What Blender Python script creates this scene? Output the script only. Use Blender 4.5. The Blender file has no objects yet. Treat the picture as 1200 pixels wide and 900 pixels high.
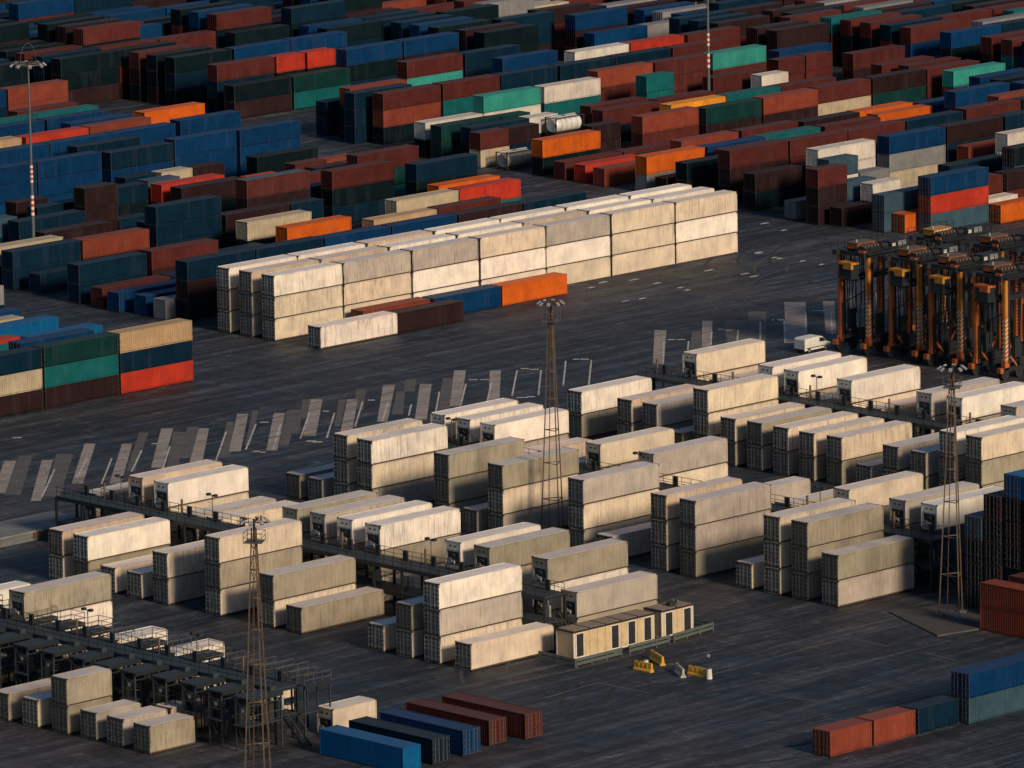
import bpy, math, random
from mathutils import Matrix, Vector
R = math.radians
PI = math.pi
rnd = random.Random(11)
scene = bpy.context.scene
C = scene.collection

# ------------------------------------------------------------------ camera
# yard axes: X runs along the containers, Y across the lanes, Z up (metres)
cam_d = bpy.data.cameras.new('camera')
cam = bpy.data.objects.new('camera', cam_d)
C.objects.link(cam)
HEAD, PITCH, ROLL = R(44.05), 0.1916, 0.0179
ch, sh = math.cos(HEAD), math.sin(HEAD)
right = Vector((ch, -sh, 0))
fwd = Vector((sh*math.cos(PITCH), ch*math.cos(PITCH), -math.sin(PITCH)))
down = -right.cross(fwd)
cr, sr = math.cos(ROLL), math.sin(ROLL)
cx = cr*right + sr*down
cy = -sr*right + cr*down
M3 = Matrix((cx, -cy, -fwd)).transposed()
cam.matrix_world = Matrix.Translation((-850*sh, -850*ch, 172.58)) @ M3.to_4x4()
cam_d.sensor_width = 36.0
cam_d.lens = 8379.3/1200*36.0
cam_d.clip_start = 10
cam_d.clip_end = 12000
scene.camera = cam

# ------------------------------------------------------------------ world and sun
SUN_AZ = R(4)          # how far the sun stands from the lanes' normal, towards -X
SUN_EL = R(26)
SUN_STRENGTH = 3.85
SKY_STRENGTH = 0.062
EXPOSURE = 0.0
world = bpy.data.worlds.new('World')
scene.world = world
world.use_nodes = True
wn = world.node_tree.nodes
wn.clear()
sky = wn.new('ShaderNodeTexSky')
sky.sky_type = 'NISHITA'
sky.sun_disc = False
sky.sun_elevation = SUN_EL
sky.sun_rotation = PI + SUN_AZ
sky.altitude = 0
sky.air_density = 1.3
sky.dust_density = 0.6
sky.ozone_density = 4.5
bg = wn.new('ShaderNodeBackground')
bg.inputs[1].default_value = SKY_STRENGTH
wo = wn.new('ShaderNodeOutputWorld')
world.node_tree.links.new(sky.outputs[0], bg.inputs[0])
world.node_tree.links.new(bg.outputs[0], wo.inputs[0])
sun_d = bpy.data.lights.new('sun', 'SUN')
sun_d.energy = SUN_STRENGTH
sun_d.color = (1.0, 0.79, 0.56)
sun_d.angle = R(12)
sun = bpy.data.objects.new('sun', sun_d)
C.objects.link(sun)
to_sun = Vector((-math.sin(SUN_AZ)*math.cos(SUN_EL), -math.cos(SUN_AZ)*math.cos(SUN_EL), math.sin(SUN_EL)))
sun.rotation_euler = to_sun.to_track_quat('Z', 'Y').to_euler()
sun.location = (0, -200, 200)
scene.view_settings.view_transform = 'Standard'
scene.view_settings.look = 'None'
scene.view_settings.exposure = EXPOSURE
scene.view_settings.gamma = 1
scene.view_settings.use_curve_mapping = False
scene.render.engine = 'CYCLES'

# ------------------------------------------------------------------ materials
class NT:
    def __init__(s, name):
        s.m = bpy.data.materials.new(name)
        s.m.use_nodes = True
        s.t = s.m.node_tree
        s.t.nodes.clear()
        s.out = s.t.nodes.new('ShaderNodeOutputMaterial')
        s.bsdf = s.t.nodes.new('ShaderNodeBsdfPrincipled')
        s.t.links.new(s.bsdf.outputs[0], s.out.inputs[0])
    def n(s, typ, **kw):
        nd = s.t.nodes.new(typ)
        for k, v in kw.items(): setattr(nd, k, v)
        return nd
    def put(s, sock, v):
        if isinstance(v, bpy.types.NodeSocket): s.t.links.new(v, sock)
        elif isinstance(v, (tuple, list)) and len(v) == 3 and sock.type == 'RGBA': sock.default_value = (*v, 1)
        else: sock.default_value = v
    def math(s, op, a, b=0.0, clamp=False):
        nd = s.n('ShaderNodeMath', operation=op, use_clamp=clamp)
        s.put(nd.inputs[0], a); s.put(nd.inputs[1], b)
        return nd.outputs[0]
    def mix(s, f, a, b, mode='MIX'):
        nd = s.n('ShaderNodeMix', data_type='RGBA', blend_type=mode)
        s.put(nd.inputs[0], f); s.put(nd.inputs[6], a); s.put(nd.inputs[7], b)
        return nd.outputs[2]
    def ramp(s, v, p0, p1, lo=0.0, hi=1.0):
        nd = s.n('ShaderNodeMapRange')
        for i, x in enumerate((v, p0, p1, lo, hi)): s.put(nd.inputs[i], x)
        return nd.outputs[0]
    def noise(s, vec, scale, detail=4, rough=.55, dist=0.0):
        nd = s.n('ShaderNodeTexNoise')
        s.put(nd.inputs['Vector'], vec)
        nd.inputs['Scale'].default_value = scale
        nd.inputs['Detail'].default_value = detail
        nd.inputs['Roughness'].default_value = rough
        nd.inputs['Distortion'].default_value = dist
        return nd.outputs[0]
    def map(s, vec, scale, loc=(0, 0, 0), rot=(0, 0, 0)):
        nd = s.n('ShaderNodeMapping')
        s.put(nd.inputs[0], vec)
        nd.inputs['Scale'].default_value = scale
        nd.inputs['Location'].default_value = loc
        nd.inputs['Rotation'].default_value = rot
        return nd.outputs[0]

def container_paint(name, source, dirt=1.0, height=2.6, rust=(.085, .035, .018), grime=(.05, .042, .034), panels=0.0):
    t = NT(name)
    tc = t.n('ShaderNodeTexCoord').outputs['Object']
    oi = t.n('ShaderNodeObjectInfo')
    if source == 'object':
        col = oi.outputs['Color']
    else:
        at = t.n('ShaderNodeAttribute', attribute_name='paint')
        col = at.outputs['Color']
    # every container gets its own patch of the noise
    off = t.n('ShaderNodeVectorMath', operation='ADD')
    comb = t.n('ShaderNodeCombineXYZ')
    r = t.math('MULTIPLY', oi.outputs['Random'], 371.0)
    for i in range(3): t.put(comb.inputs[i], r)
    t.put(off.inputs[0], tc); t.put(off.inputs[1], comb.outputs[0])
    vec = off.outputs[0]
    sep = t.n('ShaderNodeSeparateXYZ'); t.put(sep.inputs[0], tc)
    z = sep.outputs[2]
    big = t.noise(vec, .45, 3, .6)
    col = t.mix(t.ramp(big, .3, .72, 0, 1), t.mix(1.0, col, (.74, .74, .76), 'MULTIPLY'), t.mix(1.0, col, (1.08, 1.06, 1.02), 'MULTIPLY'))
    streak = t.noise(t.map(vec, (2.6, 2.6, .22)), 1.6, 5, .65)
    dr = t.ramp(t.math('FRACT', t.math('MULTIPLY', oi.outputs['Random'], 17.3)), 0, 1, .35, 1.7)
    f = t.math('MULTIPLY', t.math('MULTIPLY', t.ramp(streak, .50, .72), dr), .6*dirt, True)
    col = t.mix(f, col, grime if grime else t.mix(1.0, col, (.45, .50, .55), 'MULTIPLY'))
    # repainted / faded panels
    pan = t.noise(t.map(vec, (.8, .8, .05)), .9, 1, .4)
    f = t.math('MULTIPLY', t.ramp(pan, .60, .63), panels)
    col = t.mix(f, col, t.mix(.5, col, (.5, .47, .42)))
    spots = t.noise(vec, 3.4, 7, .72)
    f = t.math('MULTIPLY', t.math('MULTIPLY', t.ramp(spots, .60, .70), dr), (.8 if grime else .3)*dirt, True)
    col = t.mix(f, col, rust)
    # grime along bottom and top rails
    edge = t.math('ADD', t.ramp(z, .26, .05, 0, 1), t.ramp(z, height-.20, height-.05, 0, .7))
    en = t.ramp(t.noise(t.map(vec, (.8, .8, .4)), .9, 4, .6), .38, .66)
    f = t.math('MULTIPLY', t.math('MULTIPLY', edge, en), t.math('MULTIPLY', dr, .7*dirt), True)
    col = t.mix(f, col, t.mix(.5, rust, grime) if grime else t.mix(1.0, col, (.35, .35, .38), 'MULTIPLY'))
    t.put(t.bsdf.inputs['Base Color'], col)
    t.put(t.bsdf.inputs['Roughness'], t.ramp(big, .3, .7, .5, .75))
    t.bsdf.inputs['Specular IOR Level'].default_value = .3 if grime else .08
    bp = t.n('ShaderNodeBump'); bp.inputs['Strength'].default_value = .35; bp.inputs['Distance'].default_value = .03
    t.put(bp.inputs['Height'], spots)
    t.put(t.bsdf.inputs['Normal'], bp.outputs[0])
    return t.m

def roof_paint(name, source, dirt=1.0, grey=.07, dust=(.24, .235, .24)):
    t = NT(name)
    tc = t.n('ShaderNodeTexCoord').outputs['Object']
    oi = t.n('ShaderNodeObjectInfo')
    col = oi.outputs['Color'] if source == 'object' else t.n('ShaderNodeAttribute', attribute_name='paint').outputs['Color']
    off = t.n('ShaderNodeVectorMath', operation='ADD')
    comb = t.n('ShaderNodeCombineXYZ')
    r = t.math('MULTIPLY', oi.outputs['Random'], 531.0)
    for i in range(3): t.put(comb.inputs[i], r)
    t.put(off.inputs[0], tc); t.put(off.inputs[1], comb.outputs[0])
    vec = off.outputs[0]
    col = t.mix(grey, col, dust)
    n1 = t.noise(vec, .55, 5, .62)
    col = t.mix(t.ramp(n1, .3, .7), t.mix(1.0, col, (.80, .79, .79), 'MULTIPLY'), col)
    n2 = t.noise(vec, 2.3, 7, .7)
    col = t.mix(t.math('MULTIPLY', t.ramp(n2, .58, .68), .7*dirt), col, (.09, .045, .028))
    n3 = t.noise(t.map(vec, (.25, 3.0, 1)), 1.2, 4, .6)
    col = t.mix(t.math('MULTIPLY', t.ramp(n3, .56, .72), .4*dirt), col, (.10, .08, .07))
    t.put(t.bsdf.inputs['Base Color'], col)
    t.bsdf.inputs['Roughness'].default_value = .62
    t.bsdf.inputs['Specular IOR Level'].default_value = .15
    return t.m

def simple(name, color, rough=.6, metal=0.0, var=.25, scale=1.5, dirt=None, dirt_amt=.4):
    t = NT(name)
    tc = t.n('ShaderNodeTexCoord').outputs['Object']
    n1 = t.noise(tc, scale, 5, .6)
    k = 1-var
    col = t.mix(t.ramp(n1, .3, .7), (color[0]*k, color[1]*k, color[2]*k), color)
    if dirt:
        n2 = t.noise(t.map(tc, (1, 1, .4)), scale*2.3, 6, .7)
        col = t.mix(t.math('MULTIPLY', t.ramp(n2, .5, .66), dirt_amt), col, dirt)
    t.put(t.bsdf.inputs['Base Color'], col)
    t.bsdf.inputs['Roughness'].default_value = rough
    t.bsdf.inputs['Metallic'].default_value = metal
    return t.m

def asphalt():
    t = NT('asphalt')
    tc = t.n('ShaderNodeTexCoord').outputs['Object']
    col = (.036, .042, .050)
    big = t.noise(tc, .013, 4, .6)
    col = t.mix(t.ramp(big, .35, .65), (.008, .014, .022), (.017, .025, .036))
    # brownish dusty areas
    b2 = t.noise(t.map(tc, (.8, 1.3, 1)), .028, 5, .62, .6)
    col = t.mix(t.math('MULTIPLY', t.ramp(b2, .50, .66), .65), col, (.052, .038, .036))
    # long drive tracks along the lanes
    s1 = t.noise(t.map(tc, (.012, .34, 1), rot=(0, 0, R(3))), 1.0, 6, .62, .35)
    col = t.mix(t.math('MULTIPLY', t.ramp(s1, .5, .64), .6), col, (.052, .060, .072))
    s2 = t.noise(t.map(tc, (.016, .7, 1), loc=(9, 3, 0), rot=(0, 0, R(-4))), 1.0, 5, .6, .5)
    col = t.mix(t.math('MULTIPLY', t.ramp(s2, .54, .66), .6), col, (.009, .010, .013))
    s3 = t.noise(t.map(tc, (.035, 1.1, 1), loc=(29, 13, 0), rot=(0, 0, R(8))), 1.0, 5, .6, 1.1)
    col = t.mix(t.math('MULTIPLY', t.ramp(s3, .54, .64), .5), col, (.078, .078, .084))
    # blotches of oil, worn marks, seams between poured slabs
    o = t.noise(tc, .16, 6, .66, .4)
    col = t.mix(t.math('MULTIPLY', t.ramp(o, .58, .7), .65), col, (.012, .013, .015))
    w = t.noise(t.map(tc, (.35, 1.4, 1)), .55, 7, .75)
    col = t.mix(t.math('MULTIPLY', t.ramp(w, .57, .68), .55), col, (.15, .138, .132))
    br = t.n('ShaderNodeTexBrick')
    t.put(br.inputs['Vector'], t.map(tc, (.09, .13, 1)))
    br.inputs['Scale'].default_value = 1.0
    br.inputs['Mortar Size'].default_value = .009
    br.inputs['Color1'].default_value = (1, 1, 1, 1); br.inputs['Color2'].default_value = (.78, .79, .82, 1); br.inputs['Mortar'].default_value = (1.9, 1.8, 1.75, 1)
    msk = t.ramp(t.noise(tc, .02, 3, .5), .45, .6)
    col = t.mix(t.math('MULTIPLY', msk, .8), col, t.mix(1.0, col, br.outputs[0], 'MULTIPLY'))
    fine = t.noise(tc, 1.1, 6, .7)
    col = t.mix(.6, col, t.mix(1.0, col, t.ramp(fine, .3, .7, .4, 1.7), 'MULTIPLY'))
    md = t.noise(t.map(tc, (.10, .42, 1), rot=(0, 0, R(12))), 1.0, 7, .72, .8)
    col = t.mix(.8, col, t.mix(1.0, col, t.ramp(md, .34, .66, .45, 1.75), 'MULTIPLY'))
    m2 = t.noise(t.map(tc, (.5, .12, 1), rot=(0, 0, R(-8))), 1.0, 6, .7, .6)
    col = t.mix(.55, col, t.mix(1.0, col, t.ramp(m2, .36, .66, .55, 1.6), 'MULTIPLY'))
    t.put(t.bsdf.inputs['Base Color'], col)
    t.put(t.bsdf.inputs['Roughness'], t.ramp(o, .35, .6, .78, .6))
    t.bsdf.inputs['Specular IOR Level'].default_value = .35
    bp = t.n('ShaderNodeBump'); bp.inputs['Strength'].default_value = .5; bp.inputs['Distance'].default_value = .05
    t.put(bp.inputs['Height'], fine); t.put(t.bsdf.inputs['Normal'], bp.outputs[0])
    return t.m

def patchmat(name, color):
    t = NT(name)
    tc = t.n('ShaderNodeTexCoord').outputs['Object']
    n1 = t.noise(tc, .35, 6, .7)
    col = t.mix(t.ramp(n1, .35, .65), color, (color[0]*.62, color[1]*.62, color[2]*.64))
    n2 = t.noise(t.map(tc, (.05, 1.2, 1)), 1.0, 5, .6, .4)
    col = t.mix(t.math('MULTIPLY', t.ramp(n2, .5, .66), .55), col, (.05, .048, .048))
    n3 = t.noise(tc, 1.7, 6, .75)
    col = t.mix(t.math('MULTIPLY', t.ramp(n3, .55, .68), .5), col, (.06, .056, .054))
    t.put(t.bsdf.inputs['Base Color'], col)
    t.bsdf.inputs['Roughness'].default_value = .85
    return t.m

M = {}
M['dry'] = container_paint('container_paint', 'object', .6, 2.6, panels=.02, grime=None)
M['dry_roof'] = roof_paint('container_roof_paint', 'object', .7)
M['reefdoor'] = container_paint('reefer_door_paint', 'object', 1.25, 2.9, panels=.1)
M['reef'] = container_paint('reefer_paint', 'object', .62, 2.9, panels=.12)
M['reef_roof'] = roof_paint('reefer_roof_paint', 'object', .5, .55, (.80, .75, .76))
M['far'] = container_paint('far_container_paint', 'attribute', .5, 50, grime=None)
M['far_roof'] = roof_paint('far_roof_paint', 'attribute', .6)
M['frame'] = container_paint('frame_paint', 'object', 1.5, 2.6, grime=(.035, .028, .024))
M['sill'] = simple('rusty_bottom_rail', (.10, .065, .04), .7, dirt=(.035, .022, .015), dirt_amt=.8, scale=1.2)
M['gasket'] = simple('dark_gasket', (.018, .018, .02), .7)
M['rod'] = simple('lock_rod_steel', (.045, .042, .04), .6, .2, dirt=(.10, .05, .03), dirt_amt=.5)
M['lrod'] = simple('pale_lock_rod', (.13, .13, .13), .5, .2, dirt=(.08, .045, .03), dirt_amt=.9, scale=3)
M['fan'] = simple('cooler_black', (.012, .013, .015), .55)
M['unit'] = simple('cooler_panel', (.34, .35, .36), .5, .1, dirt=(.06, .05, .045), dirt_amt=.5)
M['steel'] = simple('rack_steel', (.014, .021, .027), .6, .3, dirt=(.02, .018, .016), dirt_amt=.5)
M['deck'] = simple('rack_deck', (.026, .040, .050), .7, .1, dirt=(.02, .02, .02), dirt_amt=.5)
M['rail'] = simple('galvanised_rail', (.16, .15, .14), .5, .5, dirt=(.10, .06, .04), dirt_amt=.5)
M['mast'] = simple('mast_steel', (.17, .115, .075), .6, .3, dirt=(.10, .04, .02), dirt_amt=.7, scale=.8)
M['mastred'] = simple('mast_red', (.28, .05, .03), .6, .1)
M['pole'] = simple('pole_grey', (.13, .145, .15), .5, .3)
M['white'] = simple('white_paint', (.72, .70, .66), .5, dirt=(.2, .17, .14), dirt_amt=.3)
M['redp'] = simple('red_paint', (.55, .06, .035), .5)
M['lamp'] = simple('lamp_housing', (.5, .5, .48), .35, .5)
M['orange'] = simple('carrier_orange', (.52, .125, .028), .5, .1, dirt=(.05, .03, .02), dirt_amt=.6, scale=.6)
M['yellow'] = simple('carrier_yellow', (.60, .25, .03), .5, .1, dirt=(.12, .07, .03), dirt_amt=.45, scale=.9)
M['black'] = simple('carrier_black', (.012, .015, .018), .6)
M['glass'] = simple('cab_glass', (.02, .03, .035), .08, .0, var=.1)
M['tyre'] = simple('tyre', (.016, .016, .017), .85)
M['cabin'] = simple('cabin_beige', (.62, .47, .27), .6, dirt=(.35, .25, .14), dirt_amt=.35, scale=.8)
M['cabroof'] = simple('cabin_roof_felt', (.26, .20, .15), .8, dirt=(.06, .05, .045), dirt_amt=.5)
M['door'] = simple('louvre_door', (.018, .017, .022), .6)
M['rails'] = simple('guard_rail_green', (.13, .16, .145), .5, .3, dirt=(.05, .05, .045), dirt_amt=.4)
M['barrier'] = simple('barrier_plastic', (.72, .40, .04), .5, dirt=(.3, .13, .02), dirt_amt=.5, scale=2)
M['palebar'] = simple('faded_barrier', (.45, .42, .36), .6, dirt=(.2, .16, .1), dirt_amt=.5, scale=2)
M['line'] = patchmat('worn_paint', (.52, .50, .47))
M['patchl'] = patchmat('pale_concrete', (.33, .29, .265))
M['patchd'] = patchmat('dull_concrete', (.105, .10, .10))
M['slab'] = patchmat('slab_concrete', (.16, .175, .19))
M['ground'] = asphalt()
M['tank'] = simple('tank_steel', (.80, .78, .74), .4, .15, dirt=(.35, .2, .1), dirt_amt=.35, scale=.9)
M['tankd'] = simple('tank_dirty', (.50, .43, .33), .5, .1, dirt=(.12, .07, .04), dirt_amt=.6, scale=1.2)
M['tarp'] = simple('tarp', (.05, .07, .10), .6, dirt=(.22, .24, .26), dirt_amt=.6, scale=1.6)

# ------------------------------------------------------------------ mesh builder
class MB:
    def __init__(s): s.v = []; s.f = []; s.mi = []; s.mats = []; s.cols = None
    def mat(s, m):
        if m not in s.mats: s.mats.append(m)
        return s.mats.index(m)
    def quad(s, pts, m):
        i = len(s.v); s.v += [tuple(p) for p in pts]; s.f.append(tuple(range(i, i+len(pts)))); s.mi.append(s.mat(m))
    def box(s, x0, x1, y0, y1, z0, z1, m):
        i = len(s.v)
        s.v += [(x0,y0,z0),(x1,y0,z0),(x1,y1,z0),(x0,y1,z0),(x0,y0,z1),(x1,y0,z1),(x1,y1,z1),(x0,y1,z1)]
        for f in ((0,3,2,1),(4,5,6,7),(0,1,5,4),(1,2,6,5),(2,3,7,6),(3,0,4,7)):
            s.f.append(tuple(i+k for k in f)); s.mi.append(s.mat(m))
    def beam(s, p, q, w, m, h=None):
        p, q = Vector(p), Vector(q)
        d = (q-p).normalized()
        up = Vector((0,0,1)) if abs(d.z) < .95 else Vector((1,0,0))
        a = d.cross(up).normalized()*w/2
        b = a.cross(d).normalized()*(h or w)/2
        i = len(s.v)
        for c in (p, q):
            for k in ((-1,-1),(1,-1),(1,1),(-1,1)):
                s.v.append(tuple(c+a*k[0]+b*k[1]))
        for f in ((0,1,2,3),(4,7,6,5),(0,4,5,1),(1,5,6,2),(2,6,7,3),(3,7,4,0)):
            s.f.append(tuple(i+k for k in f)); s.mi.append(s.mat(m))
    def tube(s, p, q, r0, m, r1=None, n=12):
        p, q = Vector(p), Vector(q); r1 = r0 if r1 is None else r1
        d = (q-p).normalized()
        up = Vector((0,0,1)) if abs(d.z) < .95 else Vector((1,0,0))
        a = d.cross(up).normalized(); b = a.cross(d)
        i = len(s.v)
        for c, r in ((p, r0), (q, r1)):
            for k in range(n):
                t = 2*PI*k/n; s.v.append(tuple(c + (a*math.cos(t)+b*math.sin(t))*r))
        for k in range(n):
            s.f.append((i+k, i+(k+1)%n, i+n+(k+1)%n, i+n+k)); s.mi.append(s.mat(m))
        s.f.append(tuple(i+k for k in reversed(range(n)))); s.mi.append(s.mat(m))
        s.f.append(tuple(i+n+k for k in range(n))); s.mi.append(s.mat(m))
    def mesh(s, name):
        me = bpy.data.meshes.new(name)
        me.from_pydata(s.v, [], s.f)
        for m in s.mats: me.materials.append(m)
        me.polygons.foreach_set('material_index', s.mi)
        me.update()
        return me
    def build(s, name, parent=None, loc=(0,0,0), rz=0):
        o = bpy.data.objects.new(name, s.mesh(name))
        o.location = loc; o.rotation_euler.z = rz
        if parent: o.parent = parent
        C.objects.link(o)
        return o

def tag(o, label=None, cat=None, group=None, kind=None):
    if label: o['label'] = label
    if cat: o['category'] = cat
    if group: o['group'] = group
    if kind: o['kind'] = kind
    return o

def empty(name, loc, rz=0):
    o = bpy.data.objects.new(name, None)
    o.location = loc; o.rotation_euler.z = rz
    o.empty_display_size = .5
    C.objects.link(o)
    return o

def kids(o): return [c for c in bpy.data.objects if c.parent == o]
TREE = {}
def remember(root):
    TREE[root.name] = [(c, [(g, []) for g in kids(c)]) for c in kids(root)]
def copy_thing(root, loc, rz=0, color=None):
    r = root.copy(); C.objects.link(r); r.location = loc; r.rotation_euler.z = rz
    for k in list(r.keys()):
        if k in ('label',): del r[k]
    for c, gs in TREE[root.name]:
        d = c.copy(); C.objects.link(d); d.parent = r
        if color: d.color = color
        for g, _ in gs:
            e = g.copy(); C.objects.link(e); e.parent = d
            if color: e.color = color
    return r

# ------------------------------------------------------------------ ground and markings
g = MB(); g.quad([(-5000,-5000,0),(6000,-5000,0),(6000,6000,0),(-5000,6000,0)], M['ground'])
tag(g.build('ground'), 'dark worn asphalt of the container yard', kind='structure')

def unproj(x, y, z=0.0):
    # ground point seen at a pixel of the survey photograph
    X, Y = x-600, y-450
    a = cr*X - sr*Y; b = sr*X + cr*Y
    d = right*a + down*b + fwd*8379.3
    o = cam.matrix_world.translation
    t = (z-o.z)/d.z
    return o.x+d.x*t, o.y+d.y*t
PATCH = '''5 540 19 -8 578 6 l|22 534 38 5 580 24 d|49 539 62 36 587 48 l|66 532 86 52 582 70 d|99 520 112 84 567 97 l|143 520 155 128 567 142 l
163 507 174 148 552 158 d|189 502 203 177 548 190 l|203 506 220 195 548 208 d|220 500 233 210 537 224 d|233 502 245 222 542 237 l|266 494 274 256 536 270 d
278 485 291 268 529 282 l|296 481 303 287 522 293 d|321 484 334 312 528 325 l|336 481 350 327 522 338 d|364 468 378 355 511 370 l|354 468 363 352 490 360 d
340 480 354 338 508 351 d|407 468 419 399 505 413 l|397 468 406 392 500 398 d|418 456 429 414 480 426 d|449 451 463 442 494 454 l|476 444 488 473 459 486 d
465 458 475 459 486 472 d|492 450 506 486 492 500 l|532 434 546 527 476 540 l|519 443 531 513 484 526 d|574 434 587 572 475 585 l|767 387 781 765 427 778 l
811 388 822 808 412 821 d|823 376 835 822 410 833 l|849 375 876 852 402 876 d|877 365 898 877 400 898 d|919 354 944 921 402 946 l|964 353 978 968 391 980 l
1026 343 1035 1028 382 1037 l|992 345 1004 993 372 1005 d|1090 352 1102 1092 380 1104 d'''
k = 0
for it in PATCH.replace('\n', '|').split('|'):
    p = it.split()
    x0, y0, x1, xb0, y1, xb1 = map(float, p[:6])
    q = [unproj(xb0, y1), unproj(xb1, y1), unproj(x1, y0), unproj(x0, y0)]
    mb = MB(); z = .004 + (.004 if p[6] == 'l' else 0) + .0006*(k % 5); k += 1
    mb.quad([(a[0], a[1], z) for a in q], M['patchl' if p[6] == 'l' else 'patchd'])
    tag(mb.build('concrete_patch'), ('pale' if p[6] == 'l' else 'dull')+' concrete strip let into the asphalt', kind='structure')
LINES = '''64 550 49 583|102 537 90 560|131 537 119 567|166 528 154 553|199 523 190 552|265 506 253 540|300 497 288 527|329 497 320 527|363 483 352 514|392 484 383 513
425 471 416 500|455 471 448 494|482 474 479 487|515 459 510 487|546 450 540 475|576 448 570 475|606 434 600 464|634 434 631 463|663 423 660 452|693 422 690 451
778 400 777 426|807 400 806 410|834 388 833 404|865 387 864 399|891 377 891 399|919 376 920 402|944 366 945 390|974 365 975 392|1030 370 1033 392|1003 366 1004 380'''
mb = MB()
for it in LINES.replace('\n', '|').split('|'):
    x0, y0, x1, y1 = map(float, it.split())
    a, b = Vector(unproj(x0, y0)), Vector(unproj(x1, y1))
    n = (b-a).normalized(); n = Vector((-n.y, n.x))*.11
    mb.quad([(*(a-n), .016), (*(b-n), .016), (*(b+n), .016), (*(a+n), .016)], M['line'])
for x, y in ((615,432),(626,433),(612,466),(622,465),(551,477),(560,477),(675,421),(685,421),(788,398),(797,398),(845,386),(855,387),(908,375),(913,375),(957,364),(965,364),(556,445),(566,445),(365,517),(372,518),(300,529),(308,530),(310,495),(382,482),(435,469),(500,456),(181,520),(20,513)):
    a = Vector(unproj(x, y)); r = .35 + rnd.random()*.4
    d = Vector((1,1)).normalized(); e = Vector((-d.y, d.x))
    mb.quad([(*(a-d*.3-e*r), .018), (*(a+d*.3-e*r), .018), (*(a+d*.3+e*r), .018), (*(a-d*.3+e*r), .018)], M['line'])
LN2 = patchmat('faint_worn_line', (.20, .195, .19))
# longer worn lines of the apron (lane edges and a few scuffed dashes)
for x0, y0, x1, y1 in ((0,566,120,549),(300,545,388,525),(310,560,390,540),(318,575,392,556),(1000,748,1042,758),(900,760,1050,724),(1085,765,1120,774),(1090,771,1110,776),
                       (1030,716,1050,723),(640,818,700,800),(700,800,760,812),(830,792,1000,745),(890,812,960,822),(350,733,370,740),(390,748,410,756)):
    a, b = Vector(unproj(x0, y0)), Vector(unproj(x1, y1))
    n = (b-a).normalized(); n = Vector((-n.y, n.x))*.055
    mb.quad([(*(a-n), .018), (*(b-n), .018), (*(b+n), .018), (*(a+n), .018)], LN2)
for x, y in ((692,337),(706,331),(668,334),(732,353),(752,350),(769,332),(797,337),(805,340),(742,328),(830,317),(872,321),(883,324),(907,302),(913,303),(940,306),(962,310),(888,296),(889,297),(600,333),(918,270),(895,262)):
    a = Vector(unproj(x, y)); r = .35+rnd.random()*.5
    mb.quad([(a.x-r, a.y-.25, .018), (a.x+r*1.3, a.y-.3, .018), (a.x+r, a.y+.35, .018), (a.x-r*.8, a.y+.2, .018)], M['line'])
tag(mb.build('painted_markings'), 'worn white parking bay lines and scuffed marks', kind='structure')

# rubber tracks where the straddle carriers turn
M['rubber'] = patchmat('tyre_marks', (.011, .012, .015))
M['dustmark'] = patchmat('dusty_marks', (.060, .056, .054))
mb = MB()
def track(cx, cy, r0, a0, a1, m, w=.45, z=.006, ex=1.0):
    n = 26
    for k in range(n):
        A, B = a0+(a1-a0)*k/n, a0+(a1-a0)*(k+1)/n
        q = []
        for a, rr in ((A, r0), (B, r0), (B, r0+w), (A, r0+w)): q.append((cx+rr*math.cos(a)*ex, cy+rr*math.sin(a), z))
        mb.quad(q, m)
for i, (cx, cy, r0, a0, a1) in enumerate(((128,40,26,.6,2.4),(130,36,21,.4,2.6),(126,44,33,.9,2.3),(118,30,30,1.0,2.7),(140,38,38,1.1,2.4),(132,30,16,.3,2.8),
      (120,52,40,3.6,4.9),(-10,50,60,4.3,4.9),(40,48,46,4.1,5.0),(-62,-100,24,.9,2.6),(-48,-118,30,1.0,2.7),(-80,-108,22,4.0,5.4),(-100,-75,26,.2,1.3),(-104,-78,33,.3,1.2),(-64,-128,34,1.2,2.3),(138,160,18,2.6,4.4),(132,150,24,2.0,3.8))):
    for dr in (0, 4.4):
        track(cx, cy, r0+dr, a0, a1, M['rubber'] if i % 3 else M['dustmark'], .35+.1*(i % 3), .005+.0004*i+.0002*(dr > 0), 1.0+.15*(i % 2))
tag(mb.build('tyre_marks'), 'dark curved tyre marks on the asphalt', kind='structure')

# ------------------------------------------------------------------ container kinds
PAL = dict(m=(.088,.021,.019), M=(.024,.012,.014), r=(.42,.038,.020), o=(.58,.115,.014), O=(.22,.048,.029), b=(.0015,.034,.110), B=(.003,.10,.27),
           n=(.0015,.018,.040), k=(.0025,.011,.016), g=(.004,.034,.034), t=(.006,.115,.125), T=(.035,.28,.24), y=(.80,.33,.03), c=(.45,.38,.27), w=(.62,.57,.51),
           e=(.21,.21,.22), E=(.040,.085,.12), p=(.46,.31,.18), W=(.82,.74,.64), Y=(.68,.57,.435), G=(.43,.375,.325), H=(.31,.275,.205), R=(.55,.42,.31), Q=(.8,.78,.74), q=(.5,.42,.32), Z=(.085,.024,.022))
WD = 2.44
def corr_side(mb, L, y, out, z0, z1, pitch, depth, m, x0=.12):
    # trapezoid corrugation along X at the plane y, recessed towards the inside
    n = max(1, int((L-2*x0)/pitch)); p = (L-2*x0)/n
    for i in range(n):
        xs = [x0+i*p, x0+i*p+p*.32, x0+i*p+p*.5, x0+i*p+p*.82, x0+(i+1)*p]
        ys = [y, y, y-out*depth, y-out*depth, y]
        for k in range(4):
            a, b = (xs[k], ys[k]), (xs[k+1], ys[k+1])
            pts = [(a[0],a[1],z0),(b[0],b[1],z0),(b[0],b[1],z1),(a[0],a[1],z1)]
            if out > 0: pts.reverse()
            mb.quad(pts, m)

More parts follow.
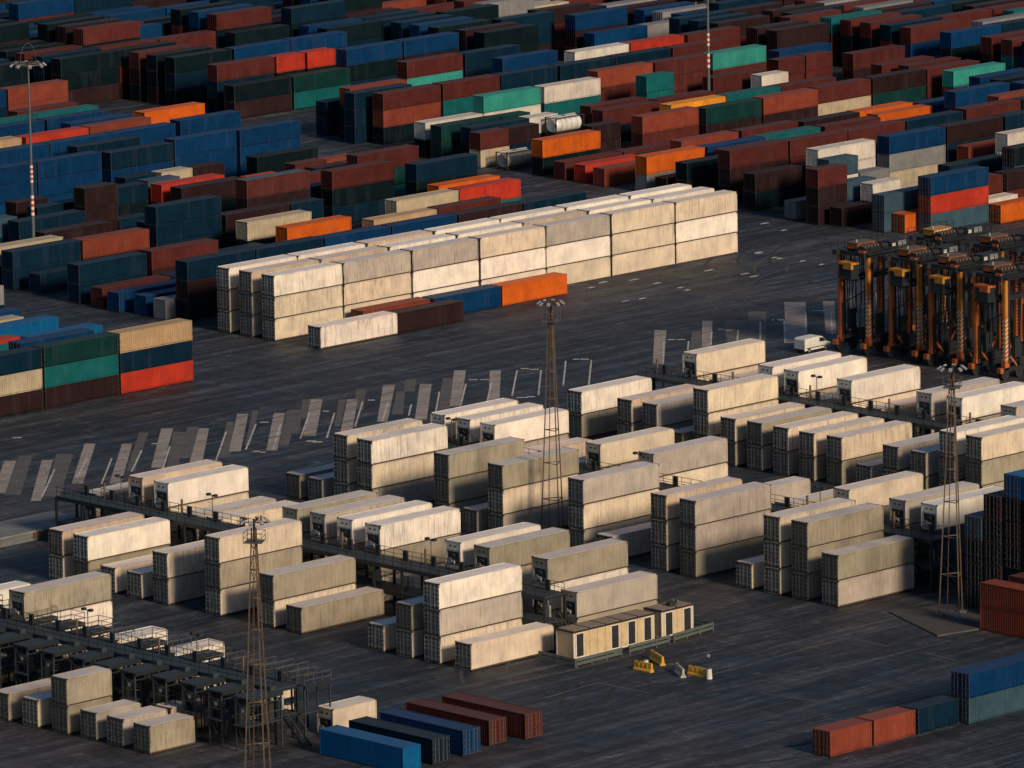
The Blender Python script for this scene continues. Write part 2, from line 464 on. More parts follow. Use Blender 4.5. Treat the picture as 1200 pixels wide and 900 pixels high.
def body_mesh(L, h, kind):
    # kind: 'dry' | 'door' | 'unit'
    mb = MB()
    paint = M['dry'] if kind == 'dry' else M['reef']
    fr = M['frame']
    t = .03
    # rails and posts
    for y0, y1 in ((t, .14), (WD-.14, WD-t)):
        mb.box(.0, L, y0, y1, .02, .13, M['sill'] if kind != 'dry' else paint)
        mb.box(.0, L, y0, y1, h-.12, h-.015, paint)
        for x0, x1 in ((0, .13), (L-.13, L)):
            mb.box(x0, x1, y0-t*.6, y1+t*.6, .02, h-.02, fr)
    for x0, x1 in ((0, .12), (L-.12, L)):
        mb.box(x0, x1, .14, WD-.14, .02, .16, fr); mb.box(x0, x1, .14, WD-.14, h-.14, h-.02, fr)
    # corner castings stand proud of everything
    for x in (-.01, L-.17):
        for y in (0, WD-.16):
            for z in (0, h-.12):
                mb.box(x, x+.18, y, y+.16, z, z+.12, M['rod'] if kind != 'dry' else fr)
    pitch, depth = (.31, .065) if kind == 'dry' else (.62, .02)
    corr_side(mb, L, .045, -1, .17, h-.12, pitch, depth, paint)
    corr_side(mb, L, WD-.045, 1, .17, h-.12, pitch, depth, paint)
    # far end wall, and the dark wall behind the doors
    mb.quad([(L-.05,.1,.1),(L-.05,WD-.1,.1),(L-.05,WD-.1,h-.1),(L-.05,.1,h-.1)], paint)
    mb.quad([(.09,.1,.1),(.09,.1,h-.1),(.09,WD-.1,h-.1),(.09,WD-.1,.1)], M['gasket'])
    mb.quad([(.05,.05,.1),(.05,WD-.05,.1),(L-.05,WD-.05,.1),(L-.05,.05,.1)], M['gasket'])
    return mb.mesh('body')
def roof_mesh(L, h, kind):
    mb = MB(); m = M['dry_roof'] if kind == 'dry' else M['reef_roof']
    if kind == 'tarp': m = M['tarp']
    n = int(L/.6) if kind == 'dry' else 8
    for i in range(n):
        a, b = .06+(L-.12)*i/n, .06+(L-.12)*(i+1)/n
        mid = .5*(a+b); zz = h-.03
        mb.quad([(a,.06,zz-.012),(mid,.06,zz),(mid,WD-.06,zz),(a,WD-.06,zz-.012)], m)
        mb.quad([(mid,.06,zz),(b,.06,zz-.012),(b,WD-.06,zz-.012),(mid,WD-.06,zz)], m)
    mb.box(.02, L-.02, .03, .10, h-.035, h-.005, m); mb.box(.02, L-.02, WD-.10, WD-.03, h-.035, h-.005, m)
    return mb.mesh('roof')
def door_mesh(h, left, kind):
    mb = MB(); m = M['dry'] if kind == 'dry' else M['reefdoor']
    y0, y1 = (.15, 1.19) if not left else (1.25, 2.29)
    if kind == 'dry':
        mb.box(.03, .075, y0, y1, .17, h-.15, m)
        for k in range(5):
            z = .25+(h-.5)*k/5
            mb.box(.012, .03, y0+.08, y1-.08, z, z+(h-.5)/5*.55, m)
    else:
        mb.box(.03, .08, y0+.02, y1-.02, .18, h-.16, m)
    return mb.mesh('door')
def rods_mesh(h, left, kind):
    mb = MB()
    y0 = .15 if not left else 1.25
    for dy in (.30, .78):
        y = y0+dy
        e = .035 if kind == 'dry' else .05
        mb.box(-.03, .012 if kind == 'dry' else .03, y-e, y+e, .1, h-.1, M['lrod'] if kind == 'dry' else M['rod'])
        for k in range(5 if kind == 'dry' else 6):
            z = .3+(h-.6)*k/(4 if kind == 'dry' else 5)
            e = .09 if kind == 'dry' else .125
            mb.box(-.045, .02, y-e, y+e, z-.05, z+.07, M['rod'])
        mb.box(-.05, .02, y-.02, y+.24, .95, 1.05, M['rod'])
    ye = .17 if not left else 2.25
    for k in range(6 if kind != 'dry' else 4):
        z = .35+(h-.7)*k/(5 if kind != 'dry' else 3)
        mb.box(-.035, .03, ye-.05, ye+.06, z-.10, z+.10, M['rod'])
    if kind != 'dry': mb.box(-.02, .03, .15 if not left else 1.25, 1.19 if not left else 2.29, .12, .24, M['rod']); mb.box(-.02, .03, .15 if not left else 1.25, 1.19 if not left else 2.29, h-.22, h-.10, M['rod'])
    return mb.mesh('lock_rod')
def unit_mesh(h):
    mb = MB()
    mb.box(.03, .10, .12, WD-.12, h*.66, h-.16, M['reef'])
    mb.box(.03, .10, .12, .34, .16, h*.66, M['unit']); mb.box(.03, .10, WD-.34, WD-.12, .16, h*.66, M['unit'])
    mb.box(.03, .10, .34, WD-.34, .16, .34, M['unit'])
    mb.box(.03, .10, .34, WD-.34, h*.60, h*.66, M['unit'])
    mb.box(.28, .30, .2, WD-.2, .2, h*.66, M['fan'])
    mb.box(.03, .28, 1.5, WD-.34, .34, .95, M['unit'])           # compressor and control box
    mb.tube((.06, .95, .62), (.06+.001, 1.45, .62), .20, M['unit'], n=10)
    mb.box(.06, .2, .4, .9, .38, .80, M['fan'])
    return mb.mesh('cooling_unit')
def fan_mesh(h):
    mb = MB()
    for y in (1.22,):
        mb.tube((.10, y, h*.49), (.22, y, h*.49), .44, M['fan'], n=20)
        for k in range(5):
            a = 2*PI*k/5
            mb.beam((.12, y, h*.49), (.12, y+.36*math.cos(a), h*.49+.36*math.sin(a)), .12, M['unit'], .02)
    return mb.mesh('fan')
def vent_mesh(h):
    mb = MB()
    mb.box(.005, .03, .75, 1.0, h*.78, h*.84, M['fan']); mb.box(.005, .03, 1.45, 1.7, h*.78, h*.84, M['fan'])
    mb.box(.0, .03, 1.6, 2.0, .42, .60, M['white'])
    return mb.mesh('vent')

PROTO = {}
def mesh_obj(name, me, parent):
    o = bpy.data.objects.new(name, me); o.parent = parent; C.objects.link(o); return o
def tank_proto(dirty):
    r = empty('tank_container', (0, 0, 0))
    L, h = 6.06, 2.59; m = M['tankd' if dirty else 'tank']
    f = MB()
    for y in (.08, WD-.08):
        for z in (.08, h-.08): f.beam((0, y, z), (L, y, z), .11, M['gasket'])
        for x in (.08, L-.08):
            f.beam((x, y, .0), (x, y, h), .16, M['gasket'])
            f.beam((x, y, .1), (x+(1.3 if x < 1 else -1.3), y, .12), .1, M['gasket'])
    for x in (.08, L-.08):
        for z in (.08, h-.08): f.beam((x, 0, z), (x, WD, z), .10, M['gasket'])
    f.build('frame', r)
    s = MB(); y, z, rr = WD/2, h/2+.02, 1.16
    prof = [(.12,.0),(.14,.45),(.24,.85),(.42,1.08),(.60,rr),(L-.6,rr),(L-.42,1.08),(L-.24,.85),(L-.14,.45),(L-.12,.0)]
    n = 24
    for i in range(len(prof)-1):
        for k in range(n):
            a0, a1 = 2*PI*k/n, 2*PI*(k+1)/n
            (xa, ra), (xb, rb) = prof[i], prof[i+1]
            s.quad([(xa,y+ra*math.cos(a0),z+ra*math.sin(a0)),(xa,y+ra*math.cos(a1),z+ra*math.sin(a1)),(xb,y+rb*math.cos(a1),z+rb*math.sin(a1)),(xb,y+rb*math.cos(a0),z+rb*math.sin(a0))], m)
    s.tube((.10, y, z), (.125, y, z), .95, M['unit' if dirty else 'white'], n=24)
    s.build('tank', r)
    b = MB()
    for x in (1.3, 2.4, 3.5, 4.6):
        for k in range(n):
            a0, a1 = 2*PI*k/n, 2*PI*(k+1)/n; ra = rr+.02
            b.quad([(x,y+ra*math.cos(a0),z+ra*math.sin(a0)),(x,y+ra*math.cos(a1),z+ra*math.sin(a1)),(x+.14,y+ra*math.cos(a1),z+ra*math.sin(a1)),(x+.14,y+ra*math.cos(a0),z+ra*math.sin(a0))], M['palebar'])
    b.build('strap', r)
    w = MB(); w.box(1.0, 5.0, y-.5, y-.1, h-.06, h-.0, M['white']); w.box(2.6, 3.3, y-.3, y+.3, h-.02, h+.05, M['gasket']); w.box(.1, 5.9, y+.5, y+.8, h-.06, h-.0, M['white'])
    w.build('walkway', r)
    return r
def proto(L, h, kind, near, tarp):
    key = (L, h, kind, near, tarp)
    if key in PROTO: return PROTO[key], False
    r = empty('refrigerated_container' if kind != 'dry' else 'shipping_container', (0, 0, 0))
    bk = 'dry' if kind == 'dry' else 'reef'
    mesh_obj('body', body_mesh(L, h, kind), r)
    mesh_obj('roof', roof_mesh(L, h, 'tarp' if tarp else bk), r)
    if kind == 'unit':
        u = mesh_obj('cooling_unit', unit_mesh(h), r)
        mesh_obj('fan', fan_mesh(h), u); mesh_obj('vent', vent_mesh(h), u)
    else:
        for left in (False, True):
            d = mesh_obj('door', door_mesh(h, left, bk), r)
            if near or kind != 'dry': mesh_obj('lock_rod', rods_mesh(h, left, bk), d)
    remember(r)
    PROTO[key] = r
    return r, True

ROWS = '''-86.2|-16.7|0|12.19|2.9|Y|D|cream refrigerated container, lower tier, leftmost in door-end row, cabin rack
-86.2|-16.7|2.9|12.19|2.9|R|D|rusty beige refrigerated container, upper tier, leftmost in door-end row, cabin rack
-86.2|-21|0|12.19|2.9|H|D|olive grey refrigerated container, lower tier, second from left in door-end row, cabin rack
-86.2|-21|2.9|12.19|2.9|W|D|white refrigerated container, upper tier, second from left in door-end row, cabin rack
-86.2|-25.5|0|12.19|2.9|Y|D|cream refrigerated container, standing alone, third from left in door-end row, cabin rack
-86.2|-29.9|0|6.06|2.9|Y|D|cream refrigerated container, standing alone, fourth from left in door-end row, cabin rack
-86.2|-34.3|0|12.19|2.9|G|D|grey refrigerated container, lower tier, fifth from left in door-end row, cabin rack
-86.2|-34.3|2.9|12.19|2.9|Y|D|cream refrigerated container, upper tier, fifth from left in door-end row, cabin rack
-86|-42.7|0|12.19|2.9|Y|D|cream refrigerated container, bottom tier, sixth from left in door-end row, cabin rack
-86|-42.7|2.9|12.19|2.9|H|D|olive grey refrigerated container, middle tier, sixth from left in door-end row, cabin rack
-86|-42.7|5.8|12.19|2.9|Y|D|cream refrigerated container, top tier, sixth from left in door-end row, cabin rack
-86|-51.3|0|12.19|2.9|Y|D|cream refrigerated container, lower tier, seventh from left in door-end row, cabin rack
-86|-51.3|2.9|12.19|2.9|H|D|olive grey refrigerated container, upper tier, seventh from left in door-end row, cabin rack
-86|-55.7|0|12.19|2.9|H|D|olive grey refrigerated container, standing alone, fifth from right in door-end row, cabin rack
-86|-68.6|0|12.19|2.9|Y|D|cream refrigerated container, standing alone, fourth from right in door-end row, cabin rack
-86|-73|0|12.19|2.9|G|D|grey refrigerated container, lower tier, third from right in door-end row, cabin rack
-86|-73|2.9|12.19|2.9|H|D|olive grey refrigerated container, upper tier, third from right in door-end row, cabin rack
-85.9|-77.2|0|12.19|2.9|Y|D|cream refrigerated container, bottom tier, second from right in door-end row, cabin rack
-85.9|-77.2|2.9|12.19|2.9|G|D|grey refrigerated container, middle tier, second from right in door-end row, cabin rack
-85.9|-77.2|5.8|12.19|2.9|W|D|white refrigerated container, top tier, second from right in door-end row, cabin rack
-85.9|-81.9|0|12.19|2.9|Y|D|cream refrigerated container, standing alone, rightmost in door-end row, cabin rack
-70.4|-4.2|0|12.19|2.9|H|U|olive grey refrigerated container, lower tier, leftmost in cooler-end row, cabin rack
-70.4|-4.2|2.9|12.19|2.9|G|U|grey refrigerated container, upper tier, leftmost in cooler-end row, cabin rack
-70.2|-12.1|2.9|12.19|2.9|H|U|olive grey refrigerated container, middle tier, second from left in cooler-end row, cabin rack
-70.2|-12.1|5.8|12.19|2.9|R|U|rusty beige refrigerated container, top tier, second from left in cooler-end row, cabin rack
-70.2|-16.5|0|12.19|2.9|G|U|grey refrigerated container, bottom tier, third from left in cooler-end row, cabin rack
-70.2|-16.5|2.9|12.19|2.9|Y|U|cream refrigerated container, middle tier, third from left in cooler-end row, cabin rack
-70.2|-16.5|5.8|12.19|2.9|W|U|white refrigerated container, top tier, third from left in cooler-end row, cabin rack
-70.6|-21.6|0|12.19|2.9|H|U|olive grey refrigerated container, lower tier, fourth from left in cooler-end row, cabin rack
-70.6|-21.6|2.9|12.19|2.9|G|U|grey refrigerated container, upper tier, fourth from left in cooler-end row, cabin rack
-70.3|-25.4|2.9|12.19|2.9|Y|U|cream refrigerated container, upper tier, fifth from left in cooler-end row, cabin rack
-70.2|-38|0|12.19|2.9|Y|U|cream refrigerated container, bottom tier, sixth from left in cooler-end row, cabin rack
-70.2|-38|2.9|12.19|2.9|G|U|grey refrigerated container, middle tier, sixth from left in cooler-end row, cabin rack
-70.2|-38|5.8|12.19|2.9|H|U|olive grey refrigerated container, top tier, sixth from left in cooler-end row, cabin rack
-70|-42.3|2.9|12.19|2.9|Y|U|cream refrigerated container, middle tier, seventh from left in cooler-end row, cabin rack
-70|-42.3|5.8|12.19|2.9|G|U|grey refrigerated container, top tier, seventh from left in cooler-end row, cabin rack
-70|-46.7|0|12.19|2.9|Y|U|cream refrigerated container, bottom tier, sixth from right in cooler-end row, cabin rack
-70|-46.7|2.9|12.19|2.9|H|U|olive grey refrigerated container, middle tier, sixth from right in cooler-end row, cabin rack
-70|-46.7|5.8|12.19|2.9|W|U|white refrigerated container, top tier, sixth from right in cooler-end row, cabin rack
-70|-51.2|0|12.19|2.9|Y|U|cream refrigerated container, bottom tier, fifth from right in cooler-end row, cabin rack
-70|-51.2|2.9|12.19|2.9|H|U|olive grey refrigerated container, middle tier, fifth from right in cooler-end row, cabin rack
-70|-51.2|5.8|12.19|2.9|W|U|white refrigerated container, top tier, fifth from right in cooler-end row, cabin rack
-70.2|-64.1|2.9|12.19|2.9|Y|U|cream refrigerated container, middle tier, fourth from right in cooler-end row, cabin rack
-70.2|-64.1|5.8|12.19|2.9|W|U|white refrigerated container, top tier, fourth from right in cooler-end row, cabin rack
-70|-68.4|0|12.19|2.9|G|U|grey refrigerated container, bottom tier, third from right in cooler-end row, cabin rack
-70|-68.4|2.9|12.19|2.9|Y|U|cream refrigerated container, middle tier, third from right in cooler-end row, cabin rack
-70|-68.4|5.8|12.19|2.9|H|U|olive grey refrigerated container, top tier, third from right in cooler-end row, cabin rack
-69.9|-77.2|0|12.19|2.9|Y|U|cream refrigerated container, bottom tier, second from right in cooler-end row, cabin rack
-69.9|-77.2|2.9|12.19|2.9|W|U|white refrigerated container, middle tier, second from right in cooler-end row, cabin rack
-69.9|-77.2|5.8|12.19|2.9|H|U|olive grey refrigerated container, top tier, second from right in cooler-end row, cabin rack
-70.1|-81.8|0|12.19|2.9|H|U|olive grey refrigerated container, lower tier, rightmost in cooler-end row, cabin rack
-70.1|-81.8|2.9|12.19|2.9|G|U|grey refrigerated container, upper tier, rightmost in cooler-end row, cabin rack
-38.4|-3.6|0|12.19|2.9|H|D|olive grey refrigerated container, standing alone, leftmost in door-end row, middle rack
-38.4|-7.5|0|12.19|2.9|G|D|grey refrigerated container, standing alone, second from left in door-end row, middle rack
-38.4|-12|0|12.19|2.9|G|D|grey refrigerated container, bottom tier, third from left in door-end row, middle rack
-38.4|-12|2.9|12.19|2.9|Y|D|cream refrigerated container, middle tier, third from left in door-end row, middle rack
-38.4|-12|5.8|12.19|2.9|Y|D|cream refrigerated container, top tier, third from left in door-end row, middle rack
-38.6|-16.3|0|12.19|2.9|G|D|grey refrigerated container, bottom tier, fourth from left in door-end row, middle rack
-38.6|-16.3|2.9|12.19|2.9|Y|D|cream refrigerated container, middle tier, fourth from left in door-end row, middle rack
-38.6|-16.3|5.8|12.19|2.9|W|D|white refrigerated container, top tier, fourth from left in door-end row, middle rack
-38.4|-29|0|12.19|2.9|H|D|olive grey refrigerated container, bottom tier, fifth from left in door-end row, middle rack
-38.4|-29|2.9|12.19|2.9|H|D|olive grey refrigerated container, middle tier, fifth from left in door-end row, middle rack
-38.4|-29|5.8|12.19|2.9|H|D|olive grey refrigerated container, top tier, fifth from left in door-end row, middle rack
-38.5|-33.7|0|12.19|2.9|G|D|grey refrigerated container, standing alone, sixth from left in door-end row, middle rack
-38.5|-38|0|12.19|2.9|G|D|grey refrigerated container, bottom tier, seventh from left in door-end row, middle rack
-38.5|-38|2.9|12.19|2.9|Y|D|cream refrigerated container, middle tier, seventh from left in door-end row, middle rack
-38.5|-38|5.8|12.19|2.9|H|D|olive grey refrigerated container, top tier, seventh from left in door-end row, middle rack
-38.2|-50.7|0|12.19|2.9|G|D|grey refrigerated container, bottom tier, eighth from left in door-end row, middle rack
-38.2|-50.7|2.9|12.19|2.9|Y|D|cream refrigerated container, middle tier, eighth from left in door-end row, middle rack
-38.2|-50.7|5.8|12.19|2.9|G|D|grey refrigerated container, top tier, eighth from left in door-end row, middle rack
-38.4|-55.3|0|12.19|2.9|G|D|grey refrigerated container, standing alone, seventh from right in door-end row, middle rack
-38.1|-63.7|0|12.19|2.9|G|D|grey refrigerated container, bottom tier, sixth from right in door-end row, middle rack
-38.1|-63.7|2.9|12.19|2.9|Y|D|cream refrigerated container, middle tier, sixth from right in door-end row, middle rack
-38.1|-63.7|5.8|12.19|2.9|R|D|rusty beige refrigerated container, top tier, sixth from right in door-end row, middle rack
-38.1|-68.2|0|12.19|2.9|H|D|olive grey refrigerated container, bottom tier, fifth from right in door-end row, middle rack
-38.1|-68.2|2.9|12.19|2.9|G|D|grey refrigerated container, middle tier, fifth from right in door-end row, middle rack
-38.1|-68.2|5.8|12.19|2.9|G|D|grey refrigerated container, top tier, fifth from right in door-end row, middle rack
-38.3|-77|0|12.19|2.9|Y|D|cream refrigerated container, standing alone, fourth from right in door-end row, middle rack
-38.2|-81.2|0|12.19|2.9|Y|D|cream refrigerated container, bottom tier, third from right in door-end row, middle rack
-38.2|-81.2|2.9|12.19|2.9|Y|D|cream refrigerated container, middle tier, third from right in door-end row, middle rack
-38.2|-81.2|5.8|12.19|2.9|Y|D|cream refrigerated container, top tier, third from right in door-end row, middle rack
-38.2|-85.4|0|12.19|2.9|H|D|olive grey refrigerated container, bottom tier, second from right in door-end row, middle rack
-38.2|-85.4|2.9|12.19|2.9|H|D|olive grey refrigerated container, middle tier, second from right in door-end row, middle rack
-38.2|-85.4|5.8|12.19|2.9|H|D|olive grey refrigerated container, top tier, second from right in door-end row, middle rack
-38.5|-90.2|0|12.19|2.9|G|D|grey refrigerated container, lower tier, rightmost in door-end row, middle rack
-38.5|-90.2|2.9|12.19|2.9|H|D|olive grey refrigerated container, upper tier, rightmost in door-end row, middle rack
-22.5|-11.7|2.9|12.19|2.9|H|U|olive grey refrigerated container, middle tier, leftmost in cooler-end row, middle rack
-22.5|-11.7|5.8|12.19|2.9|W|U|white refrigerated container, top tier, leftmost in cooler-end row, middle rack
-22.5|-16|2.9|12.19|2.9|H|U|olive grey refrigerated container, middle tier, second from left in cooler-end row, middle rack
-22.5|-16|5.8|12.19|2.9|W|U|white refrigerated container, top tier, second from left in cooler-end row, middle rack
-22.7|-20.4|2.9|12.19|2.9|G|U|grey refrigerated container, middle tier, third from left in cooler-end row, middle rack
-22.7|-20.4|5.8|12.19|2.9|W|U|white refrigerated container, top tier, third from left in cooler-end row, middle rack
-23.3|-25|2.9|12.19|2.9|R|U|rusty beige refrigerated container, upper tier, fourth from left in cooler-end row, middle rack
-22.7|-33.6|2.9|12.19|2.9|Y|U|cream refrigerated container, upper tier, fifth from left in cooler-end row, middle rack
-22.7|-37.9|2.9|12.19|2.9|G|U|grey refrigerated container, middle tier, sixth from left in cooler-end row, middle rack
-22.7|-37.9|5.8|12.19|2.9|Y|U|cream refrigerated container, top tier, sixth from left in cooler-end row, middle rack
-22.6|-46.4|2.9|12.19|2.9|Y|U|cream refrigerated container, middle tier, seventh from left in cooler-end row, middle rack
-22.6|-46.4|5.8|12.19|2.9|G|U|grey refrigerated container, top tier, seventh from left in cooler-end row, middle rack
-22.9|-59.8|2.9|12.19|2.9|G|U|grey refrigerated container, upper tier, fifth from right in cooler-end row, middle rack
-22.6|-68|2.9|12.19|2.9|Y|U|cream refrigerated container, upper tier, fourth from right in cooler-end row, middle rack
-22.6|-77|0|12.19|2.9|G|U|grey refrigerated container, bottom tier, third from right in cooler-end row, middle rack
-22.6|-77|2.9|12.19|2.9|H|U|olive grey refrigerated container, middle tier, third from right in cooler-end row, middle rack
-22.6|-77|5.8|12.19|2.9|Y|U|cream refrigerated container, top tier, third from right in cooler-end row, middle rack
-22.7|-85.6|0|12.19|2.9|Y|U|cream refrigerated container, bottom tier, second from right in cooler-end row, middle rack
-22.7|-85.6|2.9|12.19|2.9|H|U|olive grey refrigerated container, middle tier, second from right in cooler-end row, middle rack
-22.7|-85.6|5.8|12.19|2.9|G|U|grey refrigerated container, top tier, second from right in cooler-end row, middle rack
-22.2|-89.9|0|12.19|2.9|E|U|slate refrigerated container, bottom tier, rightmost in cooler-end row, middle rack
-22.2|-89.9|2.9|12.19|2.9|E|U|slate refrigerated container, middle tier, rightmost in cooler-end row, middle rack
-22.2|-89.9|5.8|12.19|2.9|W|U|white refrigerated container, top tier, rightmost in cooler-end row, middle rack
8.5|-3.3|0|12.19|2.9|H|D|olive grey refrigerated container, lower tier, leftmost in door-end row, rack by straddle carriers
8.5|-3.3|2.9|12.19|2.9|W|D|white refrigerated container, upper tier, leftmost in door-end row, rack by straddle carriers
8.7|-11.7|0|12.19|2.9|G|D|grey refrigerated container, lower tier, second from left in door-end row, rack by straddle carriers
8.7|-11.7|2.9|12.19|2.9|R|D|rusty beige refrigerated container, upper tier, second from left in door-end row, rack by straddle carriers
8.8|-15.9|0|12.19|2.9|H|D|olive grey refrigerated container, lower tier, third from left in door-end row, rack by straddle carriers
8.8|-15.9|2.9|12.19|2.9|G|D|grey refrigerated container, upper tier, third from left in door-end row, rack by straddle carriers
8.8|-20.2|0|12.19|2.9|H|D|olive grey refrigerated container, standing alone, fourth from left in door-end row, rack by straddle carriers
8.7|-24.6|0|12.19|2.9|H|D|olive grey refrigerated container, bottom tier, fifth from left in door-end row, rack by straddle carriers
8.7|-24.6|2.9|12.19|2.9|Y|D|cream refrigerated container, middle tier, fifth from left in door-end row, rack by straddle carriers
8.7|-24.6|5.8|12.19|2.9|Y|D|cream refrigerated container, top tier, fifth from left in door-end row, rack by straddle carriers
8.6|-29.2|0|12.19|2.9|H|D|olive grey refrigerated container, lower tier, sixth from left in door-end row, rack by straddle carriers
8.6|-29.2|2.9|12.19|2.9|Y|D|cream refrigerated container, upper tier, sixth from left in door-end row, rack by straddle carriers
8.8|-33.4|0|12.19|2.9|G|D|grey refrigerated container, lower tier, seventh from left in door-end row, rack by straddle carriers
8.8|-33.4|2.9|12.19|2.9|H|D|olive grey refrigerated container, upper tier, seventh from left in door-end row, rack by straddle carriers
8.6|-37.9|0|12.19|2.9|G|D|grey refrigerated container, lower tier, eighth from left in door-end row, rack by straddle carriers
8.6|-37.9|2.9|12.19|2.9|Y|D|cream refrigerated container, upper tier, eighth from left in door-end row, rack by straddle carriers
8.4|-42.3|0|12.19|2.9|H|D|olive grey refrigerated container, lower tier, seventh from right in door-end row, rack by straddle carriers
8.4|-42.3|2.9|12.19|2.9|Y|D|cream refrigerated container, upper tier, seventh from right in door-end row, rack by straddle carriers
8.7|-46.5|0|12.19|2.9|H|D|olive grey refrigerated container, lower tier, sixth from right in door-end row, rack by straddle carriers
8.7|-46.5|2.9|12.19|2.9|Y|D|cream refrigerated container, upper tier, sixth from right in door-end row, rack by straddle carriers
9.2|-50.7|0|12.19|2.9|G|D|grey refrigerated container, standing alone, fifth from right in door-end row, rack by straddle carriers
9|-55.2|0|12.19|2.9|Y|D|cream refrigerated container, lower tier, fourth from right in door-end row, rack by straddle carriers
9|-55.2|2.9|12.19|2.9|G|D|grey refrigerated container, upper tier, fourth from right in door-end row, rack by straddle carriers
8.7|-59.9|0|12.19|2.9|H|D|olive grey refrigerated container, lower tier, third from right in door-end row, rack by straddle carriers
8.7|-59.9|2.9|12.19|2.9|G|D|grey refrigerated container, upper tier, third from right in door-end row, rack by straddle carriers
8.9|-64.2|0|12.19|2.9|G|D|grey refrigerated container, bottom tier, second from right in door-end row, rack by straddle carriers
8.9|-64.2|2.9|12.19|2.9|G|D|grey refrigerated container, middle tier, second from right in door-end row, rack by straddle carriers
8.9|-64.2|5.8|12.19|2.9|W|D|white refrigerated container, top tier, second from right in door-end row, rack by straddle carriers
8.9|-68.4|0|13.72|2.9|H|D|olive grey refrigerated container, bottom tier, rightmost in door-end row, rack by straddle carriers
8.9|-68.4|2.9|13.72|2.9|H|D|olive grey refrigerated container, middle tier, rightmost in door-end row, rack by straddle carriers
8.9|-68.4|5.8|13.72|2.9|Y|D|cream refrigerated container, top tier, rightmost in door-end row, rack by straddle carriers
24.3|-7.5|2.9|12.19|2.9|Y|U|cream refrigerated container, middle tier, leftmost in cooler-end row, rack by straddle carriers
24.3|-7.5|5.8|12.19|2.9|Y|U|cream refrigerated container, top tier, leftmost in cooler-end row, rack by straddle carriers
24.4|-12|2.9|12.19|2.9|G|U|grey refrigerated container, upper tier, second from left in cooler-end row, rack by straddle carriers
24.5|-20.2|2.9|12.19|2.9|H|U|olive grey refrigerated container, middle tier, third from left in cooler-end row, rack by straddle carriers
24.5|-20.2|5.8|12.19|2.9|W|U|white refrigerated container, top tier, third from left in cooler-end row, rack by straddle carriers
24.3|-24.7|2.9|12.19|2.9|Y|U|cream refrigerated container, middle tier, fourth from left in cooler-end row, rack by straddle carriers
24.3|-24.7|5.8|12.19|2.9|W|U|white refrigerated container, top tier, fourth from left in cooler-end row, rack by straddle carriers
24.3|-29.2|2.9|12.19|2.9|Y|U|cream refrigerated container, upper tier, fifth from left in cooler-end row, rack by straddle carriers
24.2|-33.6|2.9|12.19|2.9|Y|U|cream refrigerated container, middle tier, sixth from left in cooler-end row, rack by straddle carriers
24.2|-33.6|5.8|12.19|2.9|W|U|white refrigerated container, top tier, sixth from left in cooler-end row, rack by straddle carriers
24.4|-38.2|0|12.19|2.9|Y|U|cream refrigerated container, lower tier, fourth from right in cooler-end row, rack by straddle carriers
24.4|-38.2|2.9|12.19|2.9|R|U|rusty beige refrigerated container, upper tier, fourth from right in cooler-end row, rack by straddle carriers
24.5|-46.3|2.9|12.19|2.9|Y|U|cream refrigerated container, middle tier, third from right in cooler-end row, rack by straddle carriers
24.5|-46.3|5.8|12.19|2.9|G|U|grey refrigerated container, top tier, third from right in cooler-end row, rack by straddle carriers
24.8|-50.9|2.9|12.19|2.9|Y|U|cream refrigerated container, middle tier, second from right in cooler-end row, rack by straddle carriers
24.8|-50.9|5.8|12.19|2.9|W|U|white refrigerated container, top tier, second from right in cooler-end row, rack by straddle carriers
24.8|-59.5|5.8|12.19|2.9|G|U|grey refrigerated container, top tier, rightmost in cooler-end row, rack by straddle carriers
-133.2|-49.5|0|12.19|2.9|H|D|olive grey refrigerated container, standing alone, leftmost in door-end row, lower-left rack
-133|-62.5|0|12.19|2.9|H|D|olive grey refrigerated container, standing alone, second from left in door-end row, lower-left rack
-132.8|-66.9|0|6.06|2.9|Y|D|cream refrigerated container, standing alone, third from left in door-end row, lower-left rack
-132.6|-71.3|0|6.06|2.9|H|D|olive grey refrigerated container, lower tier, fourth from left in door-end row, lower-left rack
-132.6|-71.3|2.9|6.06|2.9|H|D|olive grey refrigerated container, upper tier, fourth from left in door-end row, lower-left rack
-132.4|-75.5|0|6.06|2.9|G|D|grey refrigerated container, standing alone, fifth from left in door-end row, lower-left rack
-132.4|-79.6|0|6.06|2.9|G|D|grey refrigerated container, standing alone, third from right in door-end row, lower-left rack
-125.9|-79.6|0|6.06|2.9|R|D|rusty beige refrigerated container, standing alone, second from right in door-end row, lower-left rack
-132.6|-83.9|0|6.06|2.9|H|D|olive grey refrigerated container, standing alone, rightmost in door-end row, lower-left rack
-118|-34.5|0|12.19|2.9|Y|U|cream refrigerated container, lower tier, leftmost in cooler-end row, lower-left rack
-118|-34.5|2.9|12.19|2.9|W|U|white refrigerated container, upper tier, leftmost in cooler-end row, lower-left rack
-117.8|-47.4|0|12.19|2.9|Y|U|cream refrigerated container, bottom tier, second from left in cooler-end row, lower-left rack
-117.8|-47.4|2.9|12.19|2.9|W|U|white refrigerated container, middle tier, second from left in cooler-end row, lower-left rack
-117.8|-47.4|5.8|12.19|2.9|H|U|olive grey refrigerated container, top tier, second from left in cooler-end row, lower-left rack
-117.5|-61.9|0|6.9|2.9|Y|U|cream refrigerated container, lower tier, fourth from left in cooler-end row, lower-left rack
-117.5|-61.9|2.9|6.9|2.9|W|U|white refrigerated container, upper tier, fourth from left in cooler-end row, lower-left rack
-117.5|-70.8|0|6.9|2.9|Y|U|cream refrigerated container, lower tier, third from right in cooler-end row, lower-left rack
-117.5|-70.8|2.9|6.9|2.9|W|U|white refrigerated container, upper tier, third from right in cooler-end row, lower-left rack
-117.5|-53|0|11.4|2.9|Y|U|cream refrigerated container, standing alone, third from left in cooler-end row, lower-left rack
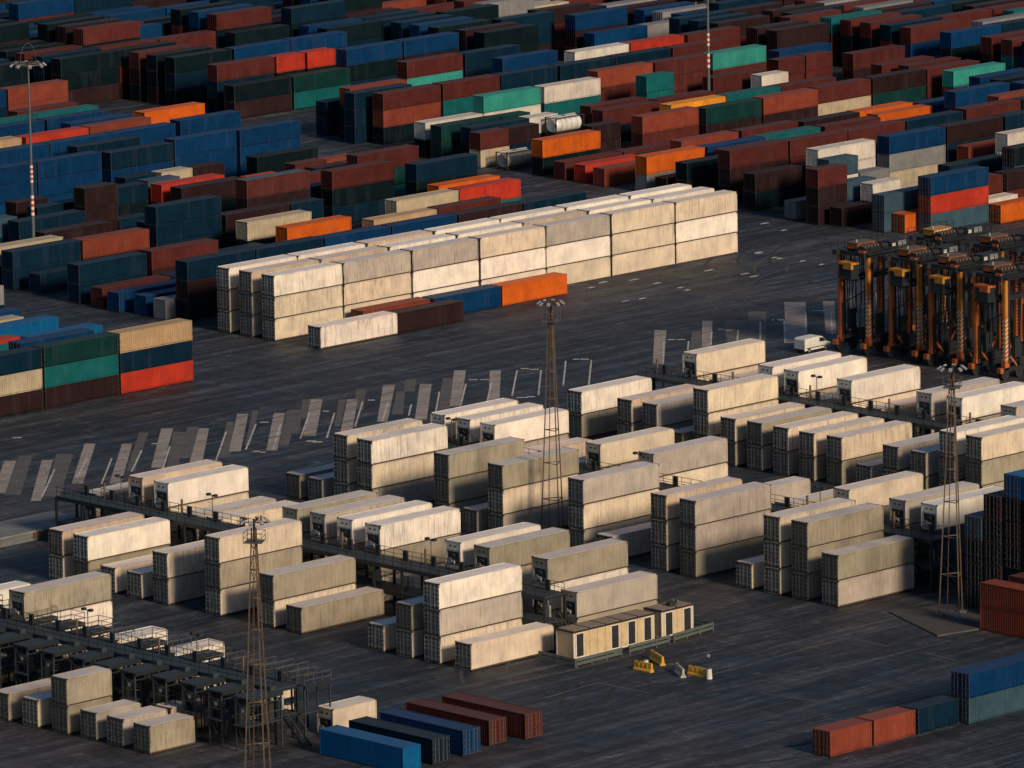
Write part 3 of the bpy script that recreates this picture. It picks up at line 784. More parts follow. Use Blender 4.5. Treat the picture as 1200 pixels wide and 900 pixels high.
-117.5|-81.5|0|6.9|2.9|Y|U|cream refrigerated container, standing alone, second from right in cooler-end row, lower-left rack
-115.4|-92.4|0|6.06|2.9|Y|U|cream refrigerated container, standing alone, rightmost in cooler-end row, lower-left rack
27.6|73|0|12.19|2.9|Y|D|cream refrigerated container, bottom tier, leftmost in front row of long white block
27.6|73|2.9|12.19|2.9|Y|D|cream refrigerated container, middle tier, leftmost in front row of long white block
27.6|73|5.8|12.19|2.9|W|D|white refrigerated container, top tier, leftmost in front row of long white block
27.6|77.4|0|12.19|2.9|G|D|grey refrigerated container, bottom tier, leftmost in middle row of long white block
27.6|77.4|2.9|12.19|2.9|G|D|grey refrigerated container, middle tier, leftmost in middle row of long white block
27.6|77.4|5.8|12.19|2.9|R|D|rusty beige refrigerated container, top tier, leftmost in middle row of long white block
27.6|81.8|0|12.19|2.9|Y|D|cream refrigerated container, bottom tier, leftmost in back row of long white block
27.6|81.8|2.9|12.19|2.9|R|D|rusty beige refrigerated container, middle tier, leftmost in back row of long white block
27.6|81.8|5.8|12.19|2.9|W|D|white refrigerated container, top tier, leftmost in back row of long white block
40.05|73|0|12.19|2.9|Y|D|cream refrigerated container, bottom tier, second from left in front row of long white block
40.05|73|2.9|12.19|2.9|Y|D|cream refrigerated container, middle tier, second from left in front row of long white block
40.05|73|5.8|12.19|2.9|G|D|grey refrigerated container, top tier, second from left in front row of long white block
40.05|77.4|5.8|12.19|2.9|R|D|rusty beige refrigerated container, top tier, second from left in middle row of long white block
40.05|81.8|5.8|12.19|2.9|W|D|white refrigerated container, top tier, second from left in back row of long white block
52.6|73|0|12.19|2.9|W|D|white refrigerated container, bottom tier, third from left in front row of long white block
52.6|73|2.9|12.19|2.9|W|D|white refrigerated container, middle tier, third from left in front row of long white block
52.6|73|5.8|12.19|2.9|G|D|grey refrigerated container, top tier, third from left in front row of long white block
52.6|77.4|5.8|12.19|2.9|W|D|white refrigerated container, top tier, third from left in middle row of long white block
52.6|81.8|5.8|12.19|2.9|R|D|rusty beige refrigerated container, top tier, third from left in back row of long white block
65.2|73|0|12.19|2.9|W|D|white refrigerated container, bottom tier, fourth from left in front row of long white block
65.2|73|2.9|12.19|2.9|W|D|white refrigerated container, middle tier, fourth from left in front row of long white block
65.2|73|5.8|12.19|2.9|Y|D|cream refrigerated container, top tier, fourth from left in front row of long white block
65.2|77.4|5.8|12.19|2.9|W|D|white refrigerated container, top tier, fourth from left in middle row of long white block
65.2|81.8|5.8|12.19|2.9|W|D|white refrigerated container, top tier, fourth from left in back row of long white block
77.6|73|0|12.19|2.9|Y|D|cream refrigerated container, bottom tier, third from right in front row of long white block
77.6|73|2.9|12.19|2.9|W|D|white refrigerated container, middle tier, third from right in front row of long white block
77.6|73|5.8|12.19|2.9|G|D|grey refrigerated container, top tier, third from right in front row of long white block
77.6|77.4|5.8|12.19|2.9|R|D|rusty beige refrigerated container, top tier, third from right in middle row of long white block
77.6|81.8|5.8|12.19|2.9|W|D|white refrigerated container, top tier, third from right in back row of long white block
90.2|73|0|12.19|2.9|Y|D|cream refrigerated container, bottom tier, second from right in front row of long white block
90.2|73|2.9|12.19|2.9|Y|D|cream refrigerated container, middle tier, second from right in front row of long white block
90.2|73|5.8|12.19|2.9|Y|D|cream refrigerated container, top tier, second from right in front row of long white block
90.2|77.4|5.8|12.19|2.9|W|D|white refrigerated container, top tier, second from right in middle row of long white block
90.2|81.8|5.8|12.19|2.9|W|D|white refrigerated container, top tier, second from right in back row of long white block
102.7|73|0|12.19|2.9|Y|D|cream refrigerated container, bottom tier, rightmost in front row of long white block
102.7|73|2.9|12.19|2.9|W|D|white refrigerated container, middle tier, rightmost in front row of long white block
102.7|73|5.8|12.19|2.9|Y|D|cream refrigerated container, top tier, rightmost in front row of long white block
102.7|77.4|5.8|12.19|2.9|W|D|white refrigerated container, top tier, rightmost in middle row of long white block
102.7|81.8|5.8|12.19|2.9|W|D|white refrigerated container, top tier, rightmost in back row of long white block
27.7|64.3|0|13.72|2.9|W|D|white refrigerated container on the ground in row before long white block
41.7|64.7|0|12.19|2.7|M|-|dark brown container on the ground in row before long white block
40|69.3|0|12.19|2.7|O|-|rust orange container on the ground in row before long white block
52.6|68.9|0|12.19|2.7|b|-|blue container on the ground in row before long white block
65|68.7|0|12.19|2.7|o|-|orange container on the ground in row before long white block
-9.5|61.2|0|12.19|2.59|r|-|bright red container under navy one in near-left coloured block
-9.5|61.2|2.59|12.19|2.59|n|-|navy container under tan one in near-left coloured block
-9.5|61.2|5.18|12.19|2.59|p|-|tan container on navy one in near-left coloured block
-22.1|61.2|0|12.19|2.59|M|-|dark brown container under teal one in near-left coloured block
-22.1|61.2|2.59|12.19|2.59|t|-|teal container under dark green one in near-left coloured block
-22.1|61.2|5.18|12.19|2.59|g|-|dark green container on teal one in near-left coloured block
-34.7|61.2|0|12.19|2.59|M|-|dark brown container under cream one in near-left coloured block
-34.7|61.2|2.59|12.19|2.59|c|-|cream container under navy one in near-left coloured block
-34.7|61.2|5.18|12.19|2.59|n|-|navy container on cream one in near-left coloured block
-22.1|65.6|5.18|12.19|2.59|b|-|blue container atop its stack in near-left coloured block
-9.9|78.2|2.59|12.19|2.59|B|-|sky blue container atop its stack, rightmost such in near-left coloured block
-9.8|87|2.59|12.19|2.59|B|-|sky blue container atop its stack, leftmost such in near-left coloured block
30.2|93|0|12.19|2.65|k|-|black container under dark brown one in left mixed block
30.2|93|2.65|12.19|2.65|M|-|dark brown container under navy one in left mixed block
30.2|93|5.3|12.19|2.65|n|-|navy container on dark brown one in left mixed block
42.5|92.8|5.3|12.19|2.65|n|-|navy container atop its stack, third from left such in left mixed block
54.7|92.4|5.3|12.19|2.65|b|-|blue container atop its stack, leftmost such in left mixed block
67.2|92.4|5.3|12.19|2.65|b|-|blue container atop its stack, rightmost such in left mixed block
79.6|92.2|5.3|12.19|2.65|M|-|dark brown container atop its stack, rightmost such in left mixed block
91.9|91.9|5.3|12.19|2.65|n|-|navy container atop its stack, rightmost such in left mixed block
28.6|95.8|0|6.06|2.65|e|-|grey short container on the ground in left mixed block
28.9|100|0|12.19|2.65|b|-|blue container on the ground, rightmost such in left mixed block
28|104.5|0|12.19|2.65|b|-|blue container on the ground, leftmost such in left mixed block
28.9|108.9|0|12.19|2.65|m|-|maroon container on the ground in left mixed block
28.9|113.7|0|12.19|2.65|n|-|navy container under navy one, second from left such in left mixed block
28.9|113.7|2.65|12.19|2.65|n|-|navy container on navy one, second from left such in left mixed block
42.5|114.2|2.65|12.19|2.65|m|-|maroon container on dark brown one in left mixed block
67.3|113.9|2.65|12.19|2.65|o|-|orange container atop its stack, leftmost such in left mixed block
79.4|109.2|2.65|12.19|2.65|p|-|tan container atop its stack in left mixed block
92.1|109.4|2.65|12.19|2.65|m|-|maroon container atop its stack in left mixed block
66.8|121.6|2.65|12.19|2.65|c|-|cream container on black one in left mixed block
92.6|118.6|2.65|12.19|2.65|c|-|cream container atop its stack in left mixed block
105.3|118.9|2.65|12.19|2.65|r|-|bright red container on teal one in left mixed block
105.4|123.3|2.65|12.19|2.65|o|-|orange container atop its stack, rightmost such in left mixed block
30.6|123.8|0|12.19|2.65|n|-|navy container on the ground in left mixed block
29.8|128.5|0|12.19|2.65|n|-|navy container under navy one, leftmost such in left mixed block
29.8|128.5|2.65|12.19|2.65|n|-|navy container on navy one, leftmost such in left mixed block
42.2|128.2|2.65|12.19|2.65|O|-|rust orange container on dark brown one in left mixed block
56.6|129.2|0|12.19|2.65|n|-|navy container under navy one, rightmost such in left mixed block
56.6|129.2|2.65|12.19|2.65|n|-|navy container under navy one, third from left such in left mixed block
56.6|129.2|5.3|12.19|2.65|n|-|navy container on navy one, rightmost such in left mixed block
68.9|128.4|2.65|12.19|2.65|M|-|dark brown container on black one, rightmost such in left mixed block
81.2|128.1|2.65|6.06|2.65|n|-|navy short container atop its stack, rightmost such in left mixed block
30.3|132.7|2.65|12.19|2.65|c|-|cream container on navy one in left mixed block
80|136.2|2.65|12.19|2.65|M|-|dark brown container under maroon one in left mixed block
80|136.2|5.3|12.19|2.65|Z|-|maroon, dark-tarped container on dark brown one in left mixed block
93.4|132.8|0|12.19|2.65|n|-|navy container under black one in left mixed block
93.4|132.8|2.65|12.19|2.65|k|-|black container under maroon one in left mixed block
93.4|132.8|5.3|12.19|2.65|m|-|maroon container on black one in left mixed block
105.4|127.9|2.65|12.19|2.65|k|-|black container under navy one, rightmost such in left mixed block
105.4|127.9|5.3|12.19|2.65|n|-|navy container on black one, rightmost such in left mixed block
42.8|136.9|2.65|12.19|2.65|M|-|dark brown container atop its stack, leftmost such in left mixed block
105.4|140.3|2.65|12.19|2.65|g|-|dark green container under maroon one in left mixed block
105.4|140.3|5.3|12.19|2.65|m|-|maroon container on dark green one in left mixed block
60.6|148.9|2.65|6.06|2.65|M|-|dark brown short container under dark brown one in left mixed block
60.6|148.9|5.3|6.06|2.65|M|-|dark brown short container on dark brown one in left mixed block
67|149|0|6.06|2.65|n|-|navy short container on the ground in left mixed block
46.4|146.7|2.65|12.19|2.65|n|-|navy container atop its stack, leftmost such in left mixed block
56|153.9|2.65|12.19|2.65|n|-|navy container atop its stack, second from left such in left mixed block
37.1|150.5|2.65|12.19|2.65|E|-|slate container on navy one in left mixed block
80.3|150.6|2.65|12.19|2.65|M|-|dark brown container on black one, leftmost such in left mixed block
80.3|154.9|2.65|12.19|2.65|r|-|bright red container atop its stack in left mixed block
105.3|153.6|2.65|6.06|2.65|m|-|maroon short container atop its stack in left mixed block
81.4|159|2.65|6.06|2.65|E|-|slate short container atop its stack in left mixed block
87.6|163.2|2.65|6.06|2.65|c|-|cream short container atop its stack in left mixed block
93.8|163.1|2.65|6.06|2.65|M|-|dark brown short container atop its stack, rightmost such in left mixed block
106|162.7|2.65|12.19|2.65|k|-|black container atop its stack in left mixed block
81|163.6|2.65|6.06|2.65|n|-|navy short container atop its stack, leftmost such in left mixed block
68.2|158|0|12.19|2.65|k|-|black container under navy one, leftmost such in left mixed block
68.2|158|2.65|12.19|2.65|n|-|navy container on black one, leftmost such in left mixed block
56.6|159.3|2.65|6.06|2.65|M|-|dark brown short container atop its stack, leftmost such in left mixed block
71.7|172.1|2.65|12.19|2.65|b|-|blue container under blue one, second from left such in upper-left blue block
71.7|172.1|5.3|12.19|2.65|b|-|blue container on blue one, second from left such in upper-left blue block
59.2|172.1|2.65|12.19|2.65|b|-|blue container under blue one, leftmost such in upper-left blue block
59.2|172.1|5.3|12.19|2.65|b|-|blue container on blue one, leftmost such in upper-left blue block
84.1|170.3|2.65|12.19|2.65|b|-|blue container under navy one in upper-left blue block
84.1|170.3|5.3|12.19|2.65|n|-|navy container on blue one in upper-left blue block
98.2|172.1|2.65|12.19|2.65|b|-|blue container under blue one, third from left such in upper-left blue block
98.2|172.1|5.3|12.19|2.65|b|-|blue container on blue one, third from left such in upper-left blue block
110.5|171.4|2.65|12.19|2.65|b|-|blue container under blue one, rightmost such in upper-left blue block
110.5|171.4|5.3|12.19|2.65|b|-|blue container on blue one, rightmost such in upper-left blue block
96.6|183.9|5.3|12.19|2.65|b|-|blue container atop its stack, second from right such in upper-left blue block
84.2|183.9|5.3|12.19|2.65|b|-|blue container atop its stack, fourth from left such in upper-left blue block
71.8|183.9|5.3|12.19|2.65|b|-|blue container atop its stack, second from left such in upper-left blue block
84.6|178.2|5.3|12.19|2.65|n|-|navy container atop its stack in upper-left blue block
110.9|185.1|5.3|12.19|2.65|b|-|blue container atop its stack, rightmost such in upper-left blue block
98.2|191.2|5.3|12.19|2.65|O|-|rust orange container atop its stack in upper-left blue block
85.6|191|5.3|12.19|2.65|r|-|bright red container atop its stack in upper-left blue block
73.2|191.8|5.3|12.19|2.65|p|-|tan container atop its stack in upper-left blue block
98.4|195.7|5.3|12.19|2.65|b|-|blue container atop its stack, third from right such in upper-left blue block
112.8|195.4|5.3|12.19|2.65|o|-|orange container atop its stack in upper-left blue block
98.6|201.4|5.3|12.19|2.65|b|-|blue container atop its stack, third from left such in upper-left blue block
86|201.6|5.3|12.19|2.65|b|-|blue container atop its stack, leftmost such in upper-left blue block
100.9|206.4|5.3|12.19|2.65|t|-|teal container atop its stack, rightmost such in upper-left blue block
88.4|206.2|5.3|12.19|2.65|t|-|teal container atop its stack, leftmost such in upper-left blue block
100.9|211|5.3|12.19|2.65|m|-|maroon container atop its stack in upper-left blue block
114.8|229.6|2.65|12.19|2.65|O|-|rust orange container under rust orange one in upper-left blue block
114.8|229.6|5.3|12.19|2.65|O|-|rust orange container on rust orange one in upper-left blue block
151.5|218.2|0|12.19|2.62|M|-|dark brown container under black one, rightmost such in dark block at upper left
151.5|218.2|2.62|12.19|2.62|k|-|black container on dark brown one in dark block at upper left
164.3|218.3|0|12.19|2.62|t|-|teal container under dark green one in dark block at upper left
164.3|218.3|2.62|12.19|2.62|g|-|dark green container on teal one in dark block at upper left
152.8|223.6|0|12.19|2.62|k|-|black container under navy one, rightmost such in dark block at upper left
152.8|223.6|2.62|12.19|2.62|n|-|navy container under maroon one in dark block at upper left
152.8|223.6|5.24|12.19|2.62|m|-|maroon container on navy one in dark block at upper left
165|223|5.24|6.06|2.62|r|-|bright red short container on black one, leftmost such in dark block at upper left
171.3|222.6|5.24|6.06|2.62|r|-|bright red short container on black one, rightmost such in dark block at upper left
177.4|220|2.62|12.19|2.62|k|-|black container under blue one in dark block at upper left
177.4|220|5.24|12.19|2.62|b|-|blue container on black one in dark block at upper left
190|220|5.24|12.19|2.62|b|-|blue container on dark brown one in dark block at upper left
154|235|0|12.19|2.62|k|-|black container under navy one, leftmost such in dark block at upper left
154|235|2.62|12.19|2.62|n|-|navy container under black one in dark block at upper left
154|235|5.24|12.19|2.62|k|-|black container on navy one in dark block at upper left
166.8|235|5.24|12.19|2.62|b|-|blue container atop its stack, leftmost such in dark block at upper left
179.4|235.2|5.24|12.19|2.62|b|-|blue container atop its stack, rightmost such in dark block at upper left
154|243.6|0|12.19|2.62|k|-|black container under dark brown one in dark block at upper left
154|243.6|2.62|12.19|2.62|M|-|dark brown container under maroon one in dark block at upper left
154|243.6|5.24|12.19|2.62|m|-|maroon container on dark brown one in dark block at upper left
154|239.4|0|12.19|2.62|M|-|dark brown container under black one, leftmost such in dark block at upper left
154|239.4|2.62|12.19|2.62|k|-|black container under black one in dark block at upper left
154|239.4|5.24|12.19|2.62|k|-|black container on black one in dark block at upper left
149.4|189.2|5.24|12.19|2.62|O|-|rust orange container on dark brown one, leftmost such in upper-centre block
149.4|194.6|0|6.06|2.62|n|-|navy short container under navy one in upper-centre block
149.4|194.6|2.62|6.06|2.62|n|-|navy short container on navy one in upper-centre block
146.6|185.2|0|12.19|2.62|n|-|navy container under navy one, second from left such in upper-centre block
146.6|185.2|2.62|12.19|2.62|n|-|navy container under navy one, leftmost such in upper-centre block
146.6|185.2|5.24|12.19|2.62|n|-|navy container on navy one, leftmost such in upper-centre block
148.9|181.2|0|12.19|2.62|k|-|black container under rust orange one in upper-centre block
148.9|181.2|2.62|12.19|2.62|O|-|rust orange container under maroon one in upper-centre block
148.9|181.2|5.24|12.19|2.62|m|-|maroon container on rust orange one in upper-centre block
161.8|181.4|2.62|12.19|2.62|t|-|teal container under maroon one in upper-centre block
161.8|181.4|5.24|12.19|2.62|m|-|maroon container on teal one in upper-centre block
174.2|181.2|5.24|12.19|2.62|n|-|navy container atop its stack, leftmost such in upper-centre block
186.7|180.8|5.24|12.19|2.62|n|-|navy container atop its stack, second from left such in upper-centre block
199.3|181|5.24|12.19|2.62|n|-|navy container atop its stack, rightmost such in upper-centre block
212|180.9|5.24|12.19|2.62|m|-|maroon container atop its stack, leftmost such in upper-right back block
174|202.4|2.62|12.19|2.62|T|-|light teal container under maroon one in upper-centre block
174|202.4|5.24|12.19|2.62|m|-|maroon container on light teal one in upper-centre block
186.6|202.2|2.62|12.19|2.62|n|-|navy container under navy one, rightmost such in upper-centre block
186.6|202.2|5.24|12.19|2.62|n|-|navy container on navy one, rightmost such in upper-centre block
186.3|193.4|5.24|12.19|2.62|b|-|blue container atop its stack in upper-centre block
198.6|189.6|5.24|12.19|2.62|w|-|off-white container atop its stack in upper-centre block
211|189.4|5.24|12.19|2.62|r|-|bright red container atop its stack in upper-right back block
157|167.4|2.62|12.19|2.62|w|-|off-white container under light teal one in upper-centre block
157|167.4|5.24|12.19|2.62|T|-|light teal container on off-white one in upper-centre block
169.6|167|2.62|12.19|2.62|t|-|teal container under off-white one in upper-centre block
169.6|167|5.24|12.19|2.62|w|-|off-white container on teal one in upper-centre block
144.8|167.6|0|12.19|2.62|k|-|black container under off-white one in upper-centre block
144.8|167.6|2.62|12.19|2.62|w|-|off-white container on black one in upper-centre block
144.1|163.3|0|6.06|2.62|g|-|dark green short container under dark green one in upper-centre block
144.1|163.3|2.62|6.06|2.62|g|-|dark green short container on dark green one in upper-centre block
150.4|163.3|2.62|6.06|2.62|g|-|dark green short container atop its stack in upper-centre block
146|158.7|2.62|12.19|2.62|n|-|navy container on dark brown one in upper-centre block
158.4|158.9|2.62|6.06|2.62|w|-|off-white short container on navy one in upper-centre block
143.2|153.9|0|6.06|2.62|c|-|cream short container under maroon one in upper-centre block
143.2|153.9|2.62|6.06|2.62|m|-|maroon short container on cream one in upper-centre block
149.5|153.9|2.62|6.06|2.62|M|-|dark brown short container on navy one in upper-centre block
160.8|155.6|2.62|6.06|2.62|Q|-|white tank container atop its stack in upper-centre block
144.1|149.2|0|6.06|2.62|q|-|dirty tank container on the ground in upper-centre block
172.3|159.6|2.62|12.19|2.62|m|-|maroon container atop its stack, leftmost such in upper-centre block
170.5|155.2|2.62|12.19|2.62|m|-|maroon container on black one in upper-centre block
183.4|156|2.62|12.19|2.62|m|-|maroon container atop its stack, rightmost such in upper-centre block
198.6|171.6|2.62|12.19|2.62|m|-|maroon container under maroon one in upper-centre block
198.6|171.6|5.24|12.19|2.62|m|-|maroon container on maroon one in upper-centre block
211.1|171.2|2.62|12.19|2.62|m|-|maroon container under light teal one in upper-right back block
211.1|171.2|5.24|12.19|2.62|T|-|light teal container on maroon one in upper-right back block
186.2|172|2.62|12.19|2.62|m|-|maroon container under rust orange one, leftmost such in upper-centre block
186.2|172|5.24|12.19|2.62|O|-|rust orange container on maroon one, leftmost such in upper-centre block
187.3|162.4|5.24|6.06|2.62|t|-|teal short container on teal one in upper-centre block
205.4|165.6|2.62|12.19|2.62|m|-|maroon container atop its stack, second from left such in upper-right back block
211.8|161.2|2.62|6.06|2.62|w|-|off-white short container atop its stack in upper-right back block
158.6|145.6|0|6.06|2.62|M|-|dark brown short container under dark brown one in upper-centre block
158.6|145.6|2.62|6.06|2.62|M|-|dark brown short container on dark brown one in upper-centre block
170|146.2|0|12.19|2.62|m|-|maroon container under rust orange one, rightmost such in upper-centre block
170|146.2|2.62|12.19|2.62|O|-|rust orange container on maroon one, rightmost such in upper-centre block
182.2|144.6|0|12.19|2.62|M|-|dark brown container under dark green one in upper-centre block
182.2|144.6|2.62|12.19|2.62|g|-|dark green container on dark brown one in upper-centre block
181|151|2.62|12.19|2.62|y|-|yellow container atop its stack in upper-centre block
195.2|144.9|0|12.19|2.62|M|-|dark brown container under rust orange one in upper-centre block
195.2|144.9|2.62|12.19|2.62|O|-|rust orange container on dark brown one, rightmost such in upper-centre block
193.6|151.2|2.62|12.19|2.62|t|-|teal container atop its stack in upper-centre block
206|151.2|2.62|12.19|2.62|m|-|maroon container atop its stack, third from left such in upper-right back block
208.2|145.8|0|12.19|2.62|c|-|cream container under maroon one in upper-right back block
208.2|145.8|2.62|12.19|2.62|m|-|maroon container on cream one in upper-right back block
221.1|146|0|12.19|2.62|g|-|dark green container under dark brown one in upper-right back block
221.1|146|2.62|12.19|2.62|M|-|dark brown container on dark green one in upper-right back block
234|140.7|2.62|12.19|2.62|T|-|light teal container on rust orange one in upper-right back block
233.3|145.6|0|12.19|2.62|m|-|maroon container under maroon one in upper-right back block
233.3|145.6|2.62|12.19|2.62|m|-|maroon container on maroon one in upper-right back block
234|150.2|2.62|12.19|2.62|m|-|maroon container atop its stack, rightmost such in upper-right back block
232|154.2|2.62|12.19|2.62|m|-|maroon container atop its stack, second from right such in upper-right back block
225.5|170.6|2.62|6.06|2.62|m|-|maroon short container on maroon one, leftmost such in upper-right back block
231.9|170.6|0|6.06|2.62|m|-|maroon short container under maroon one in upper-right back block
231.9|170.6|2.62|6.06|2.62|m|-|maroon short container on maroon one, rightmost such in upper-right back block
238|166|0|12.19|2.62|M|-|dark brown container under maroon one in upper-right back block
238|166|2.62|12.19|2.62|m|-|maroon container on dark brown one in upper-right back block
232.6|177.2|2.62|12.19|2.62|b|-|blue container atop its stack in upper-right back block
144|141.4|0|12.19|2.65|k|-|black container under orange one in right mixed block
144|141.4|2.65|12.19|2.65|o|-|orange container on black one in right mixed block
143.3|136|0|12.19|2.65|m|-|maroon container on the ground, leftmost such in right mixed block
143.4|131.8|0|12.19|2.65|r|-|bright red container on the ground in right mixed block
142.9|127.3|0|12.19|2.65|O|-|rust orange container on the ground in right mixed block
156|136.2|0|12.19|2.65|m|-|maroon container on the ground, rightmost such in right mixed block
143|118.6|0|12.19|2.65|e|-|grey container under orange one in right mixed block
143|118.6|2.65|12.19|2.65|o|-|orange container on grey one in right mixed block
155.3|118|2.65|12.19|2.65|b|-|blue container atop its stack, leftmost such in right mixed block
167.7|118.4|2.65|12.19|2.65|t|-|teal container atop its stack in right mixed block
180.5|118|2.65|12.19|2.65|m|-|maroon container atop its stack, second from left such in right mixed block
193.9|119.6|2.65|12.19|2.65|o|-|orange container atop its stack, rightmost such in right mixed block
156.6|124.8|2.65|12.19|2.65|O|-|rust orange container atop its stack, leftmost such in right mixed block
169.6|124.8|2.65|12.19|2.65|m|-|maroon container atop its stack, leftmost such in right mixed block
181.9|123.6|2.65|12.19|2.65|M|-|dark brown container atop its stack in right mixed block
194.2|124|2.65|12.19|2.65|o|-|orange container atop its stack, leftmost such in right mixed block
142.7|110|0|12.19|2.65|M|-|dark brown container under black one in right mixed block
142.7|110|2.65|12.19|2.65|k|-|black container on dark brown one in right mixed block
142.7|114.2|0|12.19|2.65|M|-|dark brown container on the ground in right mixed block
206.5|122|2.65|12.19|2.65|b|-|blue container atop its stack, rightmost such in right mixed block
143|101.6|2.65|12.19|2.65|M|-|dark brown container under maroon one in right mixed block
143|101.6|5.3|12.19|2.65|m|-|maroon container on dark brown one, leftmost such in right mixed block
155.25|101.2|5.3|12.19|2.65|m|-|maroon container on maroon one in right mixed block
167.5|101|5.3|12.19|2.65|m|-|maroon container on dark brown one, rightmost such in right mixed block
179.75|100.6|5.3|12.19|2.65|n|-|navy container atop its stack, leftmost such in right mixed block
193.8|101.5|5.3|12.19|2.65|m|-|maroon container atop its stack, third from left such in right mixed block
205.4|114.2|5.3|12.19|2.65|b|-|blue container on black one in right mixed block
206|106|5.3|12.19|2.65|O|-|rust orange container atop its stack, rightmost such in right mixed block
151.8|92.4|5.3|12.19|2.65|w|-|off-white container on off-white one, leftmost such in right mixed block
167.2|92.6|0|12.19|2.65|c|-|cream container under grey one in right mixed block
167.2|92.6|2.65|12.19|2.65|e|-|grey container under blue one in right mixed block
167.2|92.6|5.3|12.19|2.65|b|-|blue container on grey one in right mixed block
142|95.6|0|12.19|2.65|k|-|black container under dark brown one in right mixed block
142|95.6|2.65|12.19|2.65|M|-|dark brown container on black one in right mixed block
179.8|92.6|2.65|12.19|2.65|n|-|navy container under dark brown one in right mixed block
179.8|92.6|5.3|12.19|2.65|M|-|dark brown container on navy one in right mixed block
192.4|92.4|5.3|12.19|2.65|n|-|navy container atop its stack, rightmost such in right mixed block
179.8|88.4|2.65|12.19|2.65|O|-|rust orange container atop its stack, second from left such in right mixed block
138.8|80.1|0|6.06|2.65|M|-|dark brown short container under dark brown one in right mixed block
138.8|80.1|2.65|6.06|2.65|M|-|dark brown short container under maroon one in right mixed block
138.8|80.1|5.3|6.06|2.65|m|-|maroon short container on dark brown one in right mixed block
145.2|80.5|2.65|6.06|2.65|E|-|slate short container on navy one in right mixed block
146.1|84.8|5.3|6.06|2.65|E|-|slate short container on off-white one in right mixed block
152.4|84.6|2.65|6.06|2.65|e|-|grey short container atop its stack in right mixed block
139.9|85.5|0|6.06|2.65|e|-|grey short container on the ground in right mixed block
140|76.6|0|6.06|2.65|M|-|dark brown short container on the ground in right mixed block
146.4|76.6|2.65|6.06|2.65|w|-|off-white short container on dark brown one in right mixed block
140.2|68.6|0|12.19|2.65|E|-|slate container under slate one in right mixed block
140.2|68.6|2.65|12.19|2.65|E|-|slate container on slate one in right mixed block
141.7|66.05|0|6.06|2.65|o|-|orange short container on the ground in right mixed block
152.6|68.2|2.65|12.19|2.65|m|-|maroon container atop its stack, rightmost such in right mixed block
144|63.2|0|12.19|2.65|E|-|slate container under bright red one in right mixed block
144|63.2|2.65|12.19|2.65|r|-|bright red container under blue one in right mixed block
144|63.2|5.3|12.19|2.65|b|-|blue container on bright red one in right mixed block
156.3|61|0|12.19|2.65|o|-|orange container on the ground in right mixed block
153|65.7|0|12.19|2.65|w|-|off-white container on the ground in right mixed block
165.9|68.4|2.65|12.19|2.65|M|-|dark brown container on maroon one in right mixed block
165.4|79|2.65|12.19|2.65|n|-|navy container atop its stack, second from left such in right mixed block
180|80.9|5.3|12.19|2.65|w|-|off-white container on off-white one, rightmost such in right mixed block
170.9|71.4|5.3|12.19|2.65|k|-|black container on slate one in right mixed block
-68.6|-136.6|0|12.19|2.59|E|-|slate container under blue one in bottom-right row
-68.6|-136.6|2.59|12.19|2.59|b|-|blue container on slate one in bottom-right row
-75.1|-135.6|0|6.06|2.59|n|-|navy short container on the ground in bottom-right row
-81.6|-135.6|0|6.06|2.59|O|-|rust orange short container on the ground, rightmost such in bottom-right row
-88|-135.6|0|6.06|2.59|O|-|rust orange short container on the ground, leftmost such in bottom-right row
-29.6|-103.1|0|12.19|2.59|k|-|black container under black one, leftmost such in tall dark block at right
-29.6|-103.1|2.59|12.19|2.59|k|-|black container under black one, second from left such in tall dark block at right
-29.6|-103.1|5.18|12.19|2.59|k|-|black container under slate one in tall dark block at right
-29.6|-103.1|7.77|12.19|2.59|E|-|slate container on black one in tall dark block at right
-29.4|-105.7|2.59|12.19|2.59|M|-|dark brown container under black one, leftmost such in tall dark block at right
-29.4|-105.7|5.18|12.19|2.59|k|-|black container under black one, rightmost such in tall dark block at right
-29.4|-105.7|7.77|12.19|2.59|k|-|black container under dark brown one, leftmost such in tall dark block at right
-29.4|-105.7|10.36|12.19|2.59|M|-|dark brown container on black one in tall dark block at right
-29|-108.3|5.18|12.19|2.59|k|-|black container under dark brown one, rightmost such in tall dark block at right
-29|-108.3|7.77|12.19|2.59|M|-|dark brown container under black one, rightmost such in tall dark block at right
-29|-108.3|10.36|12.19|2.59|k|-|black container under sky blue one in tall dark block at right
-29|-108.3|12.95|12.19|2.59|B|-|sky blue container on black one in tall dark block at right
-107.4|-106.8|0|12.19|2.59|m|rot|maroon container on the ground, leftmost such in crosswise row at bottom
-103.1|-107.6|0|12.19|2.59|m|rot|maroon container on the ground, rightmost such in crosswise row at bottom
-112.1|-107.9|0|12.19|2.59|b|rot|blue container on the ground in crosswise row at bottom
-116.6|-108.2|0|12.19|2.59|n|rot|navy container on the ground in crosswise row at bottom
-36.2|-121|0|12.19|2.59|O|rot|rust orange container under rust orange one in crosswise pair at right edge
-36.2|-121|2.59|12.19|2.59|O|rot|rust orange container on rust orange one in crosswise pair at right edge
141.5|248.2|0|12.19|2.62|M|-|dark brown container under black one in farthest rows at top
141.5|248.2|2.62|12.19|2.62|k|-|black container under black one in farthest rows at top
141.5|248.2|5.24|12.19|2.62|k|-|black container on black one, rightmost such in farthest rows at top
153.9|248.2|5.24|12.19|2.62|k|-|black container on maroon one in farthest rows at top
141.5|252.6|5.24|12.19|2.62|n|-|navy container on navy one in farthest rows at top
153.9|252.6|5.24|12.19|2.62|m|-|maroon container atop its stack in farthest rows at top
141.5|257|5.24|12.19|2.62|m|-|maroon container on black one in farthest rows at top
141.5|261.4|5.24|12.19|2.62|k|-|black container atop its stack, leftmost such in farthest rows at top
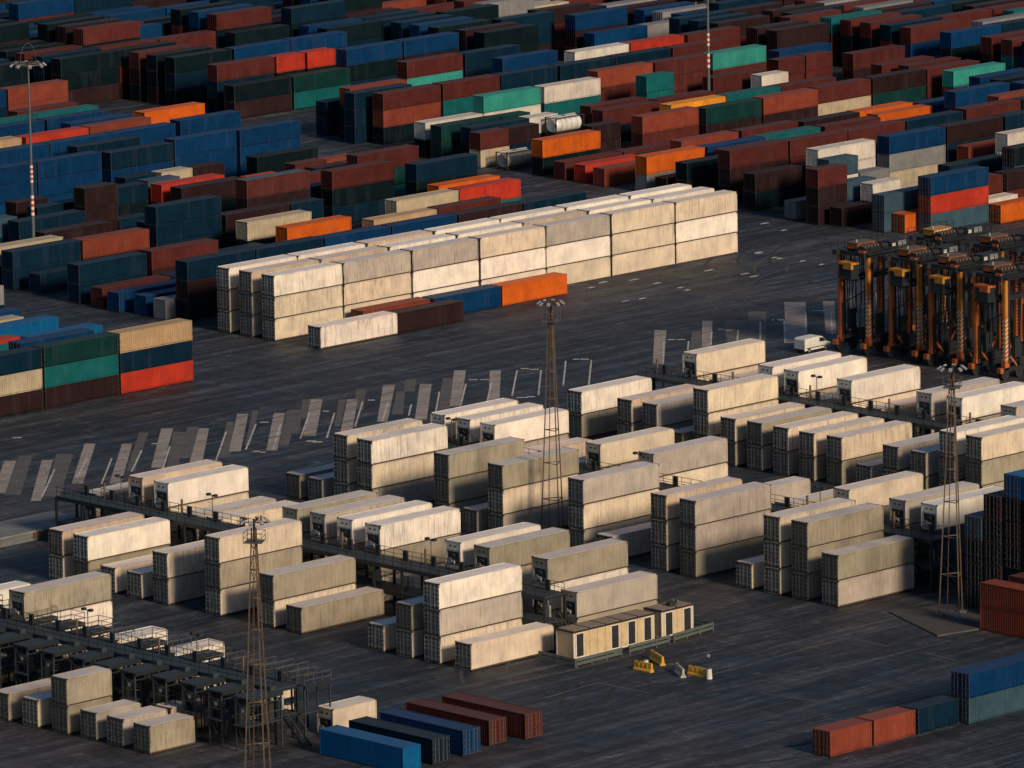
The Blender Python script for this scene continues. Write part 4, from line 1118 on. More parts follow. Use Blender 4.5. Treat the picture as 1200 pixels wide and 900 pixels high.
252|144.4|2.62|12.19|2.62|t|-|teal container under maroon one in farthest rows at top
252|144.4|5.24|12.19|2.62|m|-|maroon container on teal one in farthest rows at top
252|148.8|5.24|12.19|2.62|m|-|maroon container on dark brown one in farthest rows at top
252|157.6|2.62|12.19|2.62|k|-|black container under blue one in farthest rows at top
252|166.4|2.62|12.19|2.62|b|-|blue container under maroon one in farthest rows at top
124.3|250.4|5.24|12.19|2.62|k|-|black container on black one, leftmost such in farthest rows at top
232|128.8|2.62|12.19|2.62|k|-|black container atop its stack, rightmost such in farthest rows at top
232|133.2|2.62|12.19|2.62|b|-|blue container atop its stack in farthest rows at top'''
for line in ROWS.strip().split('\n'):
    u, v, z, L, h, code, kd, label = line.split('|')
    u, v, z, L, h = float(u), float(v), float(z), float(L), float(h)
    z += .06
    if code in 'Qq':
        t = tank_proto(code == 'q'); t.location = (u, v, z)
        tag(t, label, 'tank container'); continue
    reef = code in 'WYGHR'
    kind = ('unit' if kd == 'U' else 'door') if reef else 'dry'
    near = (not reef) and (v < 75 or h == 2.59)
    base = PAL[code]
    j = lambda a: max(.003, a*(1+rnd.uniform(-.13, .10)))
    col = (j(base[0]), j(base[1]), j(base[2]), 1)
    # hue stays, only brightness drifts
    kf = 1+rnd.uniform(-.12, .10)
    col = tuple(min(.85, base[i]*kf*(1+rnd.uniform(-.015, .015))) for i in range(3))+(1,)
    p, first = proto(L, h, kind, near, code == 'Z')
    rot = kd == 'rot'
    loc = (u+WD, v, z) if rot else (u, v, z)
    if first:
        o = p; o.location = loc; o.rotation_euler.z = PI/2 if rot else 0
        for c, gs in TREE[o.name]:
            c.color = col
            for gg, _ in gs: gg.color = col
    else:
        o = copy_thing(p, loc, PI/2 if rot else 0, col)
    if reef: tag(o, label, 'refrigerated container', 'refrigerated containers stacked in the yard')
    else: tag(o, label, 'shipping container', 'shipping containers stacked in the yard')

# the remaining hundreds packed behind and between them, as one object
STUFF = '''-70.2|-12.1|0|12.19|2.9|Y|U
-70.3|-25.4|0|12.19|2.9|G|U
-70|-42.3|0|12.19|2.9|G|U
-70.2|-64.1|0|12.19|2.9|H|U
-22.5|-11.7|0|12.19|2.9|G|U
-22.5|-16|0|12.19|2.9|Y|U
-22.7|-20.4|0|12.19|2.9|Y|U
-23.3|-25|0|12.19|2.9|Y|U
-22.7|-33.6|0|12.19|2.9|H|U
-22.7|-37.9|0|12.19|2.9|H|U
-22.6|-46.4|0|12.19|2.9|H|U
-22.9|-59.8|0|12.19|2.9|H|U
-22.6|-68|0|12.19|2.9|H|U
24.3|-7.5|0|12.19|2.9|H|U
24.4|-12|0|12.19|2.9|H|U
24.5|-20.2|0|12.19|2.9|Y|U
24.3|-24.7|0|12.19|2.9|H|U
24.3|-29.2|0|12.19|2.9|G|U
24.2|-33.6|0|12.19|2.9|H|U
24.5|-46.3|0|12.19|2.9|H|U
24.8|-50.9|0|12.19|2.9|G|U
24.8|-59.5|0|12.19|2.9|Y|U
24.8|-59.5|2.9|12.19|2.9|H|U
24.8|-64|0|12.19|2.9|H|U
24.8|-64|2.9|12.19|2.9|Y|U
40.05|77.4|0|12.19|2.9|Y|D
40.05|77.4|2.9|12.19|2.9|W|D
40.05|81.8|0|12.19|2.9|W|D
40.05|81.8|2.9|12.19|2.9|Y|D
52.6|77.4|0|12.19|2.9|Y|D
52.6|77.4|2.9|12.19|2.9|W|D
52.6|81.8|0|12.19|2.9|Y|D
52.6|81.8|2.9|12.19|2.9|W|D
65.2|77.4|0|12.19|2.9|W|D
65.2|77.4|2.9|12.19|2.9|Y|D
65.2|81.8|0|12.19|2.9|W|D
65.2|81.8|2.9|12.19|2.9|Y|D
77.6|77.4|0|12.19|2.9|Y|D
77.6|77.4|2.9|12.19|2.9|W|D
77.6|81.8|0|12.19|2.9|W|D
77.6|81.8|2.9|12.19|2.9|W|D
90.2|77.4|0|12.19|2.9|Y|D
90.2|77.4|2.9|12.19|2.9|Y|D
90.2|81.8|0|12.19|2.9|Y|D
90.2|81.8|2.9|12.19|2.9|Y|D
102.7|77.4|0|12.19|2.9|Y|D
102.7|77.4|2.9|12.19|2.9|Y|D
102.7|81.8|0|12.19|2.9|Y|D
102.7|81.8|2.9|12.19|2.9|Y|D
-22.1|65.6|0|12.19|2.59|n|-
-22.1|65.6|2.59|12.19|2.59|n|-
-9.7|65.6|0|12.19|2.59|n|-
-9.7|65.6|2.59|12.19|2.59|b|-
-9.7|70|0|12.19|2.59|b|-
-9.7|70|2.59|12.19|2.59|b|-
-34.7|70|0|12.19|2.59|n|-
-34.7|70|2.59|12.19|2.59|b|-
-22.1|75.7|0|12.19|2.59|g|-
-22.1|75.7|2.59|12.19|2.59|t|-
-22.2|80.1|0|12.19|2.59|m|-
-22.2|80.1|2.59|12.19|2.59|r|-
-9.9|78.2|0|12.19|2.59|b|-
-22.1|84.5|0|12.19|2.59|n|-
-22.1|84.5|2.59|12.19|2.59|n|-
-9.8|87|0|12.19|2.59|n|-
-12.7|90.6|0|12.19|2.59|n|-
-12.7|90.6|2.59|12.19|2.59|c|-
-9.5|95|0|12.19|2.59|n|-
-9.5|95|2.59|12.19|2.59|b|-
-8.7|99.2|0|12.19|2.59|n|-
-8.7|99.2|2.59|12.19|2.59|n|-
-8.7|99.2|5.18|12.19|2.59|e|-
42.5|92.8|0|12.19|2.65|k|-
42.5|92.8|2.65|12.19|2.65|M|-
54.7|92.4|0|12.19|2.65|k|-
54.7|92.4|2.65|12.19|2.65|n|-
67.2|92.4|0|12.19|2.65|k|-
67.2|92.4|2.65|12.19|2.65|k|-
79.6|92.2|0|12.19|2.65|M|-
79.6|92.2|2.65|12.19|2.65|k|-
91.9|91.9|0|12.19|2.65|n|-
91.9|91.9|2.65|12.19|2.65|k|-
41.5|100.4|0|12.19|2.65|b|-
41.5|109.2|0|12.19|2.65|n|-
42.5|114.2|0|12.19|2.65|M|-
67.3|113.9|0|12.19|2.65|k|-
79.4|109.2|0|12.19|2.65|t|-
92.1|109.4|0|12.19|2.65|m|-
66.8|121.6|0|12.19|2.65|k|-
92.6|118.6|0|12.19|2.65|t|-
105.3|118.9|0|12.19|2.65|t|-
105.4|123.3|0|12.19|2.65|m|-
54.8|117.8|0|12.19|2.65|n|-
54.8|113.4|0|12.19|2.65|g|-
42.2|128.2|0|12.19|2.65|M|-
68.9|128.4|0|12.19|2.65|k|-
81.2|128.1|0|6.06|2.65|e|-
30.3|132.7|0|12.19|2.65|n|-
80|136.2|0|12.19|2.65|n|-
105.4|127.9|0|12.19|2.65|k|-
42.8|136.9|0|12.19|2.65|k|-
105.4|140.3|0|12.19|2.65|t|-
93.6|137.2|0|12.19|2.65|n|-
93.6|137.2|2.65|12.19|2.65|n|-
93.6|141.6|0|6.06|2.65|e|-
60.6|148.9|0|6.06|2.65|M|-
67.8|143.8|0|12.19|2.65|n|-
46.4|146.7|0|12.19|2.65|n|-
56|153.9|0|12.19|2.65|m|-
37.1|150.5|0|12.19|2.65|n|-
80.3|150.6|0|12.19|2.65|k|-
93.1|149.8|0|6.06|2.65|r|-
93.1|149.8|2.65|6.06|2.65|r|-
93.1|145.3|0|12.19|2.65|m|-
93.1|145.3|2.65|12.19|2.65|m|-
104.7|148.6|0|6.06|2.65|M|-
104.7|148.6|2.65|6.06|2.65|M|-
111|148.9|0|6.06|2.65|n|-
111|148.9|2.65|6.06|2.65|m|-
80.3|154.9|0|12.19|2.65|m|-
105.3|153.6|0|6.06|2.65|m|-
111.4|153.5|0|6.06|2.65|m|-
111.4|153.5|2.65|6.06|2.65|O|-
81.4|159|0|6.06|2.65|k|-
87.6|163.2|0|6.06|2.65|e|-
93.8|163.1|0|6.06|2.65|m|-
106|162.7|0|12.19|2.65|n|-
81|163.6|0|6.06|2.65|n|-
56.6|159.3|0|6.06|2.65|M|-
71.7|172.1|0|12.19|2.65|b|-
59.2|172.1|0|12.19|2.65|b|-
84.1|170.3|0|12.19|2.65|b|-
98.2|172.1|0|12.19|2.65|b|-
110.5|171.4|0|12.19|2.65|b|-
96.6|183.9|0|12.19|2.65|n|-
96.6|183.9|2.65|12.19|2.65|n|-
84.2|183.9|0|12.19|2.65|n|-
84.2|183.9|2.65|12.19|2.65|n|-
71.8|183.9|0|12.19|2.65|n|-
71.8|183.9|2.65|12.19|2.65|n|-
59.4|184|0|12.19|2.65|n|-
59.4|184|2.65|12.19|2.65|n|-
59.4|184|5.3|12.19|2.65|b|-
84.6|178.2|0|12.19|2.65|n|-
84.6|178.2|2.65|12.19|2.65|n|-
110.9|185.1|0|12.19|2.65|n|-
110.9|185.1|2.65|12.19|2.65|n|-
98.2|191.2|0|12.19|2.65|m|-
98.2|191.2|2.65|12.19|2.65|m|-
85.6|191|0|12.19|2.65|m|-
85.6|191|2.65|12.19|2.65|m|-
73.2|191.8|0|12.19|2.65|m|-
73.2|191.8|2.65|12.19|2.65|m|-
98.4|195.7|0|12.19|2.65|n|-
98.4|195.7|2.65|12.19|2.65|n|-
112.8|195.4|0|12.19|2.65|m|-
112.8|195.4|2.65|12.19|2.65|o|-
98.6|201.4|0|12.19|2.65|n|-
98.6|201.4|2.65|12.19|2.65|n|-
86|201.6|0|12.19|2.65|n|-
86|201.6|2.65|12.19|2.65|n|-
100.9|206.4|0|12.19|2.65|g|-
100.9|206.4|2.65|12.19|2.65|g|-
88.4|206.2|0|12.19|2.65|g|-
88.4|206.2|2.65|12.19|2.65|n|-
100.9|211|0|12.19|2.65|M|-
100.9|211|2.65|12.19|2.65|M|-
114.8|229.6|0|12.19|2.65|m|-
102.2|229.6|0|12.19|2.65|n|-
102.2|229.6|2.65|12.19|2.65|n|-
102.2|229.6|5.3|12.19|2.65|b|-
165|223|0|6.06|2.62|n|-
165|223|2.62|6.06|2.62|k|-
171.3|222.6|0|6.06|2.62|n|-
171.3|222.6|2.62|6.06|2.62|k|-
177.4|220|0|12.19|2.62|n|-
190|220|0|12.19|2.62|n|-
190|220|2.62|12.19|2.62|M|-
166.8|235|0|12.19|2.62|n|-
166.8|235|2.62|12.19|2.62|n|-
179.4|235.2|0|12.19|2.62|n|-
179.4|235.2|2.62|12.19|2.62|n|-
149.4|189.2|0|12.19|2.62|M|-
149.4|189.2|2.62|12.19|2.62|M|-
161.8|181.4|0|12.19|2.62|n|-
174.2|181.2|0|12.19|2.62|n|-
174.2|181.2|2.62|12.19|2.62|n|-
186.7|180.8|0|12.19|2.62|n|-
186.7|180.8|2.62|12.19|2.62|n|-
199.3|181|0|12.19|2.62|n|-
199.3|181|2.62|12.19|2.62|n|-
212|180.9|0|12.19|2.62|n|-
212|180.9|2.62|12.19|2.62|n|-
174|202.4|0|12.19|2.62|n|-
186.6|202.2|0|12.19|2.62|n|-
186.3|193.4|0|12.19|2.62|n|-
186.3|193.4|2.62|12.19|2.62|n|-
198.6|189.6|0|12.19|2.62|n|-
198.6|189.6|2.62|12.19|2.62|n|-
211|189.4|0|12.19|2.62|m|-
211|189.4|2.62|12.19|2.62|m|-
223.6|189|0|12.19|2.62|m|-
223.6|189|2.62|12.19|2.62|m|-
223.6|189|5.24|12.19|2.62|m|-
157|167.4|0|12.19|2.62|n|-
169.6|167|0|12.19|2.62|n|-
150.4|163.3|0|6.06|2.62|g|-
156.7|163.2|0|6.06|2.62|g|-
156.7|163.2|2.62|6.06|2.62|g|-
146|158.7|0|12.19|2.62|M|-
158.4|158.9|0|6.06|2.62|n|-
149.5|153.9|0|6.06|2.62|n|-
160.8|155.6|0|6.06|2.62|k|-
172.3|159.6|0|12.19|2.62|n|-
170.5|155.2|0|12.19|2.62|k|-
183.4|156|0|12.19|2.62|m|-
198.6|171.6|0|12.19|2.62|m|-
211.1|171.2|0|12.19|2.62|n|-
186.2|172|0|12.19|2.62|m|-
187.3|162.4|0|6.06|2.62|k|-
187.3|162.4|2.62|6.06|2.62|t|-
205.4|165.6|0|12.19|2.62|m|-
211.8|161.2|0|6.06|2.62|m|-
181|151|0|12.19|2.62|m|-
193.6|151.2|0|12.19|2.62|m|-
206|151.2|0|12.19|2.62|m|-
234|140.7|0|12.19|2.62|O|-
234|150.2|0|12.19|2.62|m|-
232|154.2|0|12.19|2.62|m|-
225.5|170.6|0|6.06|2.62|m|-
232.6|177.2|0|12.19|2.62|m|-
156|131.7|0|12.19|2.65|M|-
155.2|127.4|0|6.06|2.65|n|-
155.3|118|0|12.19|2.65|n|-
167.7|118.4|0|12.19|2.65|n|-
180.5|118|0|12.19|2.65|m|-
193.9|119.6|0|12.19|2.65|o|-
156.6|124.8|0|12.19|2.65|M|-
169.6|124.8|0|12.19|2.65|m|-
181.9|123.6|0|12.19|2.65|m|-
194.2|124|0|12.19|2.65|m|-
155.5|108.6|0|6.06|2.65|M|-
180.2|112.4|0|12.19|2.65|n|-
180.2|112.4|2.65|12.19|2.65|M|-
206.5|122|0|12.19|2.65|n|-
155|114|0|12.19|2.65|m|-
155|114|2.65|12.19|2.65|m|-
143|101.6|0|12.19|2.65|M|-
155.25|101.2|0|12.19|2.65|k|-
155.25|101.2|2.65|12.19|2.65|m|-
167.5|101|0|12.19|2.65|k|-
167.5|101|2.65|12.19|2.65|M|-
179.75|100.6|0|12.19|2.65|k|-
179.75|100.6|2.65|12.19|2.65|n|-
193.8|101.5|0|12.19|2.65|m|-
193.8|101.5|2.65|12.19|2.65|r|-
205.4|114.2|0|12.19|2.65|n|-
205.4|114.2|2.65|12.19|2.65|k|-
218.4|112|0|12.19|2.65|m|-
218.4|112|2.65|12.19|2.65|m|-
218.4|112|5.3|12.19|2.65|b|-
206.3|101.4|0|12.19|2.65|n|-
206.3|101.4|2.65|12.19|2.65|M|-
206.3|101.4|5.3|12.19|2.65|n|-
206|106|0|12.19|2.65|m|-
206|106|2.65|12.19|2.65|O|-
192.4|106|0|12.19|2.65|k|-
192.4|106|2.65|12.19|2.65|n|-
151.8|92.4|0|12.19|2.65|c|-
151.8|92.4|2.65|12.19|2.65|w|-
179.8|92.6|0|12.19|2.65|r|-
192.4|92.4|0|12.19|2.65|m|-
192.4|92.4|2.65|12.19|2.65|m|-
179.8|88.4|0|12.19|2.65|n|-
145.2|80.5|0|6.06|2.65|n|-
146.1|84.8|0|6.06|2.65|w|-
146.1|84.8|2.65|6.06|2.65|w|-
152.4|84.6|0|6.06|2.65|n|-
146.4|76.6|0|6.06|2.65|M|-
153|76.6|0|12.19|2.65|n|-
153|81|0|12.19|2.65|w|-
152.6|68.2|0|12.19|2.65|n|-
165.9|68.4|0|12.19|2.65|m|-
168.55|61.6|0|12.19|2.65|o|-
165.4|79|0|12.19|2.65|n|-
180|80.9|0|12.19|2.65|e|-
180|80.9|2.65|12.19|2.65|w|-
170.9|71.4|0|12.19|2.65|n|-
170.9|71.4|2.65|12.19|2.65|E|-
193|80.9|0|12.19|2.65|m|-
193|80.9|2.65|12.19|2.65|m|-
193|80.9|5.3|12.19|2.65|w|-
181|61.5|0|12.19|2.65|m|-
181|61.5|2.65|12.19|2.65|r|-
-56.1|-136.6|0|12.19|2.59|n|-
-56.1|-136.6|2.59|12.19|2.59|b|-
-29.4|-105.7|0|12.19|2.59|k|-
-29|-108.3|0|12.19|2.59|k|-
-29|-108.3|2.59|12.19|2.59|k|-
-29|-110.9|0|12.19|2.59|M|-
-29|-110.9|2.59|12.19|2.59|k|-
-29|-110.9|5.18|12.19|2.59|M|-
-29|-110.9|7.77|12.19|2.59|M|-
-29|-110.9|10.36|12.19|2.59|k|-
-29|-110.9|12.95|12.19|2.59|B|-
-29|-113.5|0|12.19|2.59|k|-
-29|-113.5|2.59|12.19|2.59|k|-
-29|-113.5|5.18|12.19|2.59|M|-
-29|-113.5|7.77|12.19|2.59|k|-
-29|-113.5|10.36|12.19|2.59|k|-
-29|-113.5|12.95|12.19|2.59|M|-
-16.8|-105.7|0|12.19|2.59|k|-
-16.8|-105.7|2.59|12.19|2.59|k|-
-16.8|-105.7|5.18|12.19|2.59|k|-
-16.8|-105.7|7.77|12.19|2.59|k|-
-16.8|-105.7|10.36|12.19|2.59|M|-
-16.6|-108.3|0|12.19|2.59|k|-
-16.6|-108.3|2.59|12.19|2.59|M|-
-16.6|-108.3|5.18|12.19|2.59|k|-
-16.6|-108.3|7.77|12.19|2.59|k|-
-16.6|-108.3|10.36|12.19|2.59|k|-
-16.6|-108.3|12.95|12.19|2.59|b|-
-16.6|-110.9|0|12.19|2.59|k|-
-16.6|-110.9|2.59|12.19|2.59|k|-
-16.6|-110.9|5.18|12.19|2.59|M|-
-16.6|-110.9|7.77|12.19|2.59|k|-
-16.6|-110.9|10.36|12.19|2.59|M|-
-16.6|-110.9|12.95|12.19|2.59|b|-
-121|-108.6|0|12.19|2.59|B|rot
-36.2|-133.6|0|12.19|2.59|m|rot
-36.2|-133.6|2.59|12.19|2.59|M|rot
-31.6|-121|0|12.19|2.59|k|rot
-31.6|-121|2.59|12.19|2.59|m|rot
-31.6|-133.6|0|12.19|2.59|M|rot
-31.6|-133.6|2.59|12.19|2.59|k|rot
153.9|248.2|0|12.19|2.62|M|-
153.9|248.2|2.62|12.19|2.62|m|-
178.8|248.2|0|12.19|2.62|M|-
178.8|248.2|2.62|12.19|2.62|M|-
178.8|248.2|5.24|12.19|2.62|k|-
191.3|248.2|0|12.19|2.62|k|-
191.3|248.2|2.62|12.19|2.62|m|-
191.3|248.2|5.24|12.19|2.62|k|-
191.3|248.2|7.86|12.19|2.62|n|-
203.7|248.2|0|12.19|2.62|m|-
203.7|248.2|2.62|12.19|2.62|m|-
203.7|248.2|5.24|12.19|2.62|M|-
141.5|252.6|0|12.19|2.62|k|-
141.5|252.6|2.62|12.19|2.62|n|-
153.9|252.6|0|12.19|2.62|n|-
153.9|252.6|2.62|12.19|2.62|k|-
166.4|252.6|0|12.19|2.62|k|-
166.4|252.6|2.62|12.19|2.62|m|-
166.4|252.6|5.24|12.19|2.62|m|-
178.8|252.6|0|12.19|2.62|k|-
178.8|252.6|2.62|12.19|2.62|n|-
178.8|252.6|5.24|12.19|2.62|k|-
178.8|252.6|7.86|12.19|2.62|m|-
191.3|252.6|0|12.19|2.62|b|-
191.3|252.6|2.62|12.19|2.62|n|-
191.3|252.6|5.24|12.19|2.62|M|-
203.7|252.6|0|12.19|2.62|m|-
203.7|252.6|2.62|12.19|2.62|b|-
203.7|252.6|5.24|12.19|2.62|M|-
203.7|252.6|7.86|12.19|2.62|k|-
141.5|257|0|12.19|2.62|n|-
141.5|257|2.62|12.19|2.62|k|-
153.9|257|0|12.19|2.62|M|-
153.9|257|2.62|12.19|2.62|b|-
153.9|257|5.24|12.19|2.62|k|-
153.9|257|7.86|12.19|2.62|m|-
178.8|257|0|12.19|2.62|n|-
178.8|257|2.62|12.19|2.62|M|-
178.8|257|5.24|12.19|2.62|n|-
178.8|257|7.86|12.19|2.62|b|-
191.3|257|0|12.19|2.62|n|-
191.3|257|2.62|12.19|2.62|m|-
191.3|257|5.24|12.19|2.62|M|-
203.7|257|0|12.19|2.62|m|-
203.7|257|2.62|12.19|2.62|b|-
203.7|257|5.24|12.19|2.62|m|-
203.7|257|7.86|12.19|2.62|b|-
141.5|261.4|0|12.19|2.62|k|-
141.5|261.4|2.62|12.19|2.62|b|-
153.9|261.4|0|12.19|2.62|m|-
153.9|261.4|2.62|12.19|2.62|b|-
153.9|261.4|5.24|12.19|2.62|k|-
153.9|261.4|7.86|12.19|2.62|M|-
178.8|261.4|0|12.19|2.62|M|-
178.8|261.4|2.62|12.19|2.62|n|-
178.8|261.4|5.24|12.19|2.62|m|-
178.8|261.4|7.86|12.19|2.62|k|-
191.3|261.4|0|12.19|2.62|k|-
191.3|261.4|2.62|12.19|2.62|n|-
191.3|261.4|5.24|12.19|2.62|n|-
203.7|261.4|0|12.19|2.62|k|-
203.7|261.4|2.62|12.19|2.62|n|-
203.7|261.4|5.24|12.19|2.62|b|-
203.7|261.4|7.86|12.19|2.62|M|-
141.5|265.8|0|12.19|2.62|M|-
141.5|265.8|2.62|12.19|2.62|n|-
141.5|265.8|5.24|12.19|2.62|k|-
153.9|265.8|0|12.19|2.62|M|-
153.9|265.8|2.62|12.19|2.62|n|-
153.9|265.8|5.24|12.19|2.62|n|-
153.9|265.8|7.86|12.19|2.62|k|-
166.4|265.8|0|12.19|2.62|n|-
166.4|265.8|2.62|12.19|2.62|k|-
166.4|265.8|5.24|12.19|2.62|b|-
178.8|265.8|0|12.19|2.62|k|-
178.8|265.8|2.62|12.19|2.62|k|-
178.8|265.8|5.24|12.19|2.62|k|-
191.3|265.8|0|12.19|2.62|m|-
191.3|265.8|2.62|12.19|2.62|m|-
191.3|265.8|5.24|12.19|2.62|M|-
191.3|265.8|7.86|12.19|2.62|n|-
203.7|265.8|0|12.19|2.62|b|-
203.7|265.8|2.62|12.19|2.62|n|-
203.7|265.8|5.24|12.19|2.62|M|-
141.5|270.2|0|12.19|2.62|k|-
141.5|270.2|2.62|12.19|2.62|b|-
141.5|270.2|5.24|12.19|2.62|M|-
141.5|270.2|7.86|12.19|2.62|k|-
153.9|270.2|0|12.19|2.62|b|-
153.9|270.2|2.62|12.19|2.62|n|-
153.9|270.2|5.24|12.19|2.62|k|-
166.4|270.2|0|12.19|2.62|k|-
166.4|270.2|2.62|12.19|2.62|k|-
166.4|270.2|5.24|12.19|2.62|m|-
178.8|270.2|0|12.19|2.62|M|-
178.8|270.2|2.62|12.19|2.62|m|-
178.8|270.2|5.24|12.19|2.62|k|-
191.3|270.2|0|12.19|2.62|m|-
191.3|270.2|2.62|12.19|2.62|M|-
191.3|270.2|5.24|12.19|2.62|n|-
203.7|270.2|0|12.19|2.62|m|-
203.7|270.2|2.62|12.19|2.62|M|-
203.7|270.2|5.24|12.19|2.62|b|-
203.7|270.2|7.86|12.19|2.62|k|-
141.5|274.6|0|12.19|2.62|b|-
141.5|274.6|2.62|12.19|2.62|b|-
141.5|274.6|5.24|12.19|2.62|b|-
141.5|274.6|7.86|12.19|2.62|k|-
153.9|274.6|0|12.19|2.62|M|-
153.9|274.6|2.62|12.19|2.62|k|-
153.9|274.6|5.24|12.19|2.62|b|-
166.4|274.6|0|12.19|2.62|n|-
166.4|274.6|2.62|12.19|2.62|k|-
166.4|274.6|5.24|12.19|2.62|n|-
191.3|274.6|0|12.19|2.62|n|-
191.3|274.6|2.62|12.19|2.62|k|-
191.3|274.6|5.24|12.19|2.62|n|-
203.7|274.6|0|12.19|2.62|k|-
203.7|274.6|2.62|12.19|2.62|n|-
203.7|274.6|5.24|12.19|2.62|M|-
153.9|279|0|12.19|2.62|n|-
153.9|279|2.62|12.19|2.62|n|-
153.9|279|5.24|12.19|2.62|n|-
166.4|279|0|12.19|2.62|m|-
166.4|279|2.62|12.19|2.62|n|-
166.4|279|5.24|12.19|2.62|n|-
178.8|279|0|12.19|2.62|n|-
178.8|279|2.62|12.19|2.62|n|-
178.8|279|5.24|12.19|2.62|b|-
191.3|279|0|12.19|2.62|k|-
191.3|279|2.62|12.19|2.62|k|-
191.3|279|5.24|12.19|2.62|b|-
203.7|279|0|12.19|2.62|b|-
203.7|279|2.62|12.19|2.62|M|-
203.7|279|5.24|12.19|2.62|M|-
203.7|279|7.86|12.19|2.62|k|-
153.9|283.4|0|12.19|2.62|M|-
153.9|283.4|2.62|12.19|2.62|n|-
153.9|283.4|5.24|12.19|2.62|b|-
166.4|283.4|0|12.19|2.62|b|-
166.4|283.4|2.62|12.19|2.62|M|-
166.4|283.4|5.24|12.19|2.62|k|-
178.8|283.4|0|12.19|2.62|M|-
178.8|283.4|2.62|12.19|2.62|n|-
178.8|283.4|5.24|12.19|2.62|b|-
203.7|283.4|0|12.19|2.62|k|-
203.7|283.4|2.62|12.19|2.62|M|-
203.7|283.4|5.24|12.19|2.62|b|-
203.7|283.4|7.86|12.19|2.62|M|-
153.9|287.8|0|12.19|2.62|n|-
153.9|287.8|2.62|12.19|2.62|n|-
153.9|287.8|5.24|12.19|2.62|k|-
166.4|287.8|0|12.19|2.62|n|-
166.4|287.8|2.62|12.19|2.62|m|-
166.4|287.8|5.24|12.19|2.62|m|-
166.4|287.8|7.86|12.19|2.62|b|-
178.8|287.8|0|12.19|2.62|n|-
178.8|287.8|2.62|12.19|2.62|n|-
178.8|287.8|5.24|12.19|2.62|n|-
178.8|287.8|7.86|12.19|2.62|n|-
191.3|287.8|0|12.19|2.62|n|-
191.3|287.8|2.62|12.19|2.62|n|-
191.3|287.8|5.24|12.19|2.62|M|-
166.4|292.2|0|12.19|2.62|k|-
166.4|292.2|2.62|12.19|2.62|n|-
166.4|292.2|5.24|12.19|2.62|n|-
178.8|292.2|0|12.19|2.62|k|-
178.8|292.2|2.62|12.19|2.62|n|-
178.8|292.2|5.24|12.19|2.62|M|-
178.8|292.2|7.86|12.19|2.62|n|-
191.3|292.2|0|12.19|2.62|b|-
191.3|292.2|2.62|12.19|2.62|m|-
191.3|292.2|5.24|12.19|2.62|n|-
191.3|292.2|7.86|12.19|2.62|M|-
203.7|292.2|0|12.19|2.62|n|-
203.7|292.2|2.62|12.19|2.62|n|-
203.7|292.2|5.24|12.19|2.62|n|-
166.4|296.6|0|12.19|2.62|n|-
166.4|296.6|2.62|12.19|2.62|n|-
166.4|296.6|5.24|12.19|2.62|n|-
178.8|296.6|0|12.19|2.62|n|-
178.8|296.6|2.62|12.19|2.62|k|-
178.8|296.6|5.24|12.19|2.62|M|-
191.3|296.6|0|12.19|2.62|k|-
191.3|296.6|2.62|12.19|2.62|n|-
191.3|296.6|5.24|12.19|2.62|k|-
191.3|296.6|7.86|12.19|2.62|n|-
203.7|296.6|0|12.19|2.62|k|-
203.7|296.6|2.62|12.19|2.62|n|-
203.7|296.6|5.24|12.19|2.62|b|-
178.8|301|0|12.19|2.62|k|-
178.8|301|2.62|12.19|2.62|b|-
178.8|301|5.24|12.19|2.62|n|-
191.3|301|0|12.19|2.62|n|-
191.3|301|2.62|12.19|2.62|n|-
191.3|301|5.24|12.19|2.62|n|-
191.3|301|7.86|12.19|2.62|k|-
166.4|305.4|0|12.19|2.62|k|-
166.4|305.4|2.62|12.19|2.62|M|-
166.4|305.4|5.24|12.19|2.62|b|-
166.4|305.4|7.86|12.19|2.62|M|-
178.8|305.4|0|12.19|2.62|M|-
178.8|305.4|2.62|12.19|2.62|k|-
178.8|305.4|5.24|12.19|2.62|n|-
191.3|305.4|0|12.19|2.62|n|-
191.3|305.4|2.62|12.19|2.62|M|-
191.3|305.4|5.24|12.19|2.62|n|-
203.7|305.4|0|12.19|2.62|b|-
203.7|305.4|2.62|12.19|2.62|n|-
203.7|305.4|5.24|12.19|2.62|k|-
178.8|309.8|0|12.19|2.62|M|-
178.8|309.8|2.62|12.19|2.62|n|-
178.8|309.8|5.24|12.19|2.62|M|-
191.3|309.8|0|12.19|2.62|M|-
191.3|309.8|2.62|12.19|2.62|M|-
191.3|309.8|5.24|12.19|2.62|k|-
203.7|309.8|0|12.19|2.62|M|-
203.7|309.8|2.62|12.19|2.62|n|-
203.7|309.8|5.24|12.19|2.62|b|-
178.8|314.2|0|12.19|2.62|k|-
178.8|314.2|2.62|12.19|2.62|n|-
178.8|314.2|5.24|12.19|2.62|k|-
191.3|314.2|0|12.19|2.62|k|-
191.3|314.2|2.62|12.19|2.62|n|-
191.3|314.2|5.24|12.19|2.62|k|-
191.3|314.2|7.86|12.19|2.62|n|-
203.7|314.2|0|12.19|2.62|M|-
203.7|314.2|2.62|12.19|2.62|n|-
203.7|314.2|5.24|12.19|2.62|n|-
203.7|314.2|7.86|12.19|2.62|n|-
178.8|318.6|0|12.19|2.62|M|-
178.8|318.6|2.62|12.19|2.62|k|-
178.8|318.6|5.24|12.19|2.62|k|-
203.7|318.6|0|12.19|2.62|k|-
203.7|318.6|2.62|12.19|2.62|m|-
203.7|318.6|5.24|12.19|2.62|n|-
203.7|318.6|7.86|12.19|2.62|k|-
191.3|323|0|12.19|2.62|m|-
191.3|323|2.62|12.19|2.62|n|-
191.3|323|5.24|12.19|2.62|k|-
191.3|323|7.86|12.19|2.62|n|-
203.7|323|0|12.19|2.62|n|-
203.7|323|2.62|12.19|2.62|k|-
203.7|323|5.24|12.19|2.62|k|-
178.8|327.4|0|12.19|2.62|k|-
